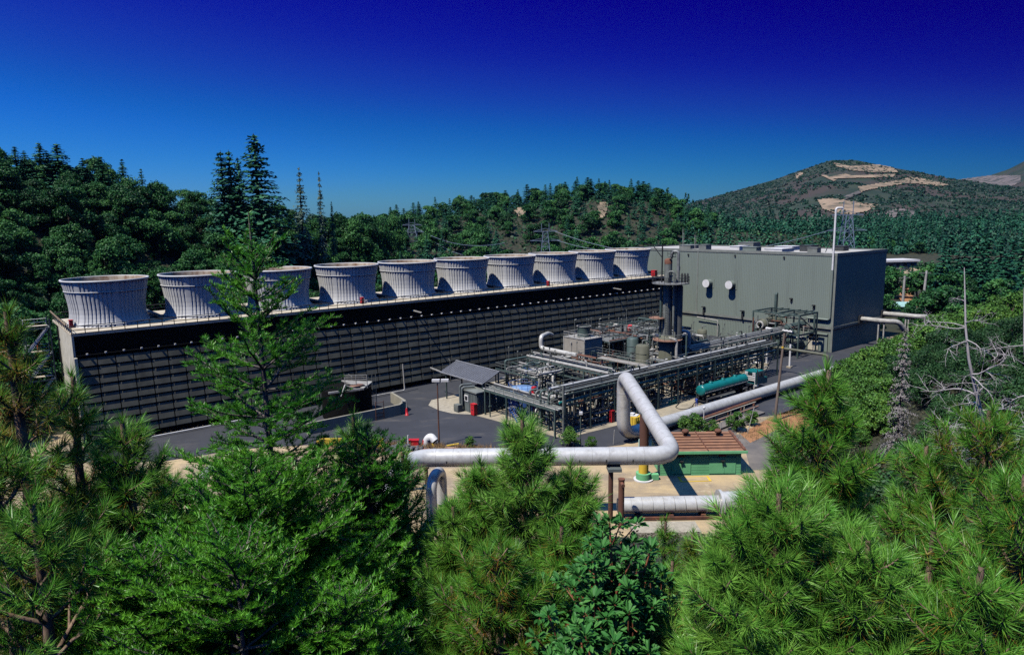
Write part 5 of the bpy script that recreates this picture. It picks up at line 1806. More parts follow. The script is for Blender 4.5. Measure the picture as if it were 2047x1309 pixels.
redbox('red cabinet against the front corner of the control hut', 47.0, 36.6, 0.06, 0.7, 1.0, 1.9)
redbox('red cabinet on the ground just left of the pipe loop', 61.3, 54.9, 0.05, 0.7, 0.9, 1.9)
for lb, u, v in (('red cabinet behind the railing at the near end of the tower deck', 143, 655), ('red cabinet on the deck below the gap after the fourth stack', 724, 607), ('red cabinet on the deck before the eighth stack', 1096, 572)):
    s, t, _ = st(u, v, 17.1)
    redbox(lb, s, min(t, 10.0), 17.1, 0.5, 0.7, 1.15)
s, t, _ = st(1322, 552, 17.1)
redbox('red cabinet at the far end of the tower deck beside the twin columns', s - 2, 8.8, 17.1, 1.0, 1.3, 1.6)
T_ = Thing('canopy', 'open sided metal canopy with a dark seamed roof', 'canopy', (53, 29.5, 0))
T_.part('roof', m_rib, T_.mb().slabpoly([(49.4, 22.9, 5.0), (49.4, 36.0, 5.0), (53.1, 36.0, 6.6), (53.1, 22.9, 6.6)], 0.12).slabpoly([(53.1, 22.9, 6.6), (53.1, 36.0, 6.6), (57.6, 36.0, 4.9), (57.6, 22.9, 4.9)], 0.12), label='dark metal roof with pale seams')
m = T_.mb()
k = 23.0
while k < 36.1:
    m.bar((49.38, k, 5.03), (53.1, k, 6.63), 0.07, 0.06)
    m.bar((53.1, k, 6.63), (57.6, k, 4.93), 0.07, 0.06)
    k += 0.62
m.bar((49.36, 22.85, 4.98), (49.36, 36.05, 4.98), 0.1, 0.2)
m.bar((53.1, 22.8, 6.66), (53.1, 36.1, 6.66), 0.25, 0.06)
T_.part('roof_seams', m_ribl, m)
for s in (49.7, 53.2, 57.0):
    for t in (24.4, 35.6):
        T_.part('post', m_gsteel, T_.mb().bar((s, t, 0.06), (s, t, 5.0 if s != 53.2 else 6.4), 0.2))
q = Solo('jib_beam', 'pale beam sticking out left of the canopy eave', 'beam', (49.5, 21.5, 5))
q.m.bar((49.5, 22.8, 5.0), (49.5, 19.4, 5.2), 0.16, 0.22)
q.done(m_pipel)
T_ = Thing('blue_tank', 'round blue tank with a railed top between the hut and the racks', 'tank', (55.0, 40.2, 0))
T_.part('shell', m_bluep, T_.mb().lathe((55.0, 40.2, 0.06), [(2.6, 0), (2.6, 3.9)], 36))
T_.part('lid', m_bluel, T_.mb().lathe((55.0, 40.2, 3.97), [(2.66, 0), (2.66, 0.1), (0.9, 0.35), (0.4, 0.36)], 36), label='lighter blue shallow cone lid')
T_.part('railing', m_bluep, T_.mb().rail([(55 + 2.55 * math.cos(a), 40.2 + 2.55 * math.sin(a), 4.05) for a in [x * PI / 8 for x in range(17)]], 1.0, 1.0, 0.035))
T_ = Thing('step_ladder', 'small blue and white stair standing on the apron before the blue tank', 'stair', (50.5, 43.5, 0))
m = T_.mb()
for k in range(7):
    m.box((49.7, 43.9 + k * 0.02 + 0.28 * (6 - k) - 0.9, 0.25 + k * 0.28), (51.0, 44.2 + 0.28 * (6 - k) - 0.9, 0.31 + k * 0.28))
T_.part('tread', m_pipel, m)
T_.part('landing', m_pipel, T_.mb().box((49.7, 42.0, 2.0), (51.0, 43.1, 2.08)))
m = T_.mb()
for s in (49.68, 51.02):
    m.bar((s, 44.9, 0.06), (s, 43.0, 2.1), 0.08, 0.2).bar((s, 44.9, 1.0), (s, 43.0, 3.1), 0.06).bar((s, 43.0, 3.1), (s, 42.0, 3.1), 0.06).bar((s, 42.0, 0.06), (s, 42.0, 3.1), 0.08).bar((s, 43.05, 0.06), (s, 43.05, 3.1), 0.08)
T_.part('side_frame', m_bluep, m)
q = Solo('hose_box', 'small red and white box on the pipe bridge above the blue tank', 'box', (52.2, 46.2, 5))
q.m.box((51.9, 45.9, 4.6), (52.5, 46.6, 5.9)).bar((52.2, 46.2, 0.05), (52.2, 46.2, 4.6), 0.12)
q.done(m_redp)
q = Solo('hut_standpipe', 'thin green standpipe on the sandy apron right of the control hut', 'pipe', (48.4, 39.3, 0))
q.m.tube([(48.4, 39.3, 0.05), (48.4, 39.3, 4.4)], 0.11, 8).tube([(48.2, 39.3, 1.9), (48.7, 39.3, 1.9)], 0.16, 8)
q.done(m_gsteel)

# frame with exchangers against the building
T_ = Thing('exchanger_frame', 'green steel frame full of pipes and vessels against the building', 'steel frame', (135.5, 43.5, 0))
m = T_.mb()
for s in (131.2, 139.6):
    for t in (37.6, 43.6, 49.4):
        m.bar((s, t, 0.05), (s, t, 10.2), 0.3)
for z in (5.4, 10.1):
    for s in (131.2, 139.6):
        m.bar((s, 37.6, z), (s, 49.4, z), 0.25, 0.36)
    for t in (37.6, 43.6, 49.4):
        m.bar((131.2, t, z), (139.6, t, z), 0.25, 0.36)
for t in (39, 40.6, 42.2, 45.2, 46.8, 48.2):
    m.bar((131.0, t, 10.35), (139.8, t, 10.35), 0.12, 0.2)
m.bar((131.2, 49.4, 5.4), (131.2, 43.6, 10.0), 0.16).bar((131.2, 49.4, 0.3), (139.6, 49.4, 5.2), 0.16).bar((139.6, 49.4, 5.4), (131.2, 49.4, 10.0), 0.16)
T_.part('frame', m_gsteel, m)
for k, (t, z, r) in enumerate(((39.6, 2.2, 1.2), (42.2, 2.2, 1.0), (46, 1.9, 1.1), (40.0, 7.2, 1.25), (46.4, 7.0, 0.8))):
    e = T_.part('exchanger', m_gsteel if k != 3 else m_olive, T_.mb().tube([(131.5, t, z), (139, t, z)], r, 20).dome((131.5, t, z), (130, t, z), r, 20))
    T_.part('flange', m_pipe, T_.mb().tube([(131.6, t, z), (131.8, t, z)], r + 0.14, 20), under=e)
r_ = random.Random(77)
for k in range(26):
    p = [r_.uniform(130.6, 139.4), r_.uniform(37.8, 49.2), r_.uniform(0.4, 9.8)]
    pts = [tuple(p)]
    for _ in range(3):
        a = r_.randrange(3)
        p[a] = r_.uniform(*((130.6, 139.4), (37.8, 49.2), (0.4, 9.8))[a])
        pts.append(tuple(p))
    pts = [a for a, b in zip(pts, pts[1:] + [None]) if b is None or (Vector(a) - Vector(b)).length > 0.4]
    if len(pts) > 1:
        T_.part('pipe', r_.choice(PM), T_.mb().tube(pts, r_.choice((0.1, 0.14, 0.2, 0.26)), 8, bend=0.4, seg=3))
T_.part('ring_pipe', m_pipel, T_.mb().tube([(130.4, 40.0 + 0.8 * math.cos(a), 7.0 + 0.8 * math.sin(a)) for a in [x * PI / 8 for x in range(-2, 12)]], 0.24, 9))
T_.part('lagged_pipe', m_white, T_.mb().tube([(130.2, 41.8, 6.5), (130.2, 48.4, 6.3)], 0.24, 10))
for k in range(8):
    t = 41.9 + k * 0.85
    T_.part('lagging', m_white, T_.mb().lathe((130.2, t, 6.4), [(0.2, -0.25), (0.36, 0), (0.2, 0.25)], 9))
# ------------------------------------------------------------------ tanker truck and people
TS, TT = 80.7, 58.4
tk = Thing('tanker_truck', 'teal tanker truck parked beside the main pipe rack', 'truck', (90, TT, 0))
zt = 2.62
tk.part('tank', m_teal, tk.mb().tube([(TS, TT, zt), (TS + 13.6, TT, zt)], 0.98, 28).dome((TS, TT, zt), (TS - 1, TT, zt), 0.98, 28, depth=0.3).dome((TS + 13.6, TT, zt), (TS + 15, TT, zt), 0.98, 28, depth=0.3))
for k in range(4):
    tk.part('band', m_teal, tk.mb().tube([(TS + 0.6 + k * 4.1, TT, zt), (TS + 0.72 + k * 4.1, TT, zt)], 1.01, 28))
m = tk.mb()
for t in (TT - 0.98, TT + 0.98):
    m.box((TS, t - 0.06, zt - 0.32), (TS + 13.6, t + 0.06, zt - 0.22))
tk.part('side_rail', m_pipel, m)
for k in range(3):
    h_ = tk.part('hatch', m_teal, tk.mb().lathe((TS + 3 + k * 3.8, TT, zt + 0.9), [(0.34, 0), (0.34, 0.28), (0.2, 0.36)], 14))
    tk.part('hatch_wheel', m_dark, tk.mb().lathe((TS + 3 + k * 3.8, TT, zt + 1.27), [(0.05, 0), (0.05, 0.12), (0.2, 0.12), (0.2, 0.16)], 10), under=h_)
tk.part('rear_valve', m_pipel, tk.mb().lathe((TS + 0.6, TT, zt + 0.95), [(0.12, 0), (0.12, 0.35), (0.2, 0.4), (0.2, 0.5)], 10).lathe((TS + 0.3, TT - 0.5, zt + 0.85), [(0.1, 0), (0.1, 0.4)], 8))
m = tk.mb()
for t in (TT - 0.45, TT + 0.45):
    m.box((TS + 0.1, t - 0.08, 1.15), (TS + 18.2, t + 0.08, 1.42))
for k in range(8):
    m.box((TS + 0.4 + k * 1.8, TT - 0.9, 1.42), (TS + 0.55 + k * 1.8, TT + 0.9, 1.75))
m.box((TS - 0.2, TT - 1.05, 0.75), (TS + 0.0, TT + 1.05, 0.95)).box((TS + 13, TT - 1.1, 1.43), (TS + 15.5, TT + 1.1, 1.55))
tk.part('chassis', m_dark, m)
for s in (TS + 1.2, TS + 2.5, TS + 13.0, TS + 14.3, TS + 17.4):
    for t, sg in ((TT - 1.0, -1), (TT + 1.0, 1)):
        w_ = tk.part('wheel', m_black, tk.mb().tube([(s, t - 0.2, 0.55), (s, t + 0.2, 0.55)], 0.53, 20))
        tk.part('rim', m_pipel, tk.mb().tube([(s, t + sg * 0.201, 0.55), (s, t + sg * 0.23, 0.55)], 0.27, 14), under=w_)
m = tk.mb()
for t in (TT - 1.1, TT + 1.1):
    m.box((TS + 0.4, t - 0.22, 1.12), (TS + 3.3, t + 0.22, 1.17)).box((TS + 0.35, t - 0.22, 0.5), (TS + 0.39, t + 0.22, 1.12))
tk.part('mudguard', m_dark, m)
tk.part('hose_tray', m_pipe, tk.mb().box((TS + 4.6, TT + 0.95, 0.85), (TS + 8.2, TT + 1.25, 1.1)).tube([(TS + 8.2, TT + 1.1, 0.98), (TS + 9.2, TT + 1.1, 1.02)], 0.1, 8))
cab = tk.part('cab', m_teal, tk.mb().prism([(TS + 16.0, TT - 1.15), (TS + 18.9, TT - 1.15), (TS + 18.9, TT + 1.15), (TS + 16.0, TT + 1.15)], 1.2, 3.55).slabpoly([(TS + 15.9, TT - 1.2, 3.75), (TS + 18.6, TT - 1.2, 3.75), (TS + 18.6, TT + 1.2, 3.75), (TS + 15.9, TT + 1.2, 3.75)], 0.2).box((TS + 18.91, TT - 1.05, 1.0), (TS + 20.2, TT + 1.05, 2.2)))
for t_ in (TT - 1.17, TT + 1.151):
    tk.part('side_window', m_glass, tk.mb().box((TS + 16.9, t_, 2.6), (TS + 18.3, t_ + 0.019, 3.3)), under=cab)
tk.part('windscreen', m_glass, tk.mb().box((TS + 18.901, TT - 1.0, 2.5), (TS + 18.93, TT + 1.0, 3.35)), under=cab)
tk.part('rear_window', m_glass, tk.mb().box((TS + 15.97, TT - 0.45, 2.7), (TS + 15.999, TT + 0.45, 3.35)), under=cab)
m = tk.mb()
for z, a, b in ((3.40, -1.1, -0.5), (3.40, 0.5, 1.1), (3.1, -1.1, -0.5), (3.1, 0.5, 1.1), (2.7, -1.1, 1.1), (2.36, -1.1, 1.1), (2.0, -1.1, 1.1)):
    m.box((TS + 15.72, TT + a, z), (TS + 15.86, TT + b, z + 0.17))
for t in (-1.05, 1.05):
    m.bar((TS + 15.79, TT + t, 1.2), (TS + 15.79, TT + t, 3.6), 0.1)
m.bar((TS + 15.7, TT - 0.9, 1.25), (TS + 15.0, TT - 0.9, 1.25), 0.1).bar((TS + 15.7, TT + 0.9, 1.25), (TS + 15.0, TT + 0.9, 1.25), 0.1)
tk.part('headache_rack', m_white, m)
tk.part('fuel_tank', m_pipel, tk.mb().tube([(TS + 15.2, TT + 1.05, 0.95), (TS + 16.6, TT + 1.05, 0.95)], 0.34, 16))
tk.part('exhaust_stack', m_dark, tk.mb().tube([(TS + 16.1, TT - 1.3, 1.3), (TS + 16.1, TT - 1.3, 4.2)], 0.09, 8))
tk.part('exhaust_stack', m_dark, tk.mb().tube([(TS + 16.1, TT + 1.3, 1.3), (TS + 16.1, TT + 1.3, 4.2)], 0.09, 8))
tk.part('mirror', m_dark, tk.mb().bar((TS + 18.6, TT + 1.15, 3.0), (TS + 18.6, TT + 1.5, 3.0), 0.05).box((TS + 18.5, TT + 1.5, 2.6), (TS + 18.6, TT + 1.75, 3.2)))
q = Solo('hose', 'black hose looping on the concrete behind the tanker', 'hose', (78.5, 57.5, 0))
q.m.tube([(TS - 0.2, 57.9, 0.9), (79.4, 57.9, 0.3), (78.6, 58.2, 0.1), (76.6, 58.6, 0.1), (75.6, 57.6, 0.1), (76.2, 56.4, 0.1), (78.2, 55.6, 0.15), (80, 54.6, 0.5)], 0.075, 8, bend=0.9)
q.done(m_black)
q = Solo('transfer_pump', 'small green pump skid on the ground behind the tanker', 'pump', (77.5, 54.8, 0))
q.m.tube([(76.8, 54.8, 0.5), (78.4, 54.8, 0.5)], 0.28, 12).box((76.6, 54.4, 0.05), (78.7, 55.2, 0.2)).lathe((78.0, 54.8, 0.7), [(0.12, 0), (0.12, 0.5), (0.2, 0.5), (0.2, 0.6)], 10)
q.done(m_grpaint)

m_skin = pm('skin', (0.55, 0.33, 0.24), 0.6)
m_blue = pm('blue_cloth', (0.03, 0.075, 0.36), 0.85, col2=(0.022, 0.055, 0.26), scale=6)
m_orangec = pm('orange_cloth', (0.62, 0.13, 0.05), 0.85, col2=(0.45, 0.09, 0.035), scale=6)
m_hair = pm('dark_hair', (0.03, 0.02, 0.015), 0.8)


def person(label, loc, rot, joints, cloth, hat=None, trousers=None):
    """A figure grown over a skeleton; joints: name -> (x forward, y left, z), metres."""
    edges = [('hip', 'waist'), ('waist', 'chest'), ('chest', 'neck'), ('neck', 'jaw'), ('jaw', 'head'), ('head', 'crown')]
    for s in 'lr':
        edges += [('chest', 'sh' + s), ('sh' + s, 'el' + s), ('el' + s, 'wr' + s), ('wr' + s, 'kn' + s), ('kn' + s, 'th' + s), ('kn' + s, 'f1' + s), ('kn' + s, 'f2' + s), ('kn' + s, 'f3' + s), ('kn' + s, 'f4' + s),
                  ('hip', 'hp' + s), ('hp' + s, 'ke' + s), ('ke' + s, 'an' + s), ('an' + s, 'to' + s)]
    rad = dict(hip=.145, waist=.135, chest=.155, neck=.06, jaw=.075, head=.098, crown=.06, sh=.075, el=.052, wr=.036, kn=.034, th=.011, f1=.010, f2=.010, f3=.010, f4=.009, hp=.105, ke=.07, an=.048, to=.042)
    J = dict(joints)
    for s in 'lr':
        w_, e_ = Vector(J['wr' + s]), Vector(J['el' + s])
        d = (w_ - e_).normalized()
        side = d.cross(Vector((0, 0, 1)))
        side = side.normalized() if side.length > 0.1 else Vector((0, 1, 0))
        k_ = w_ + d * 0.08
        J['kn' + s] = k_
        J['th' + s] = w_ + d * 0.09 + side * (0.06 if s == 'l' else -0.06) - Vector((0, 0, 0.02))
        for i in range(4):
            J['f%d%s' % (i + 1, s)] = k_ + d * (0.085 - 0.008 * abs(i - 1)) + side * (0.024 * (1.5 - i)) + Vector((0, 0, -0.03))
    names = list(J)
    me = bpy.data.meshes.new('person')
    me.from_pydata([tuple(J[n_]) for n_ in names], [(names.index(a), names.index(b)) for a, b in edges], [])
    tmp = bpy.data.objects.new('tmp', me)
    COL.objects.link(tmp)
    sk = tmp.modifiers.new('skin', 'SKIN')
    for i, n_ in enumerate(names):
        r = rad.get(n_) or rad.get(n_[:-1])
        sv = me.skin_vertices[0].data[i]
        sv.radius = (r, r)
        sv.use_root = n_ == 'hip'
    tmp.modifiers.new('sub', 'SUBSURF').levels = 1
    dg = bpy.context.evaluated_depsgraph_get()
    body = bpy.data.meshes.new_from_object(tmp.evaluated_get(dg))
    bpy.data.objects.remove(tmp)
    body.materials.clear()
    for x in (cloth, m_skin, m_black, trousers or cloth):
        body.materials.append(x)
    hz = J['jaw'][2] - 0.02
    for p in body.polygons:
        c = p.center
        near = min((c - Vector(J['kn' + s])).length for s in 'lr')
        p.material_index = 1 if (c.z > hz or near < 0.13) else 2 if c.z < 0.12 else 3 if c.z < J['hip'][2] + 0.04 else 0
        p.use_smooth = True
    o = bpy.data.objects.new('person', body)
    COL.objects.link(o)
    o.location = loc
    o.rotation_euler = (0, 0, rot)
    settle(o, label, 'person')
    h = Vector(J['head'])
    M = MB(lambda p: p)
    M.lathe((h.x, h.y, h.z + 0.03), [(0.108, -0.01), (0.115, 0.03), (0.10, 0.085), (0.05, 0.12), (0.01, 0.125)], 14)
    if hat:
        M.lathe((h.x + 0.03, h.y, h.z + 0.03), [(0.11, 0.0), (0.15, 0.005), (0.11, 0.015)], 14, caps=False)
    hm = bpy.data.objects.new('hard_hat' if hat else 'hair', M.mesh('hat'))
    hm.data.materials.append(hat or m_hair)
    hm.parent = o
    COL.objects.link(hm)
    F_ = MB(lambda p: p)
    F_.add([(h.x + 0.10, h.y - 0.012, h.z - 0.035), (h.x + 0.10, h.y + 0.012, h.z - 0.035), (h.x + 0.122, h.y, h.z - 0.03), (h.x + 0.095, h.y, h.z + 0.01)], [(0, 1, 2), (0, 2, 3), (1, 3, 2), (0, 3, 1)])
    for yy in (-0.034, 0.034):
        F_.cbox((h.x + 0.09, h.y + yy, h.z + 0.0), (0.012, 0.022, 0.012))
    F_.cbox((h.x + 0.09, h.y, h.z - 0.065), (0.012, 0.04, 0.008))
    ft = bpy.data.objects.new('face_features', F_.mesh('face_features'))
    ft.data.materials.append(m_skin)
    ft.parent = o
    COL.objects.link(ft)
    return o


stand = dict(hip=(0, 0, .95), waist=(0, 0, 1.10), chest=(.01, 0, 1.34), neck=(.02, 0, 1.52), jaw=(.05, 0, 1.59), head=(.05, 0, 1.68), crown=(.04, 0, 1.77),
             shl=(0, .19, 1.42), shr=(0, -.19, 1.42), ell=(.10, .26, 1.14), elr=(.16, -.25, 1.16), wrl=(.34, .18, 1.10), wrr=(.40, -.14, 1.18),
             hpl=(0, .10, .90), hpr=(0, -.10, .90), kel=(.05, .12, .50), ker=(-.02, -.12, .50), anl=(0, .13, .09), anr=(-.08, -.13, .09), tol=(.16, .15, .05), tor=(.08, -.15, .05))
pw = at(1392, 814)
person('person in blue overalls standing at the rear of the tanker', (pw.x, pw.y, 0.065), R(75), stand, m_blue, None)
st2 = dict(stand)
st2.update(elr=(.30, -.24, 1.36), wrr=(.55, -.20, 1.28), ell=(.2, .24, 1.2), wrl=(.42, .2, 1.25), chest=(.08, 0, 1.32), neck=(.13, 0, 1.5), jaw=(.17, 0, 1.56), head=(.18, 0, 1.64), crown=(.18, 0, 1.73), shl=(.07, .19, 1.41), shr=(.07, -.19, 1.41))
ps_ = W(-9.6, -6.0, 12.7)
person('person in orange work clothes and blue hard hat on the stair tower', (ps_.x, ps_.y, 12.685), R(-10), st2, m_orangec, m_bluep)

# ------------------------------------------------------------------ yard furniture
T_ = Thing('skip_container', 'small yellow container with a white sheet on top beside the pipe loop', 'container', (62.2, 59.0, 0))
T_.part('body', m_yellow, T_.mb().box((61.2, 57.9, 0.25), (63.2, 60.1, 1.9)))
m = T_.mb()
for k in range(5):
    m.box((61.12, 58.0 + k * 0.48, 0.3), (61.199, 58.1 + k * 0.48, 1.85)).box((61.3 + k * 0.42, 60.101, 0.3), (61.4 + k * 0.42, 60.18, 1.85))
T_.part('ribs', m_yellow, m)
T_.part('skids', m_dark, T_.mb().box((61.3, 58.2, 0.04), (63.1, 58.5, 0.249)).box((61.3, 59.5, 0.04), (63.1, 59.8, 0.249)))
T_.part('sheet', m_white, T_.mb().prism([(61.4, 58.0), (62.6, 58.2), (63.0, 59.4), (61.9, 59.8), (61.3, 59.0)], 1.901, 2.0).prism([(61.6, 58.3), (62.4, 58.4), (62.5, 59.0), (61.8, 59.2)], 2.001, 2.25))
# sump tank and wall
sx, sy = 31.0, 21.6
T_ = Thing('sump_tank', 'black round sump tank with a pale half platform and ladder on top', 'tank', (sx, sy, 0))
T_.part('shell', m_fasc, T_.mb().lathe((sx, sy, 0.05), [(4.2, 0), (4.2, 4.9)], 36))
T_.part('platform', m_pipel, T_.mb().slabpoly([(sx + 1.0, sy - 4, 5.25), (sx + 4.8, sy + 0.5, 5.25), (sx + 1.2, sy + 4.0, 5.25)], 0.2).bar((sx - 4.5, sy + 2.6, 5.1), (sx + 1.2, sy + 4.0, 5.15), 0.25, 0.3).bar((sx - 3, sy + 4.1, 4.6), (sx - 1.6, sy + 2.8, 6.0), 0.16).bar((sx + 0.5, sy + 3.9, 5.0), (sx - 1.6, sy + 2.8, 6.0), 0.16))
m = T_.mb()
for k in range(5):
    m.bar((sx - 0.8, sy + 1.2, 5.8 + k * 0.36), (sx + 2.2, sy + 3.4, 5.8 + k * 0.36), 0.08)
for a, b in ((sx - 0.8, sy + 1.2), (sx + 0.7, sy + 2.3), (sx + 2.2, sy + 3.4)):
    m.bar((a, b, 5.0), (a, b, 7.3), 0.1)
T_.part('hand_gate', m_pipel, m)
T_.part('hatch', m_oxide, T_.mb().box((sx - 0.2, sy + 1.4, 5.26), (sx + 2.0, sy + 2.9, 5.5)))
m = T_.mb()
for a in (3.4, 4.1):
    m.bar((sx + a, sy + 2.9, 0.1), (sx + a, sy + 2.9, 7.0), 0.08)
for k in range(16):
    m.bar((sx + 3.4, sy + 2.9, 0.4 + k * 0.36), (sx + 4.1, sy + 2.9, 0.4 + k * 0.36), 0.05)
T_.part('ladder', m_pipe, m)
T_ = Thing('sump_wall', 'low concrete wall with an angled end around the sump tank', 'wall', (31, 28, 0))
m_wallc = pm('wall_concrete', (0.34, 0.315, 0.24), 0.9, col2=(0.25, 0.235, 0.185), scale=0.6)
T_.part('long_side', m_wallc, T_.mb().box((21.0, 27.7, 0.03), (37.6, 28.1, 1.9)))
T_.part('angled_end', m_wallc, T_.mb().prism([(37.6, 27.7), (37.6, 28.1), (39.9, 26.2), (41.0, 19.6), (40.6, 19.5), (39.5, 26.0)], 0.03, 1.9))
T_.part('stile', m_rust, T_.mb().bar((32.9, 28.2, 0.05), (32.9, 28.2, 3.2), 0.08).bar((34.4, 28.2, 0.05), (34.4, 28.2, 3.2), 0.08).bar((32.9, 28.2, 1.2), (34.4, 28.2, 1.2), 0.06).bar((32.9, 28.2, 0.6), (34.4, 28.2, 0.6), 0.06).bar((32.9, 28.2, 3.0), (34.4, 28.2, 3.0), 0.06))
T_ = Thing('fire_hydrant', 'red hydrant with a pale standpipe before the sump wall', 'hydrant', (38.4, 28.9, 0))
T_.part('barrel', m_redp, T_.mb().lathe((38.4, 28.9, 0.03), [(0.34, 0), (0.34, 0.12), (0.24, 0.14), (0.22, 0.9), (0.15, 1.3)], 12))
T_.part('spout', m_pipel, T_.mb().tube([(38.4, 28.9, 1.3), (38.4, 28.9, 2.4), (37.7, 28.7, 2.6)], 0.1, 8, bend=0.2).tube([(37.9, 28.75, 2.55), (37.6, 28.68, 2.64)], 0.17, 8))
q = Solo('tower_drain_pipe', 'thin pale pipe along the foot of the louvres at the near end', 'pipe', (10, 13.2, 0))
q.m.tube([(2, 13.4, 0.35), (16, 13.4, 0.35)], 0.1, 8)
q.done(m_white)
q = Solo('tower_riser_pipe', 'thin pale pipe bending up the louvres beside the sump wall', 'pipe', (44, 14, 0))
q.m.tube([(38.5, 14.6, 0.4), (46.5, 14.6, 0.4), (46.5, 14.2, 5.5)], 0.13, 8, bend=0.4)
q.done(m_pipel)
for k, s in enumerate((36.0, 58.0)):
    q = Solo('tower_post', ['dark upright pipe before the louvres left of the riser pipe', 'dark upright pipe before the louvres right of the canopy'][k], 'pipe', (s, 13.6, 0))
    q.m.tube([(s, 13.6, 0.05), (s, 13.6, 4.6), (s, 12.2, 4.8)], 0.12, 8, bend=0.3)
    q.done(m_piped)
for k, (s, t, z) in enumerate(((51.5, 11.6, 15.2), (110.5, 11.4, 15.4))):
    q = Solo('deck_arm', ['pale rod sticking out under the deck edge near the seventh stack', 'pale rod sticking out under the deck edge near the last stack'][k], 'rod', (s, t, z))
    q.m.bar((s, 10.31, z), (s + 0.4, 13.0, z - 0.25), 0.2)
    q.done(m_pipel)

# lamps and poles
T_ = Thing('flood_light', 'tall brown lamp post with twin white floodlights in the yard', 'lamp post', (-11.0, 98.0, 0), grid=False)
T_.part('pole', m_brown, T_.mb().tube([(-11, 98.0, -0.1), (-11, 98.0, 9.5)], 0.13, 10, r2=0.09))
for x in (-11.75, -10.45):
    T_.part('lamp_head', m_white, T_.mb().box((x, 97.7, 9.75), (x + 1.1, 98.2, 10.1)).bar((-11, 98, 9.5), (x + 0.5, 98, 9.74), 0.06))
T_ = Thing('yard_lamp', 'slim grey lamp post before the corner of the pipe racks', 'lamp post', (9.8, 96.7, 0), grid=False)
T_.part('pole', m_gsteel, T_.mb().tube([(9.8, 96.7, -0.1), (9.8, 96.7, 4.9)], 0.07, 8))
T_.part('lamp_head', m_white, T_.mb().box((9.6, 96.5, 4.9), (10.05, 96.9, 5.3)))
T_ = Thing('wooden_pole', 'tall leaning wooden utility pole on the orange bank', 'utility pole', (42.6, 108.4, 0), grid=False)
T_.part('shaft', pm('pole_wood', (0.23, 0.175, 0.135), 0.9, col2=(0.14, 0.105, 0.08), scale=1.5, stretch=(1, 1, 0.2)), T_.mb().tube([(42.6, 108.4, float(ground_z(42.6, 108.4)) - 0.5), (43.6, 108.6, 14.4)], 0.24, 12, r2=0.17))
T_.part('band', m_yellow, T_.mb().tube([(43.4, 108.56, 12.0), (43.42, 108.56, 12.3)], 0.2, 12))
T_.part('insulator', m_pipe, T_.mb().bar((43.2, 108.6, 14.0), (44.0, 108.6, 14.0), 0.12).lathe((44.0, 108.6, 14.06), [(0.05, 0), (0.1, 0.1), (0.05, 0.3)], 8))
for k, (u, v, h, lean, lb) in enumerate(((1494, 866, 4.2, 0.9, 'pale leaning stake before the roadside bushes'), (1508, 776, 3.6, 0.7, 'pale leaning stake beside the tanker cab'), (816, 892, 1.7, 0.02, 'short white post at the edge of the asphalt'),
                                         (1406, 862, 3.6, 0.0, 'thin post with a white knob before the trench rail'), (1438, 872, 2.3, 0.25, 'thin bent marker post behind the pump house'), (1226, 888, 2.2, 0.15, 'thin curved marker on the asphalt left of the loop'))):
    p = at(u, v)
    q = Solo('marker_post', lb, 'post', (p.x, p.y, 0), grid=False)
    zg = float(ground_z(p.x, p.y))
    q.m.tube([(p.x, p.y, zg - 0.1), (p.x + lean, p.y, zg + h)], 0.09 if k == 2 else 0.06, 7)
    if k == 3:
        q.m.lathe((p.x, p.y, zg + h), [(0.05, 0), (0.2, 0.1), (0.2, 0.3), (0.05, 0.4)], 9)
    q.done(m_white if k in (2, 3) else m_pipel)
# trench rails at the right of the road
q = Solo('ground_pipe', 'rusty pipe on low sleepers beside the long silver pipe', 'pipe', (79, 64.8, 0))
q.m.tube([(70, 65.2, 0.8), (90, 64.5, 0.8)], 0.26, 10)
for s in range(71, 90, 4):
    q.m.bar((s, 65.1, 0), (s, 65.1, 0.55), 0.3)
q.done(m_rust)
for k, (t, z) in enumerate(((66.3, 1.15), (66.9, 0.55))):
    q = Solo('guard_rail', ['upper pale timber rail along the trench', 'lower rusty timber rail along the trench'][k], 'rail', (77, t, 0))
    q.m.bar((69.0, t + 0.1, z), (86.0, t - 0.3, z), 0.2, 0.16)
    for s in range(70, 86, 4):
        q.m.bar((s, t, 0), (s, t, z - 0.08), 0.14)
    q.done(m_rubble if k == 0 else m_oxide)
q = Solo('trench_cover', 'grey slab over the trench behind the pump house', 'slab', (77, 68.2, 0))
q.m.slabpoly([(68.6, 67.6, 0.42), (84, 67.3, 0.42), (84, 69.0, 0.34), (68.6, 69.3, 0.34)], 0.3)
q.done(m_grayroad)
# things at the edge of the asphalt
p = at(827, 889)
T_ = Thing('red_crate', 'low red crate on the dry grass at the edge of the asphalt', 'crate', (p.x, p.y, 0), grid=False)
T_.part('tub', m_redp, T_.mb().box((p.x - 0.75, p.y - 0.4, 0.03), (p.x + 0.75, p.y + 0.4, 0.75)))
T_.part('rim', m_redp, T_.mb().box((p.x - 0.82, p.y - 0.47, 0.751), (p.x + 0.82, p.y + 0.47, 0.85)))
p = at(863, 892)
T_ = Thing('pipe_elbow', 'white flared elbow fitting with a dark mouth lying at the edge of the asphalt', 'pipe fitting', (p.x, p.y, 0), grid=False)
T_.part('bend', m_white, T_.mb().tube([(p.x - 0.8, p.y + 0.2, 0.0), (p.x - 0.7, p.y + 0.2, 1.1), (p.x, p.y, 1.55), (p.x + 0.55, p.y - 0.3, 0.9)], 0.55, 16, bend=0.7))
T_.part('mouth', m_black, T_.mb().tube([(p.x + 0.50, p.y - 0.28, 0.98), (p.x + 0.6, p.y - 0.34, 0.84)], 0.42, 14))
T_.part('flange', m_redp, T_.mb().tube([(p.x - 1.1, p.y + 0.1, 0.35), (p.x - 1.05, p.y + 0.1, 0.95)], 0.28, 12))
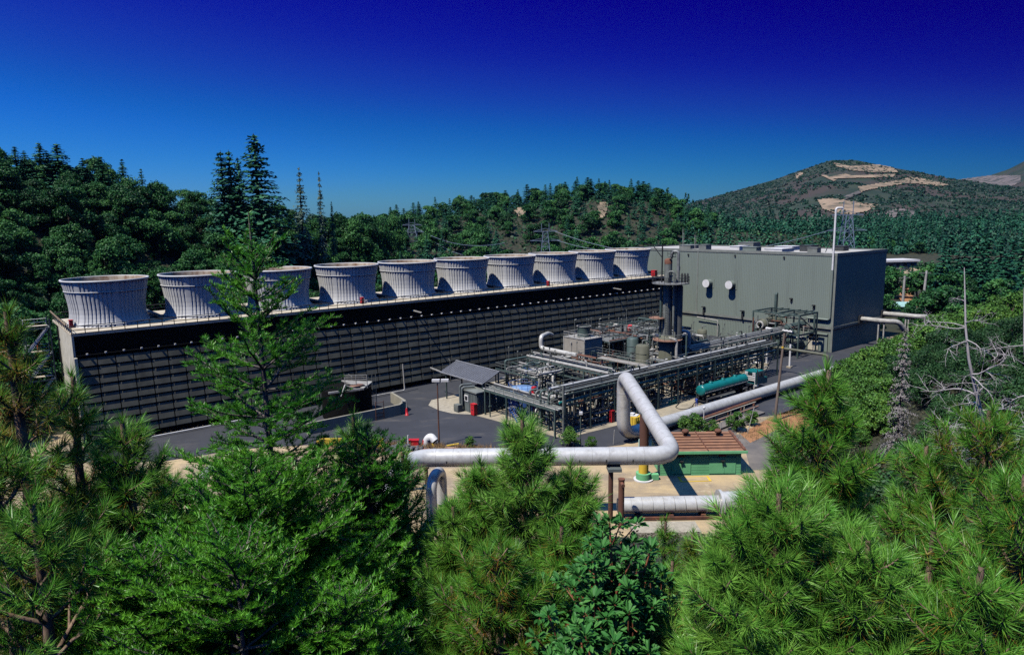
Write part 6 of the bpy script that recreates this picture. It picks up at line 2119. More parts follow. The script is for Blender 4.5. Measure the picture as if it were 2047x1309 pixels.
T_.part('strap', m_yellow, T_.mb().bar((p.x + 0.2, p.y - 0.6, 0.7), (p.x + 0.5, p.y - 0.9, -0.05), 0.24, 0.08))
rs = random.Random(12)
for lb, u, v, n_ in (('stack of yellow planks right of the firs at the edge of the asphalt', 742, 893, 9), ('stack of yellow planks half hidden behind the fir branches', 660, 888, 7)):
    p = at(u, v)
    T_ = Thing('plank_stack', lb, 'planks', (p.x, p.y, 0), grid=False)
    for k in range(n_):
        z = 0.08 + (k // 3) * 0.34
        y = p.y + (k % 3 - 1) * 0.5
        x = rs.uniform(-0.2, 0.2)
        T_.part('plank', m_yellow, T_.mb().bar((p.x - 1.7 + x, y, z + 0.15), (p.x + 1.7 + x, y + 0.1, z + 0.15), 0.45, 0.3))
q = Solo('loose_plank', 'single yellow plank just above the long silver pipe', 'plank', (-7, 97, 0), grid=False)
p = at(905, 892)
q.m.bar((p.x - 0.9, p.y, 0.12), (p.x + 0.9, p.y + 0.3, 0.3), 0.3, 0.14)
q.done(m_yellow)
# rubble heap
rs = np.random.RandomState(8)
p = at(802, 900)
S_ = Soup()
for k in range(150):
    a, q_ = rs.rand() * 6.28, abs(rs.normal(0, 1.2))
    c = np.array([p.x + q_ * math.cos(a) * 1.6, p.y + q_ * math.sin(a) * 0.8, max(0.0, 1.0 - q_ * 0.45) * rs.rand()])
    v8 = np.array([(x, y, z) for x in (-1, 1) for y in (-1, 1) for z in (-1, 1)], float) * rs.uniform(0.12, 0.28) * rs.uniform(0.6, 1.2, (8, 3))
    S_.add(v8 + c, np.array([(0, 1, 3, 2), (4, 6, 7, 5), (0, 4, 5, 1), (2, 3, 7, 6), (0, 2, 6, 4), (1, 5, 7, 3)]))
settle(link_mesh('rubble', S_.mesh('rubble', [pm('grey_rock', (0.16, 0.16, 0.165), 0.9, col2=(0.07, 0.07, 0.075), scale=3)]), None), 'grey rock heap at the left bend of the long silver pipe', kind='stuff')

# ------------------------------------------------------------------ pylons, far poles, car park
m_pyl = pm('pylon_steel', (0.20, 0.26, 0.34), 0.5)


def pylon(label, u, v, r, h):
    p = ray_at(u, v, r)
    T_ = Thing('pylon', label, 'pylon', (p.x, p.y, p.z - h), grid=False)
    z0 = p.z - h
    zg = float(ground_z(p.x, p.y)) - 1
    wd = lambda f: 3.2 * (1 - f) ** 1.1 + 0.7
    m = T_.mb()
    zs = [zg] + [z0 + h * f for f in (0.15, 0.3, 0.42, 0.54, 0.64, 0.74, 0.84)]
    fr = [max(0.0, (z - zg) / (p.z - zg)) for z in zs]
    for i in range(len(zs) - 1):
        a, b = wd(fr[i]), wd(fr[i + 1])
        A = [(p.x + x * a, p.y + y * a, zs[i]) for x, y in ((-1, -1), (1, -1), (1, 1), (-1, 1))]
        B = [(p.x + x * b, p.y + y * b, zs[i + 1]) for x, y in ((-1, -1), (1, -1), (1, 1), (-1, 1))]
        for k in range(4):
            m.bar(A[k], B[k], 0.22).bar(A[k], B[(k + 1) % 4], 0.13).bar(B[k], B[(k + 1) % 4], 0.13)
    T_.part('lattice', m_pyl, m)
    m = T_.mb()
    for f, L_ in ((0.66, 6.5), (0.84, 5.2)):
        z = z0 + h * f
        m.bar((p.x - L_, p.y, z), (p.x + L_, p.y, z), 0.25).bar((p.x - L_, p.y, z), (p.x, p.y, z + 1.3), 0.15).bar((p.x + L_, p.y, z), (p.x, p.y, z + 1.3), 0.15)
    for x in (-1.6, 1.6):
        m.bar((p.x + x, p.y, z0 + h * 0.84), (p.x + x, p.y, p.z), 0.2)
    T_.part('cross_arm', m_pyl, m)
    return p, z0, h


P1, z1, h1 = pylon('blue grey lattice pylon above the middle stacks', 1090, 446, 300, 22)
P2, z2, h2 = pylon('fainter lattice pylon on the left of the middle hill', 823, 438, 380, 20)
P3, z3, h3 = pylon('lattice pylon behind the right corner of the plant building', 1697, 402, 255, 28)


def cable(label, a, b, sag, r=0.085):
    a, b = Vector(a), Vector(b)
    q = Solo('power_line', label, 'cable', a, grid=False)
    q.m.tube([a + (b - a) * t - Vector((0, 0, 4 * sag * t * (1 - t))) for t in [i / 24 for i in range(25)]], r, 4, caps=False)
    return q.done(m_pyl)


e1 = ray_at(1010, 508, 310)
cable('upper power line hanging left from the middle pylon', (P2.x, P2.y, z2 + h2 * 0.84), (e1.x, e1.y, e1.z + 5), 5)
cable('lower power line hanging left from the middle pylon', (P2.x + 5, P2.y, z2 + h2 * 0.66), (e1.x, e1.y, e1.z), 6)
e2 = ray_at(1420, 490, 260)
cable('upper power line running right from the middle pylon', (P1.x + 4, P1.y, z1 + h1 * 0.84), (P3.x - 6, P3.y, z3 + h3 * 0.66), 9)
cable('lower power line running right from the middle pylon', (P1.x + 5, P1.y, z1 + h1 * 0.66), (e2.x, e2.y, e2.z), 4)
for k, (u, vt, vb) in enumerate(((1807, 551, 614), (1846, 541, 622))):
    g = at(u - 3, vb)
    z = ray_at(u, vt, math.hypot(g.x, g.y)).z
    T_ = Thing('utility_pole', ['grey utility pole left of its pair beyond the end wall', 'grey leaning utility pole right of its pair beyond the end wall'][k], 'utility pole', (g.x, g.y, 0), grid=False)
    T_.part('shaft', m_pipel, T_.mb().tube([(g.x, g.y, -0.3), (g.x + 0.5 * k, g.y, z)], 0.5, 10, r2=0.36))
    T_.part('crossarm', m_pipe, T_.mb().bar((g.x - 2, g.y, z - 0.8), (g.x + 2, g.y, z - 0.8), 0.3))
lg = at(1800, 545)
sheet('car_park', 'pale tan car park in the valley', uv((1765, 546), (1765, 538), (1850, 538), (1858, 546), (1830, 556), (1768, 556)), 0.6, m_dirt)
sheet('bare_bank', 'orange bare bank under the utility poles', uv((1796, 576), (1812, 570), (1822, 592), (1852, 612), (1846, 620), (1806, 612), (1796, 596)), 0.5, m_orange)
p0, p1 = at(1768, 539), at(1832, 537)
T_ = Thing('valley_office', 'long low building with a white flat roof beside the car park', 'building', (p0.x, p0.y, 0), grid=False)
d_ = Vector((p1.x - p0.x, p1.y - p0.y, 0)).normalized()
n_ = Vector((-d_.y, d_.x, 0))
L_ = (p1 - p0).length
q4 = lambda a, b: [(p0.x + d_.x * a + n_.x * b, p0.y + d_.y * a + n_.y * b) for a, b in ((a, 0), (b, 0))]
ring = lambda e, w_: [tuple((p0 + d_ * x + n_ * y)[:2]) for x, y in ((-e, -e), (L_ + e, -e), (L_ + e, w_ + e), (-e, w_ + e))]
T_.part('wall', m_clad, T_.mb().prism(ring(0, 12), 0, 4.4))
T_.part('roof', m_white, T_.mb().prism(ring(1.2, 12), 4.41, 5.6))
for x in range(3, int(L_) - 2, 5):
    a = p0 + d_ * x - n_ * 0.06
    b = p0 + d_ * (x + 2.6) - n_ * 0.06
    T_.part('window', m_glass, T_.mb().bar((a.x, a.y, 2.6), (b.x, b.y, 2.6), 0.1, 1.4))
rs = random.Random(31)
for k, (u, v, mt, lb) in enumerate(((1773, 543, m_piped, 'dark car at the left end of the car park'), (1781, 542, m_bluep, 'blue car second from the left in the car park'), (1790, 543.5, m_white, 'white car in the middle of the car park'),
                                    (1800, 544, m_pipel, 'silver car right of the white one in the car park'), (1812, 542, m_piped, 'dark car towards the right of the car park'), (1858, 541, m_redp, 'dull red car at the right end of the car park'))):
    p = at(u, v)
    g_ = max(0.6, float(ground_z(p.x, p.y)))
    T_ = Thing('parked_car', lb, 'car', (p.x, p.y, g_), grid=False)
    x, y = p.x, p.y
    T_.part('body', mt, T_.mb().prism([(x - 2.2, y - 0.9), (x + 2.2, y - 0.9), (x + 2.2, y + 0.9), (x - 2.2, y + 0.9)], g_ + 0.3, g_ + 0.95))
    T_.part('cabin', m_glass, T_.mb().add([T_.P(c) for c in ((x - 1.4, y - .85, g_ + .951), (x + 1.2, y - .85, g_ + .951), (x + 1.2, y + .85, g_ + .951), (x - 1.4, y + .85, g_ + .951), (x - .9, y - .7, g_ + 1.45), (x + .6, y - .7, g_ + 1.45), (x + .6, y + .7, g_ + 1.45), (x - .9, y + .7, g_ + 1.45))],
                                                       [(3, 2, 1, 0), (4, 5, 6, 7), (0, 1, 5, 4), (1, 2, 6, 5), (2, 3, 7, 6), (3, 0, 4, 7)]))
    T_.part('roof', mt, T_.mb().box((x - .9, y - .7, g_ + 1.451), (x + .6, y + .7, g_ + 1.5)))
    for wx in (-1.4, 1.4):
        for wy in (-.9, .9):
            T_.part('wheel', m_black, T_.mb().tube([(x + wx, y + wy - .1, g_ + .33), (x + wx, y + wy + .1, g_ + .33)], .33, 12))
p = at(1795, 628)
T_ = Thing('valley_shed', 'small shed with a pale turquoise roof beyond the end wall', 'shed', (p.x, p.y, 0), grid=False)
T_.part('wall', m_clad, T_.mb().box((p.x - 5, p.y, 0), (p.x + 5, p.y + 6, 2.4)))
T_.part('roof', pm('turquoise_roof', (0.36, 0.58, 0.52), 0.6), T_.mb().slabpoly([(p.x - 5.6, p.y - 0.6, 2.6), (p.x + 5.6, p.y - 0.6, 2.6), (p.x + 5.6, p.y + 3, 3.8), (p.x - 5.6, p.y + 3, 3.8)], 0.15).slabpoly([(p.x - 5.6, p.y + 3, 3.8), (p.x + 5.6, p.y + 3, 3.8), (p.x + 5.6, p.y + 6.6, 2.6), (p.x - 5.6, p.y + 6.6, 2.6)], 0.15))
# ------------------------------------------------------------------ foreground trees on the camera's slope
m_pine = leafm('pine_needles', (0.36, 0.17, 0.03), (0.080, 0.30, 0.024), (0.29, 0.57, 0.085), rough=0.40, trans=0.27, spec=0.5, rnd=0.26)
m_fir = leafm('fir_needles', (0.010, 0.060, 0.006), (0.050, 0.245, 0.014), (0.19, 0.50, 0.035), rough=0.40, trans=0.30, spec=0.45, rnd=0.12)
m_mad = leafm('madrone_leaves', (0.018, 0.075, 0.016), (0.045, 0.18, 0.035), (0.12, 0.32, 0.07), rough=0.5, trans=0.18, spec=0.22, rnd=0.1)
m_mtree = leafm('roadside_pine', (0.03, 0.07, 0.012), (0.075, 0.20, 0.028), (0.19, 0.34, 0.05), rough=0.5, trans=0.15, rnd=0.3)
m_manz = leafm('brown_shrub', (0.045, 0.024, 0.014), (0.060, 0.062, 0.030), (0.085, 0.110, 0.050), rough=0.6, trans=0.12, rnd=0.4)
m_twig = pm('twig_bark', (0.36, 0.25, 0.17), 0.9, col2=(0.11, 0.07, 0.045), scale=6)
m_fbark = pm('grey_bark', (0.20, 0.175, 0.15), 0.9, col2=(0.07, 0.058, 0.05), scale=5, bump=0.4, bscale=20)
m_redbark = pm('red_bark', (0.36, 0.13, 0.06), 0.6, col2=(0.22, 0.08, 0.045), scale=4)
m_silver = pm('dead_wood', (0.52, 0.48, 0.46), 0.9, col2=(0.33, 0.30, 0.29), scale=3)


def needles(B, D, Ln, wd, T):
    """Single triangles from base B along D (unit), length Ln, base width wd."""
    n = len(B)
    a = unit(np.cross(D, NRS.normal(size=(n, 3)))) * (wd * 0.5)
    V = np.stack([B - a, B + a, B + D * Ln[:, None]], 1).reshape(-1, 3)
    return V, np.arange(3 * n).reshape(n, 3), np.repeat(T, 3)


NRS = np.random.RandomState(1)


class Tri:
    def __init__(self):
        self.V, self.F, self.T, self.n = [], [], [], 0

    def add(self, V, F, T):
        self.V.append(V)
        self.F.append(F + self.n)
        self.T.append(T)
        self.n += len(V)

    def mesh(self, name, mat):
        me = np_mesh(name, np.concatenate(self.V), np.concatenate(self.F), np.concatenate(self.T))
        me.materials.append(mat)
        return me


def tuft(tri, p0, p1, n, ln, wd, rs, base=0.55, old=0.12):
    """Long needles brushing out of the shoot p0-p1, older ones behind turning brown."""
    ax = unit(p1 - p0)
    t = rs.rand(n) ** 0.75
    B = p0 + (p1 - p0) * t[:, None]
    perp = unit(np.cross(ax, rs.normal(size=(n, 3))))
    th = np.radians(18 + 62 * (1 - t) ** 0.8 + rs.normal(0, 8, n))
    D = unit(ax * np.cos(th)[:, None] + perp * np.sin(th)[:, None] + np.array([0, 0, -0.10]))
    tint = np.clip(base + 0.12 * t + rs.normal(0, 0.11, n), 0.3, 1)
    tint = np.where((t < 0.22) & (rs.rand(n) < old * 3), rs.uniform(0.0, 0.3, n), tint)
    V, F, T = needles(B, D, ln * rs.uniform(0.75, 1.1, n), wd, tint)
    tri.add(V, F, T)


def pine(name, label, top, height, rad, seed, ntuft=(4, 7), nn=110, nl=0.15, brown=0.12, group=None, dens=1.0, base=0.55, tall=1.0, lean=(0, 0), wd=0.0062):
    """A young pine: whorls of upswept limbs, each limb and side shoot ending in a brush of long needles."""
    rs = np.random.RandomState(seed)
    H = height
    root = np.array([top.x - lean[0], top.y - lean[1], top.z - H])
    tri, sp_, wood = Tri(), Soup(), Soup()
    ax = lambda f: np.array([lean[0] * f * f, lean[1] * f * f, H * f])
    tf = np.linspace(0, 1, 9)
    P = np.array([ax(f) for f in tf]) + rs.normal(0, 0.012, (9, 3)) * np.array([1, 1, 0])
    wood.add(*tube_np(P, 0.018 + 0.016 * H * (1 - tf) ** 0.9, 8))
    tuft(tri, ax(1 - 0.33 / H), ax(1.0) + np.array([0, 0, 0.02]), int(nn * 1.5), nl, wd, rs, base, 0)
    z = H - 0.30
    k = 0
    while z > max(0.2, H - 4.6):
        f = z / H
        dz = H - z
        L0 = rad * (1 - math.exp(-dz / (1.15 * tall))) * 1.12
        nb = int((4 + min(4, dz * 1.6)) * dens + rs.rand())
        a0 = rs.rand() * 6.28
        for b in range(nb):
            a = a0 + 2 * np.pi * b / nb + rs.normal(0, 0.25)
            L_ = L0 * rs.uniform(0.6, 1.12)
            el = math.radians(52 - min(38, dz * 15) + rs.normal(0, 7))
            d = np.array([math.cos(a) * math.cos(el), math.sin(a) * math.cos(el), math.sin(el)])
            s = np.linspace(0, 1, 6)
            C = ax(f) + d * (L_ * s)[:, None] + np.array([0, 0, 1.0]) * (0.16 * L_ * s ** 2.5)[:, None] + rs.normal(0, 0.015, (6, 3)) * s[:, None]
            wood.add(*tube_np(C, 0.007 + 0.017 * L_ * (1 - s) ** 0.8, 5))
            tl_ = min(0.36, 0.18 + 0.16 * L_)
            e = unit(C[-1] - C[-2])
            tuft(tri, C[-1] - e * tl_, C[-1], nn, nl, wd, rs, base + rs.normal(0, 0.06), brown)
            ns = int(min(11, 2 + L_ * 7.0) * dens)
            for q in range(ns):
                fr = 0.28 + 0.66 * (q + rs.rand()) / max(ns, 1)
                i = fr * 5
                i0 = min(4, int(i))
                o = C[i0] + (C[i0 + 1] - C[i0]) * (i - i0)
                side = unit(np.cross(d, np.array([0, 0, 1.0]))) * (1 if q % 2 else -1)
                dd = unit(d * 0.62 + side * rs.uniform(0.4, 0.9) + np.array([0, 0, rs.uniform(0.1, 0.65)]))
                ll = min(0.55, L_ * (0.22 + 0.3 * (1 - fr))) * rs.uniform(0.7, 1.2) + 0.10
                e1 = o + dd * ll + np.array([0, 0, 0.07 * ll])
                wood.add(*tube_np(np.array([o, o + dd * ll * 0.55, e1]), [0.011, 0.008, 0.006], 4))
                tuft(tri, e1 - unit(e1 - o) * min(ll, 0.26), e1, int(nn * 0.85), nl * rs.uniform(0.8, 1.0), wd, rs, base + rs.normal(0, 0.07), brown)
                if ll > 0.24 and rs.rand() < 0.85:
                    m_ = o + dd * ll * 0.5
                    e2 = m_ + unit(dd + side * rs.uniform(-0.9, 0.9) + np.array([0, 0, 0.3])) * ll * 0.55
                    wood.add(*tube_np(np.array([m_, (m_ + e2) / 2, e2]), [0.008, 0.006, 0.005], 4))
                    tuft(tri, e2 - unit(e2 - m_) * 0.18, e2, int(nn * 0.7), nl * 0.85, wd, rs, base + rs.normal(0, 0.07), brown)
        z -= (0.17 + 0.10 * min(1.5, dz)) * rs.uniform(0.8, 1.25) / dens ** 0.5
        k += 1
    o = bpy.data.objects.new(name, None)
    COL.objects.link(o)
    o.location = root
    link_mesh('crown', tri.mesh('crown', m_pine), None, o)
    link_mesh('trunk', wood.mesh('trunk', [m_twig]), None, o)
    return settle(o, label, 'tree', group)


def fir(name, label, top, height, rad, seed, group=None, dens=1.0, base=0.5, power=0.9, depth=4.8, leader=0.55, sparse_top=0.0, lean=(0, 0), tg=0.058, nsp=0.0036, wd=0.0078, blend=1.0, gap=0.1):
    """A young fir: flat fans of short needled twigs on long limbs."""
    rs = np.random.RandomState(seed)
    H = height
    root = np.array([top.x - lean[0], top.y - lean[1], top.z - H])
    tri, wood = Tri(), Soup()
    ax = lambda f: np.array([lean[0] * f * f, lean[1] * f * f, H * f])
    tf = np.linspace(0, 1, 10)
    wood.add(*tube_np(np.array([ax(f) for f in tf]), 0.008 + 0.0085 * H * (1 - tf) ** 0.95, 8))
    segs = []                                       # needled shoots: p0, p1, up vector, tint

    def shoot(p0, p1, t):
        segs.append((p0, p1, t))
    shoot(ax(1 - leader / H), ax(1.0), base + 0.12)
    z = H - leader
    while z > max(0.15, H - depth):
        f = z / H
        dz = H - z
        L0 = rad * min(1.0, (dz / depth) ** power * 1.08) + 0.16
        nb = int((5 + min(3, dz)) * dens)
        a0 = rs.rand() * 6.28
        for b in range(nb):
            if rs.rand() < gap:
                continue
            a = a0 + 2 * np.pi * b / nb + rs.normal(0, 0.22)
            L_ = L0 * rs.uniform(0.6, 1.15)
            el = math.radians(44 - min(34, dz * 12) + rs.normal(0, 8))
            d = np.array([math.cos(a) * math.cos(el), math.sin(a) * math.cos(el), math.sin(el)])
            s = np.linspace(0, 1, 7)
            C = ax(f) + d * (L_ * s)[:, None] + np.array([0, 0, 1.0]) * (L_ * (0.12 * s ** 3 - 0.07 * s))[:, None] + rs.normal(0, 0.012, (7, 3)) * s[:, None]
            wood.add(*tube_np(C, 0.004 + 0.012 * L_ * (1 - s) ** 0.9, 5))
            tb = base + rs.normal(0, 0.08)
            for i in range(2 if L_ > 0.5 else 0, 6):
                shoot(C[i], C[i + 1], tb)
            lat = unit(np.cross(d, np.array([0, 0, 1.0])))
            nt_ = int(max(4, L_ / tg))
            for q in range(nt_):
                fr = 0.16 + 0.82 * (q + rs.rand() * 0.6) / nt_
                i = fr * 6
                i0 = min(5, int(i))
                o = C[i0] + (C[i0 + 1] - C[i0]) * (i - i0)
                sg = 1 if q % 2 else -1
                ll = (0.10 + 0.40 * L_ * (1 - fr) ** 0.8 * min(1, fr * 4)) * rs.uniform(0.6, 1.15)
                ll = min(ll, 0.62)
                dd = unit(d * 0.75 + lat * sg * rs.uniform(0.6, 1.0) + np.array([0, 0, rs.normal(0.08, 0.22)]))
                e = o + dd * ll + np.array([0, 0, -0.03 * ll])
                wood.add(*tube_np(np.array([o, (o + e) / 2, e]), [0.0045, 0.0035, 0.003], 3))
                shoot(o, e, tb + 0.06 + rs.normal(0, 0.06))
                if ll > 0.16:
                    for g in range(int(ll / (tg + 0.004))):
                        fo = rs.uniform(0.25, 0.95)
                        w0 = o + (e - o) * fo
                        w1 = w0 + unit(dd + lat * sg * rs.choice([-1, 1]) * rs.uniform(0.5, 0.9) + np.array([0, 0, rs.normal(0.1, 0.25)])) * rs.uniform(0.07, 0.16) * (1.25 - 0.5 * fo)
                        shoot(w0, w1, tb + 0.12 + rs.normal(0, 0.07))
        z -= (0.13 + 0.06 * min(1.5, dz)) * rs.uniform(0.75, 1.3) / dens ** 0.5
    A = np.array([s_[0] for s_ in segs])
    B = np.array([s_[1] for s_ in segs])
    T = np.array([s_[2] for s_ in segs])
    ln = np.linalg.norm(B - A, axis=1)
    cnt = np.maximum(5, (ln / nsp)).astype(int)
    i = np.repeat(np.arange(len(A)), cnt)
    n = len(i)
    t = rs.rand(n)
    ax_ = unit(B - A)[i]
    up = np.array([0, 0, 1.0])
    sd = unit(np.cross(ax_, up) + 1e-4)
    ph = rs.normal(0, 1.0, n) * 0.75 + np.where(rs.rand(n) < 0.5, 0.25, np.pi - 0.25)
    pr_ = sd * np.cos(ph)[:, None] + unit(np.cross(sd, ax_)) * np.abs(np.sin(ph))[:, None]
    D = unit(ax_ * rs.uniform(0.35, 0.8, n)[:, None] + pr_)
    P = A[i] + (B - A)[i] * t[:, None]
    tint = np.clip(T[i] + 0.10 * t + rs.normal(0, 0.10, n), 0, 1)
    tri.add(*needles(P, D, rs.uniform(0.032, 0.05, n), wd, tint))
    o = bpy.data.objects.new(name, None)
    COL.objects.link(o)
    o.location = root
    link_mesh('crown', tri.mesh('crown', m_fir), None, o)
    link_mesh('trunk', wood.mesh('trunk', [m_fbark]), None, o)
    return settle(o, label, 'tree', group)


def stand_on(u, v, r):
    """Tip position for a tree whose top shows at (u, v), and its height above the slope."""
    p = ray_at(u, v, r)
    return p, p.z - (float(ground_z(p.x, p.y)) - 0.15)


def put_pine(label, u, v, r, rad, seed, **kw):
    p, h = stand_on(u, v, r)
    return pine('young_pine', label, p, max(1.2, h), rad, seed, **kw)


def put_fir(label, u, v, r, rad, seed, **kw):
    p, h = stand_on(u, v, r)
    return fir('young_fir', label, p, max(1.2, h), rad, seed, **kw)


# the tall fir left of centre and its neighbours
put_fir('tall slender fir whose leader rises past the fan stacks', 497, 425, 6.6, 1.12, 11, dens=1.08, base=0.42, power=0.84, depth=3.9, leader=0.42, lean=(-0.10, 0.0), gap=0.2, tg=0.076)
put_fir('broad bushy fir filling the lower left of centre', 505, 955, 5.6, 1.45, 12, dens=1.25, base=0.50, power=0.55, depth=2.6, leader=0.12, gap=0.05)
put_fir('dense dark fir right of the tall slender one', 735, 862, 6.6, 0.95, 13, dens=1.3, base=0.36, power=0.7, depth=3.6, leader=0.2, gap=0.04)
put_fir('low fir with bright tips at the bottom edge right of the broad bushy one', 690, 1185, 4.6, 0.62, 14, dens=1.3, base=0.62, power=0.7, depth=1.6, leader=0.1, gap=0.04)
put_fir('low bright fir at the bottom edge under the broad bushy one', 470, 1090, 4.7, 0.95, 15, dens=1.3, base=0.55, power=0.6, depth=1.9, leader=0.1, gap=0.04)
put_fir('low fir at the bottom edge beside the left pines', 290, 1110, 5.2, 0.85, 16, dens=1.2, base=0.5, power=0.6, depth=2.2, leader=0.1, gap=0.05)
put_fir('shaded fir in the gap between the dark fir and the central pine', 840, 1060, 7.6, 0.85, 17, dens=1.2, base=0.34, power=0.7, depth=3.0, leader=0.15, gap=0.05)
# pines on the left
put_pine('tallest pine at the left edge with bare lower trunk', 16, 622, 6.6, 0.8, 21, brown=0.38, base=0.42, dens=0.72, nn=95, tall=1.9)
put_pine('pine with browning needles standing before the near end of the tower', 142, 752, 6.9, 0.75, 22, brown=0.38, base=0.42, dens=0.75, nn=90, tall=1.5)
put_pine('smaller pine in front of the near louvres', 245, 845, 6.6, 0.75, 23, brown=0.25, base=0.5, dens=0.85, nn=95)
put_pine('low pine at the bottom left corner', 60, 1010, 5.4, 0.9, 24, brown=0.36, base=0.42, dens=0.75, nn=95)
put_pine('low pine with pale twigs behind the corner pine', 170, 960, 7.5, 1.0, 25, brown=0.34, base=0.42, dens=0.75, nn=90)
# centre
put_pine('bushy pine in the middle in front of the big silver pipe', 1044, 838, 6.4, 1.12, 31, brown=0.22, base=0.56, dens=1.1, nn=125, tall=1.9)
put_pine('slim pine tip just left of the yellow planks', 706, 832, 7.4, 0.62, 32, brown=0.12, base=0.5, dens=0.9, nn=110, nl=0.14)
put_pine('pine half hidden behind the left bend of the big pipe', 806, 905, 7.6, 0.6, 33, brown=0.2, base=0.5, dens=0.85, nn=95, nl=0.14)
put_pine('low browning pine under the middle one at the bottom edge', 1000, 1085, 5.2, 0.9, 34, brown=0.36, base=0.50, dens=1.0, nn=115)
put_pine('low pine at the bottom between the shaded fir and the middle pine', 905, 1170, 5.6, 0.7, 35, brown=0.3, base=0.45, dens=0.9, nn=100)
put_pine('small pine seedling before the concrete sill', 1330, 1040, 9.5, 0.45, 36, brown=0.1, base=0.5, dens=0.8, nn=90, nl=0.14)
put_pine('second small pine seedling right of the first one', 1386, 1065, 9.0, 0.42, 37, brown=0.1, base=0.45, dens=0.8, nn=90, nl=0.135)
put_pine('reddish seedling pine beside the broadleaf bush', 1345, 1120, 7.4, 0.5, 38, brown=0.45, base=0.45, dens=0.8, nn=90, nl=0.135)
put_pine('pine on the left shoulder of the middle pine', 960, 925, 6.5, 0.7, 51, brown=0.3, base=0.54, dens=1.0, nn=115)
put_pine('pine on the right shoulder of the middle pine', 1140, 930, 6.6, 0.72, 52, brown=0.28, base=0.54, dens=1.0, nn=115)
put_pine('low pine below the right shoulder of the middle pine', 1120, 1050, 5.9, 0.7, 53, brown=0.34, base=0.5, dens=1.0, nn=110)
put_pine('low browning pine left of the middle pine', 905, 1010, 6.4, 0.62, 54, brown=0.34, base=0.5, dens=0.95, nn=105)
put_pine('spreading low pine behind the left pines', 300, 930, 8.5, 0.9, 55, brown=0.3, base=0.46, dens=0.9, nn=100)
put_pine('low pine at the left edge of the picture', -20, 880, 6.0, 0.8, 56, brown=0.3, base=0.48, dens=0.85, nn=95)
put_pine('pine filling the bottom left behind the corner pine', 120, 1120, 6.4, 0.9, 57, brown=0.3, base=0.48, dens=0.9, nn=100)
put_fir('low fir between the left pines and the broad bushy fir', 370, 985, 7.2, 0.8, 58, dens=1.1, base=0.45, power=0.6, depth=2.6, leader=0.12, gap=0.06)
# right
put_pine('large bright pine with an upright leader right of the pump house', 1652, 738, 6.0, 1.34, 41, brown=0.12, base=0.60, dens=1.0, nn=125, tall=2.5)
put_pine('bright low pine in front of the large one at the bottom right', 1560, 985, 4.9, 0.95, 42, brown=0.12, base=0.64, dens=1.2, nn=125)
put_pine('bright pine at the bottom edge right of the broadleaf bush', 1470, 1085, 4.8, 0.72, 43, brown=0.12, base=0.66, dens=1.15, nn=120)
put_pine('pine at the bottom right of the large one', 1740, 1080, 4.9, 0.75, 44, brown=0.14, base=0.60, dens=1.1, nn=115)
put_pine('tall pine near the right edge', 1985, 822, 7.2, 0.9, 45, brown=0.2, base=0.50, dens=0.9, nn=105)
put_pine('pine with bare curved twigs right of the large bright one', 1850, 890, 7.4, 0.8, 46, brown=0.26, base=0.5, dens=0.75, nn=100)
put_pine('pine at the right edge of the picture', 2055, 950, 5.6, 0.95, 47, brown=0.2, base=0.52, dens=0.95, nn=105)
put_pine('low pine in the bottom right corner', 1960, 1130, 4.9, 0.8, 48, brown=0.22, base=0.56, dens=0.9, nn=110)
put_pine('sparse pine with a brown dead tip before the right pines', 1868, 1060, 5.4, 0.6, 49, brown=0.5, base=0.48, dens=0.65, nn=90)


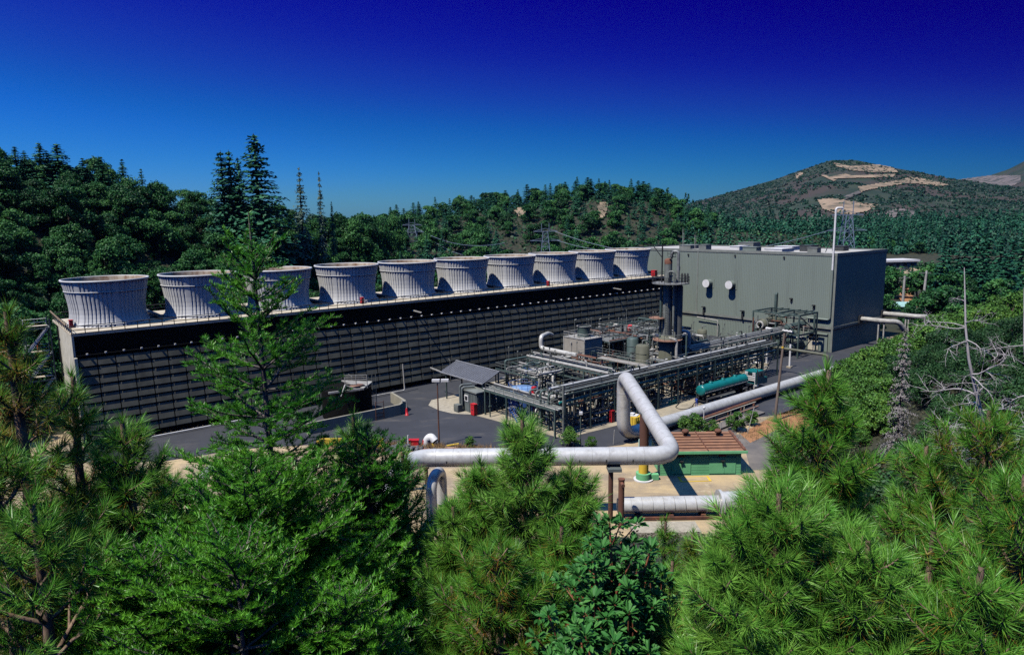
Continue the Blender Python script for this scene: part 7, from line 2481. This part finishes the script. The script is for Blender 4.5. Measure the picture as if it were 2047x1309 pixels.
def madrone(label, u, v, r, rad, seed, depth=1.5):
    rs = np.random.RandomState(seed)
    p, h = stand_on(u, v, r)
    S_, Wd = Soup(), Soup()
    root = np.array([p.x, p.y, p.z - h])
    nb = 60
    for b in range(nb):
        a = rs.rand() * 6.28
        q = math.sqrt(rs.rand()) * rad
        zt_ = h - depth * (q / rad) ** 2 * 0.75 - rs.rand() * 0.45
        tip = np.array([math.cos(a) * q, math.sin(a) * q, zt_])
        base = np.array([tip[0] * 0.25, tip[1] * 0.25, zt_ - 0.5 - 0.7 * q])
        mid = (tip + base) / 2 + rs.normal(0, 0.06, 3)
        Wd.add(*tube_np(np.array([base, mid, tip]), [0.016, 0.011, 0.006], 5))
        for c in range(5):
            fr = 1 - c * 0.15 if c else 1
            o = tip if c == 0 else base + (tip - base) * fr + rs.normal(0, 0.09, 3)
            if c:
                Wd.add(*tube_np(np.array([base + (tip - base) * (fr - 0.12), o]), [0.006, 0.004], 4))
            n = 22
            th = rs.rand(n) * 6.28
            el = np.radians(rs.uniform(-15, 55, n))
            D = np.stack([np.cos(th) * np.cos(el), np.sin(th) * np.cos(el), np.sin(el)], 1)
            L_ = rs.uniform(0.055, 0.088, n)
            Wl = L_ * rs.uniform(0.36, 0.46, n)
            side = unit(np.cross(D, np.array([0, 0, 1.0]) + rs.normal(0, 0.3, (n, 3))))
            nr = np.cross(side, D)
            B0 = o + D * 0.02
            pts = [B0]
            for f_, w_, dz_ in ((0.28, 0.40, 0.02), (0.62, 0.5, 0.03), (0.88, 0.26, 0.0)):
                pts.append(B0 + D * (L_ * f_)[:, None] + side * (Wl * w_)[:, None] + nr * (L_ * (dz_ + 0.05))[:, None])
            pts.append(B0 + D * L_[:, None] - nr * (L_ * 0.07)[:, None])
            for f_, w_, dz_ in ((0.88, 0.26, 0.0), (0.62, 0.5, 0.03), (0.28, 0.40, 0.02)):
                pts.append(B0 + D * (L_ * f_)[:, None] - side * (Wl * w_)[:, None] + nr * (L_ * (dz_ + 0.05))[:, None])
            V = np.stack(pts, 1)
            m0 = B0 + D * (L_ * 0.5)[:, None]
            V = np.concatenate([V, m0[:, None, :]], 1)
            k = np.arange(n)[:, None] * 9
            F = np.concatenate([k + np.array([[8, i, (i + 1) % 8, (i + 1) % 8]]) for i in range(8)])
            tt = np.clip(rs.normal(0.5, 0.17, n), 0, 1)
            S_.add(V.reshape(-1, 3), F[:, :3].repeat(1, 0) if False else np.stack([F[:, 0], F[:, 1], F[:, 2]], 1), np.repeat(tt, 9))
    for j in range(6):
        a = rs.rand() * 6.28
        e = np.array([math.cos(a) * rad * 0.5, math.sin(a) * rad * 0.5, h - 0.9])
        Wd.add(*tube_np(np.array([(0, 0, -0.1), e * np.array([0.3, 0.3, 0.5]), e]), [0.045, 0.03, 0.015], 6))
    o = bpy.data.objects.new('broadleaf_bush', None)
    COL.objects.link(o)
    o.location = root
    link_mesh('crown', S_.mesh('crown', [m_mad]), None, o)
    link_mesh('branches', Wd.mesh('branches', [m_redbark]), None, o)
    return settle(o, label, 'bush')


madrone('glossy broadleaf bush with reddish stems at the bottom centre', 1228, 1040, 5.0, 0.72, 61, 1.1)
madrone('low glossy broadleaf bush at the very bottom of the picture', 1200, 1235, 4.4, 0.42, 62, 0.5)

# ------------------------------------------------------------------ dead trees
def dead_tree(label, u, v, r, seed, spread=1.0, pts=None, droop=0.25, nlimb=16, name='dead_tree', lean=(0, 0), thin=1.0):
    rs = np.random.RandomState(seed)
    p = ray_at(u, v, r)
    g = float(ground_z(p.x, p.y)) - 0.3
    H = p.z - g
    Wd = Soup()
    f = np.linspace(0, 1, 10)
    ax = lambda q: np.array([lean[0] * (q - 1) * H, lean[1] * (q - 1) * H, H * q]) + np.array([0.05 * math.sin(q * 7), 0.04 * math.cos(q * 5), 0]) * H * 0.55
    C = np.array([ax(q) for q in f])
    Wd.add(*tube_np(C, (0.02 + 0.0085 * H * (1 - f) ** 0.8) * thin, 8))

    def limb(o, d, L_, r0, lev):
        n = 7
        P = [o]
        dd = d.copy()
        for i in range(n):
            dd = unit(dd + rs.normal(0, 0.16, 3) + np.array([0, 0, -droop * 0.35 if lev == 0 else rs.normal(0, 0.08)]))
            P.append(P[-1] + dd * L_ / n)
        P = np.array(P)
        Wd.add(*tube_np(P, r0 * (1 - np.linspace(0, 0.85, n + 1)), 5))
        if lev < 2:
            for k in range(rs.randint(6, 11) if lev == 0 else rs.randint(3, 6)):
                i = rs.randint(2, n)
                s = unit(np.cross(dd, rs.normal(size=3)))
                limb(P[i], unit((P[i] - P[i - 1]) / L_ * n * 0.6 + s * 0.9), L_ * rs.uniform(0.25, 0.5), r0 * 0.42, lev + 1)
    for k in range(nlimb):
        q = rs.uniform(0.25, 0.9)
        a = rs.rand() * 6.28
        limb(ax(q), np.array([math.cos(a), math.sin(a), rs.uniform(-0.1, 0.45)]), H * spread * rs.uniform(0.25, 0.5) * (1.15 - q * 0.7), 0.0055 * H * (1.2 - q), 0)
    o = link_mesh(name, Wd.mesh(name, [m_silver]), None, None, (p.x, p.y, g))
    return settle(o, label, 'dead tree')


dead_tree('tall bare silver dead tree on the right slope', 1920, 535, 50, 71, 0.62, nlimb=15, lean=(-0.22, 0))
dead_tree('bare silver dead tree at the right edge', 2040, 575, 50, 72, 0.6, nlimb=14, lean=(-0.2, 0), thin=0.5)
dead_tree('low tangle of silver dead branches below the tall dead tree', 1965, 705, 50, 73, 1.0, droop=0.7, nlimb=16, thin=0.35)
DEADCON = tree_proto('dead_conifer', conifer_soup(90, 22, 5.0, 1.3, 0.30, 0.05), pm('grey_twigs', (0.27, 0.245, 0.225), 0.9, col2=(0.16, 0.145, 0.135), scale=2))
skyline(1812, 648, 62, 1.25, DEADCON, 'dead_conifer', 'grey dead conifer with drooping boughs before the end wall', 'dead tree')

# ------------------------------------------------------------------ shrubs and trees of the right slope and the yard
def shrub_proto(name, seed, mat, H, RX, n, leaf):
    return tree_proto(name, oak_soup(seed, H, RX, n, leaf), mat)


m_slope = leafm('slope_leaves', (0.012, 0.040, 0.012), (0.032, 0.10, 0.028), (0.085, 0.19, 0.05), rough=0.55, trans=0.15, rnd=0.35)
RPINE = [shrub_proto('roadside_pine', 100 + i, m_mtree, 5.0, 2.3, 3400, 0.26) for i in range(3)]
MANZ = [shrub_proto('brown_shrub', 110 + i, m_manz, 2.6, 1.9, 3600, 0.15) for i in range(3)]
SLOPE = [shrub_proto('slope_tree', 120 + i, m_slope, 7.0, 3.2, 5200, 0.26) for i in range(3)]
rs = random.Random(17)


def ring_place(n, ulo, uhi, rlo, rhi, gap, protos, name, label, cat, group, klo, khi, dmin=0.5, dmax=99, seed=0, sq=1.0):
    r_ = random.Random(seed)
    pts = []
    for _ in range(n * 60):
        if len(pts) >= n:
            break
        u, q = r_.uniform(ulo, uhi), math.sqrt(r_.uniform(rlo ** 2, rhi ** 2))
        a = math.atan2(u - 1023.5, FPX)
        x, y = q * math.sin(a), q * math.cos(a)
        d = float(front_dist(np.array([x]), np.array([y]))[0])
        if not dmin < d < dmax or any((x - b[0]) ** 2 + (y - b[1]) ** 2 < gap * gap for b in pts):
            continue
        pts.append((x, y))
        k = r_.uniform(klo, khi)
        plant_tree(name, r_.choice(protos), (x, y, float(ground_z(x, y)) - 0.2), r_.uniform(0, 6.28), (k, k, k * r_.uniform(0.85, 1.15) * sq), label, cat, group)


ring_place(46, 1440, 1800, 100, 178, 2.6, RPINE, 'roadside_pine', 'bushy green pine on the bank right of the road', 'tree', 'bushy pines along the road', 0.65, 1.15, 1.6, 17, 1)
ring_place(90, 1560, 2140, 32, 90, 1.9, MANZ, 'brown_shrub', 'brownish twiggy shrub on the right slope', 'bush', 'brown shrubs on the right slope', 0.8, 1.5, 3, 60, 2)
ring_place(85, 1700, 2140, 55, 150, 3.0, SLOPE, 'slope_tree', 'dark green tree on the slope at the right', 'tree', 'dark trees on the right slope', 0.55, 1.0, 12, 80, 3)
ring_place(24, 1760, 2120, 24, 60, 2.6, SLOPE, 'slope_bush', 'dark green bush below the dead trees', 'bush', 'dark bushes on the right slope', 0.3, 0.55, 5, 70, 4)
ring_place(26, 1840, 2140, 30, 44, 2.0, SLOPE, 'slope_bush', 'dark green bush below the dead trees', 'bush', 'dark bushes on the right slope', 0.3, 0.5, 5, 70, 5)
for u, v, k, nm, lb in ((940, 894, 0.42, 'yard_bush', 'small green bush at the asphalt edge above the big pipe'), (1138, 893, 0.72, 'yard_bush', 'olive bush before the corner of the pipe racks'), (1182, 897, 0.45, 'yard_bush', 'thin bush right of the slim lamp post'),
                        (726, 886, 0.4, 'yard_bush', 'round bush at the asphalt edge beside the yellow planks'), (1392, 872, 0.85, 'yard_bush', 'olive pine bush growing before the long ground pipe'), (1370, 862, 0.6, 'yard_bush', 'smaller olive bush left of the one before the ground pipe'),
                        (1424, 866, 0.5, 'yard_bush', 'smaller olive bush right of the one before the ground pipe'), (1470, 862, 0.75, 'yard_bush', 'bush between the trench rail and the wooden pole'), (1500, 850, 0.6, 'yard_bush', 'bush beside the pale leaning stake')):
    p = at(u, v)
    plant_tree(nm, RPINE[u % 3], (p.x, p.y, float(ground_z(p.x, p.y)) - 0.1), u, (k, k, k * 0.9), lb, 'bush', None)
r_ = random.Random(91)
for a, b in zip(FE[6:13], FE[7:14]):
    a, b = Vector(a), Vector(b)
    dn = Vector(((b - a).y, -(b - a).x)).normalized()
    k = 0.0
    while k < (b - a).length:
        for off in (1.2, 4.2, 7.4):
            p = a + (b - a).normalized() * (k + r_.uniform(-1, 1)) + dn * (off + r_.uniform(-0.8, 0.8))
            q_ = r_.uniform(0.65, 1.15) * (1.2 if p.x < 66 else 1.45 if p.x < 84 else 1.8)
            plant_tree('roadside_pine', r_.choice(RPINE), (p.x, p.y, float(ground_z(p.x, p.y)) - 0.2), r_.uniform(0, 6.28), (q_, q_, q_ * r_.uniform(0.75, 1.05)), 'bushy green pine on the bank right of the road', 'tree', 'bushy pines along the road')
        k += 3.1
for u, v, k, h_ in ((1778, 596, 1.25, 1.2), (1762, 606, 1.1, 1.0), (1832, 600, 1.2, 1.1), (1862, 596, 1.5, 1.3), (1885, 606, 1.3, 1.2), (1768, 632, 0.8, 0.7), (1838, 648, 0.9, 0.8), (1870, 640, 1.0, 1.0), (1815, 660, 0.8, 0.7)):
    p = at(u, v)
    plant_tree('valley_oak', FAROAK[u % 4], (p.x, p.y, float(ground_z(p.x, p.y)) - 0.3), u, (k, k, h_), 'round green tree between the end wall and the utility poles', 'tree', 'trees by the utility poles')
# weeds and dry grass
m_dry = pm('dry_grass', (0.42, 0.27, 0.12), 0.9, col2=(0.28, 0.17, 0.08), scale=1.0)
nr = np.random.RandomState(33)


def grass(name, label, pts, spread, n, ln, mat=m_dry):
    tri = Tri()
    c = np.array([list(at(u, v)) for u, v in pts])
    i = nr.randint(0, len(c) - 1, n)
    t = nr.rand(n)[:, None]
    B = c[i] * (1 - t) + c[i + 1] * t + nr.normal(0, 1, (n, 3)) * np.array([spread, spread, 0])
    cl = fbm(B[:, 0] * 1.3, B[:, 1] * 1.3, 5)
    B = B[cl > -0.15]
    n = len(B)
    B[:, 2] = ground_z(B[:, 0], B[:, 1])
    D = unit(nr.normal(0, 0.35, (n, 3)) + np.array([0, 0, 1.0]))
    tri.add(*needles(B, D, ln * nr.uniform(0.4, 1.2, n), 0.05, np.full(n, 0.5)))
    settle(link_mesh(name, tri.mesh(name, mat), None), label=label, kind='stuff')


grass('dry_grass', 'dry orange grass along the edge of the asphalt', [(650, 887), (760, 889), (850, 893), (910, 897), (1010, 900)], 0.5, 5200, 0.9)
grass('bank_grass', 'dry grass on the orange bank', [(1490, 880), (1545, 845), (1600, 825), (1640, 850)], 1.2, 3000, 0.6)
# undergrowth over the near slope
n = 52000
X = nr.uniform(-75, 75, n)
Y = nr.uniform(2.5, 110, n)
d = front_dist(X, Y)
k = (d > 0.4) & (np.abs(np.arctan2(X, Y)) < 0.85)
X, Y = X[k], Y[k]
n = len(X)
hh = nr.uniform(0.0, 1.0, n) ** 1.5 * np.clip(0.35 + 0.6 * fbm(X / 3, Y / 3, 9), 0.1, 1.3)
P = np.stack([X, Y, ground_z(X, Y) + hh], 1)
dist = np.hypot(X, Y)
V, F, T = kites(P, unit(nr.normal(size=(n, 3)) * 0.7 + np.array([0, 0, 0.7])), nr.uniform(0.10, 0.26, n) * (0.6 + dist / 60), nr.uniform(0.06, 0.14, n) * (0.6 + dist / 60), nr, np.clip(nr.normal(0.4, 0.2, n), 0, 1))
settle(link_mesh('undergrowth', np_mesh('undergrowth', V, F, T), m_manz), label='low brown and green undergrowth covering the near slope', kind='stuff')
# ------------------------------------------------------------------ haze
hz = bpy.data.materials.new('haze_air')
hz.use_nodes = True
hn = hz.node_tree
hn.nodes.clear()
ho = hn.nodes.new('ShaderNodeOutputMaterial')
hv = hn.nodes.new('ShaderNodeVolumePrincipled')
hv.inputs['Color'].default_value = (0.30, 0.55, 1.0, 1)
hv.inputs['Density'].default_value = HAZE_DENSITY = 0.00003
hv.inputs['Anisotropy'].default_value = 0.55
hn.links.new(hv.outputs[0], ho.inputs['Volume'])
m = MB(lambda p: p)
m.box((-3500, -3500, -320), (3500, 3500, 420))
settle(link_mesh('haze', m.mesh('haze'), hz), label='thin bluish air over the whole valley', kind='stuff')
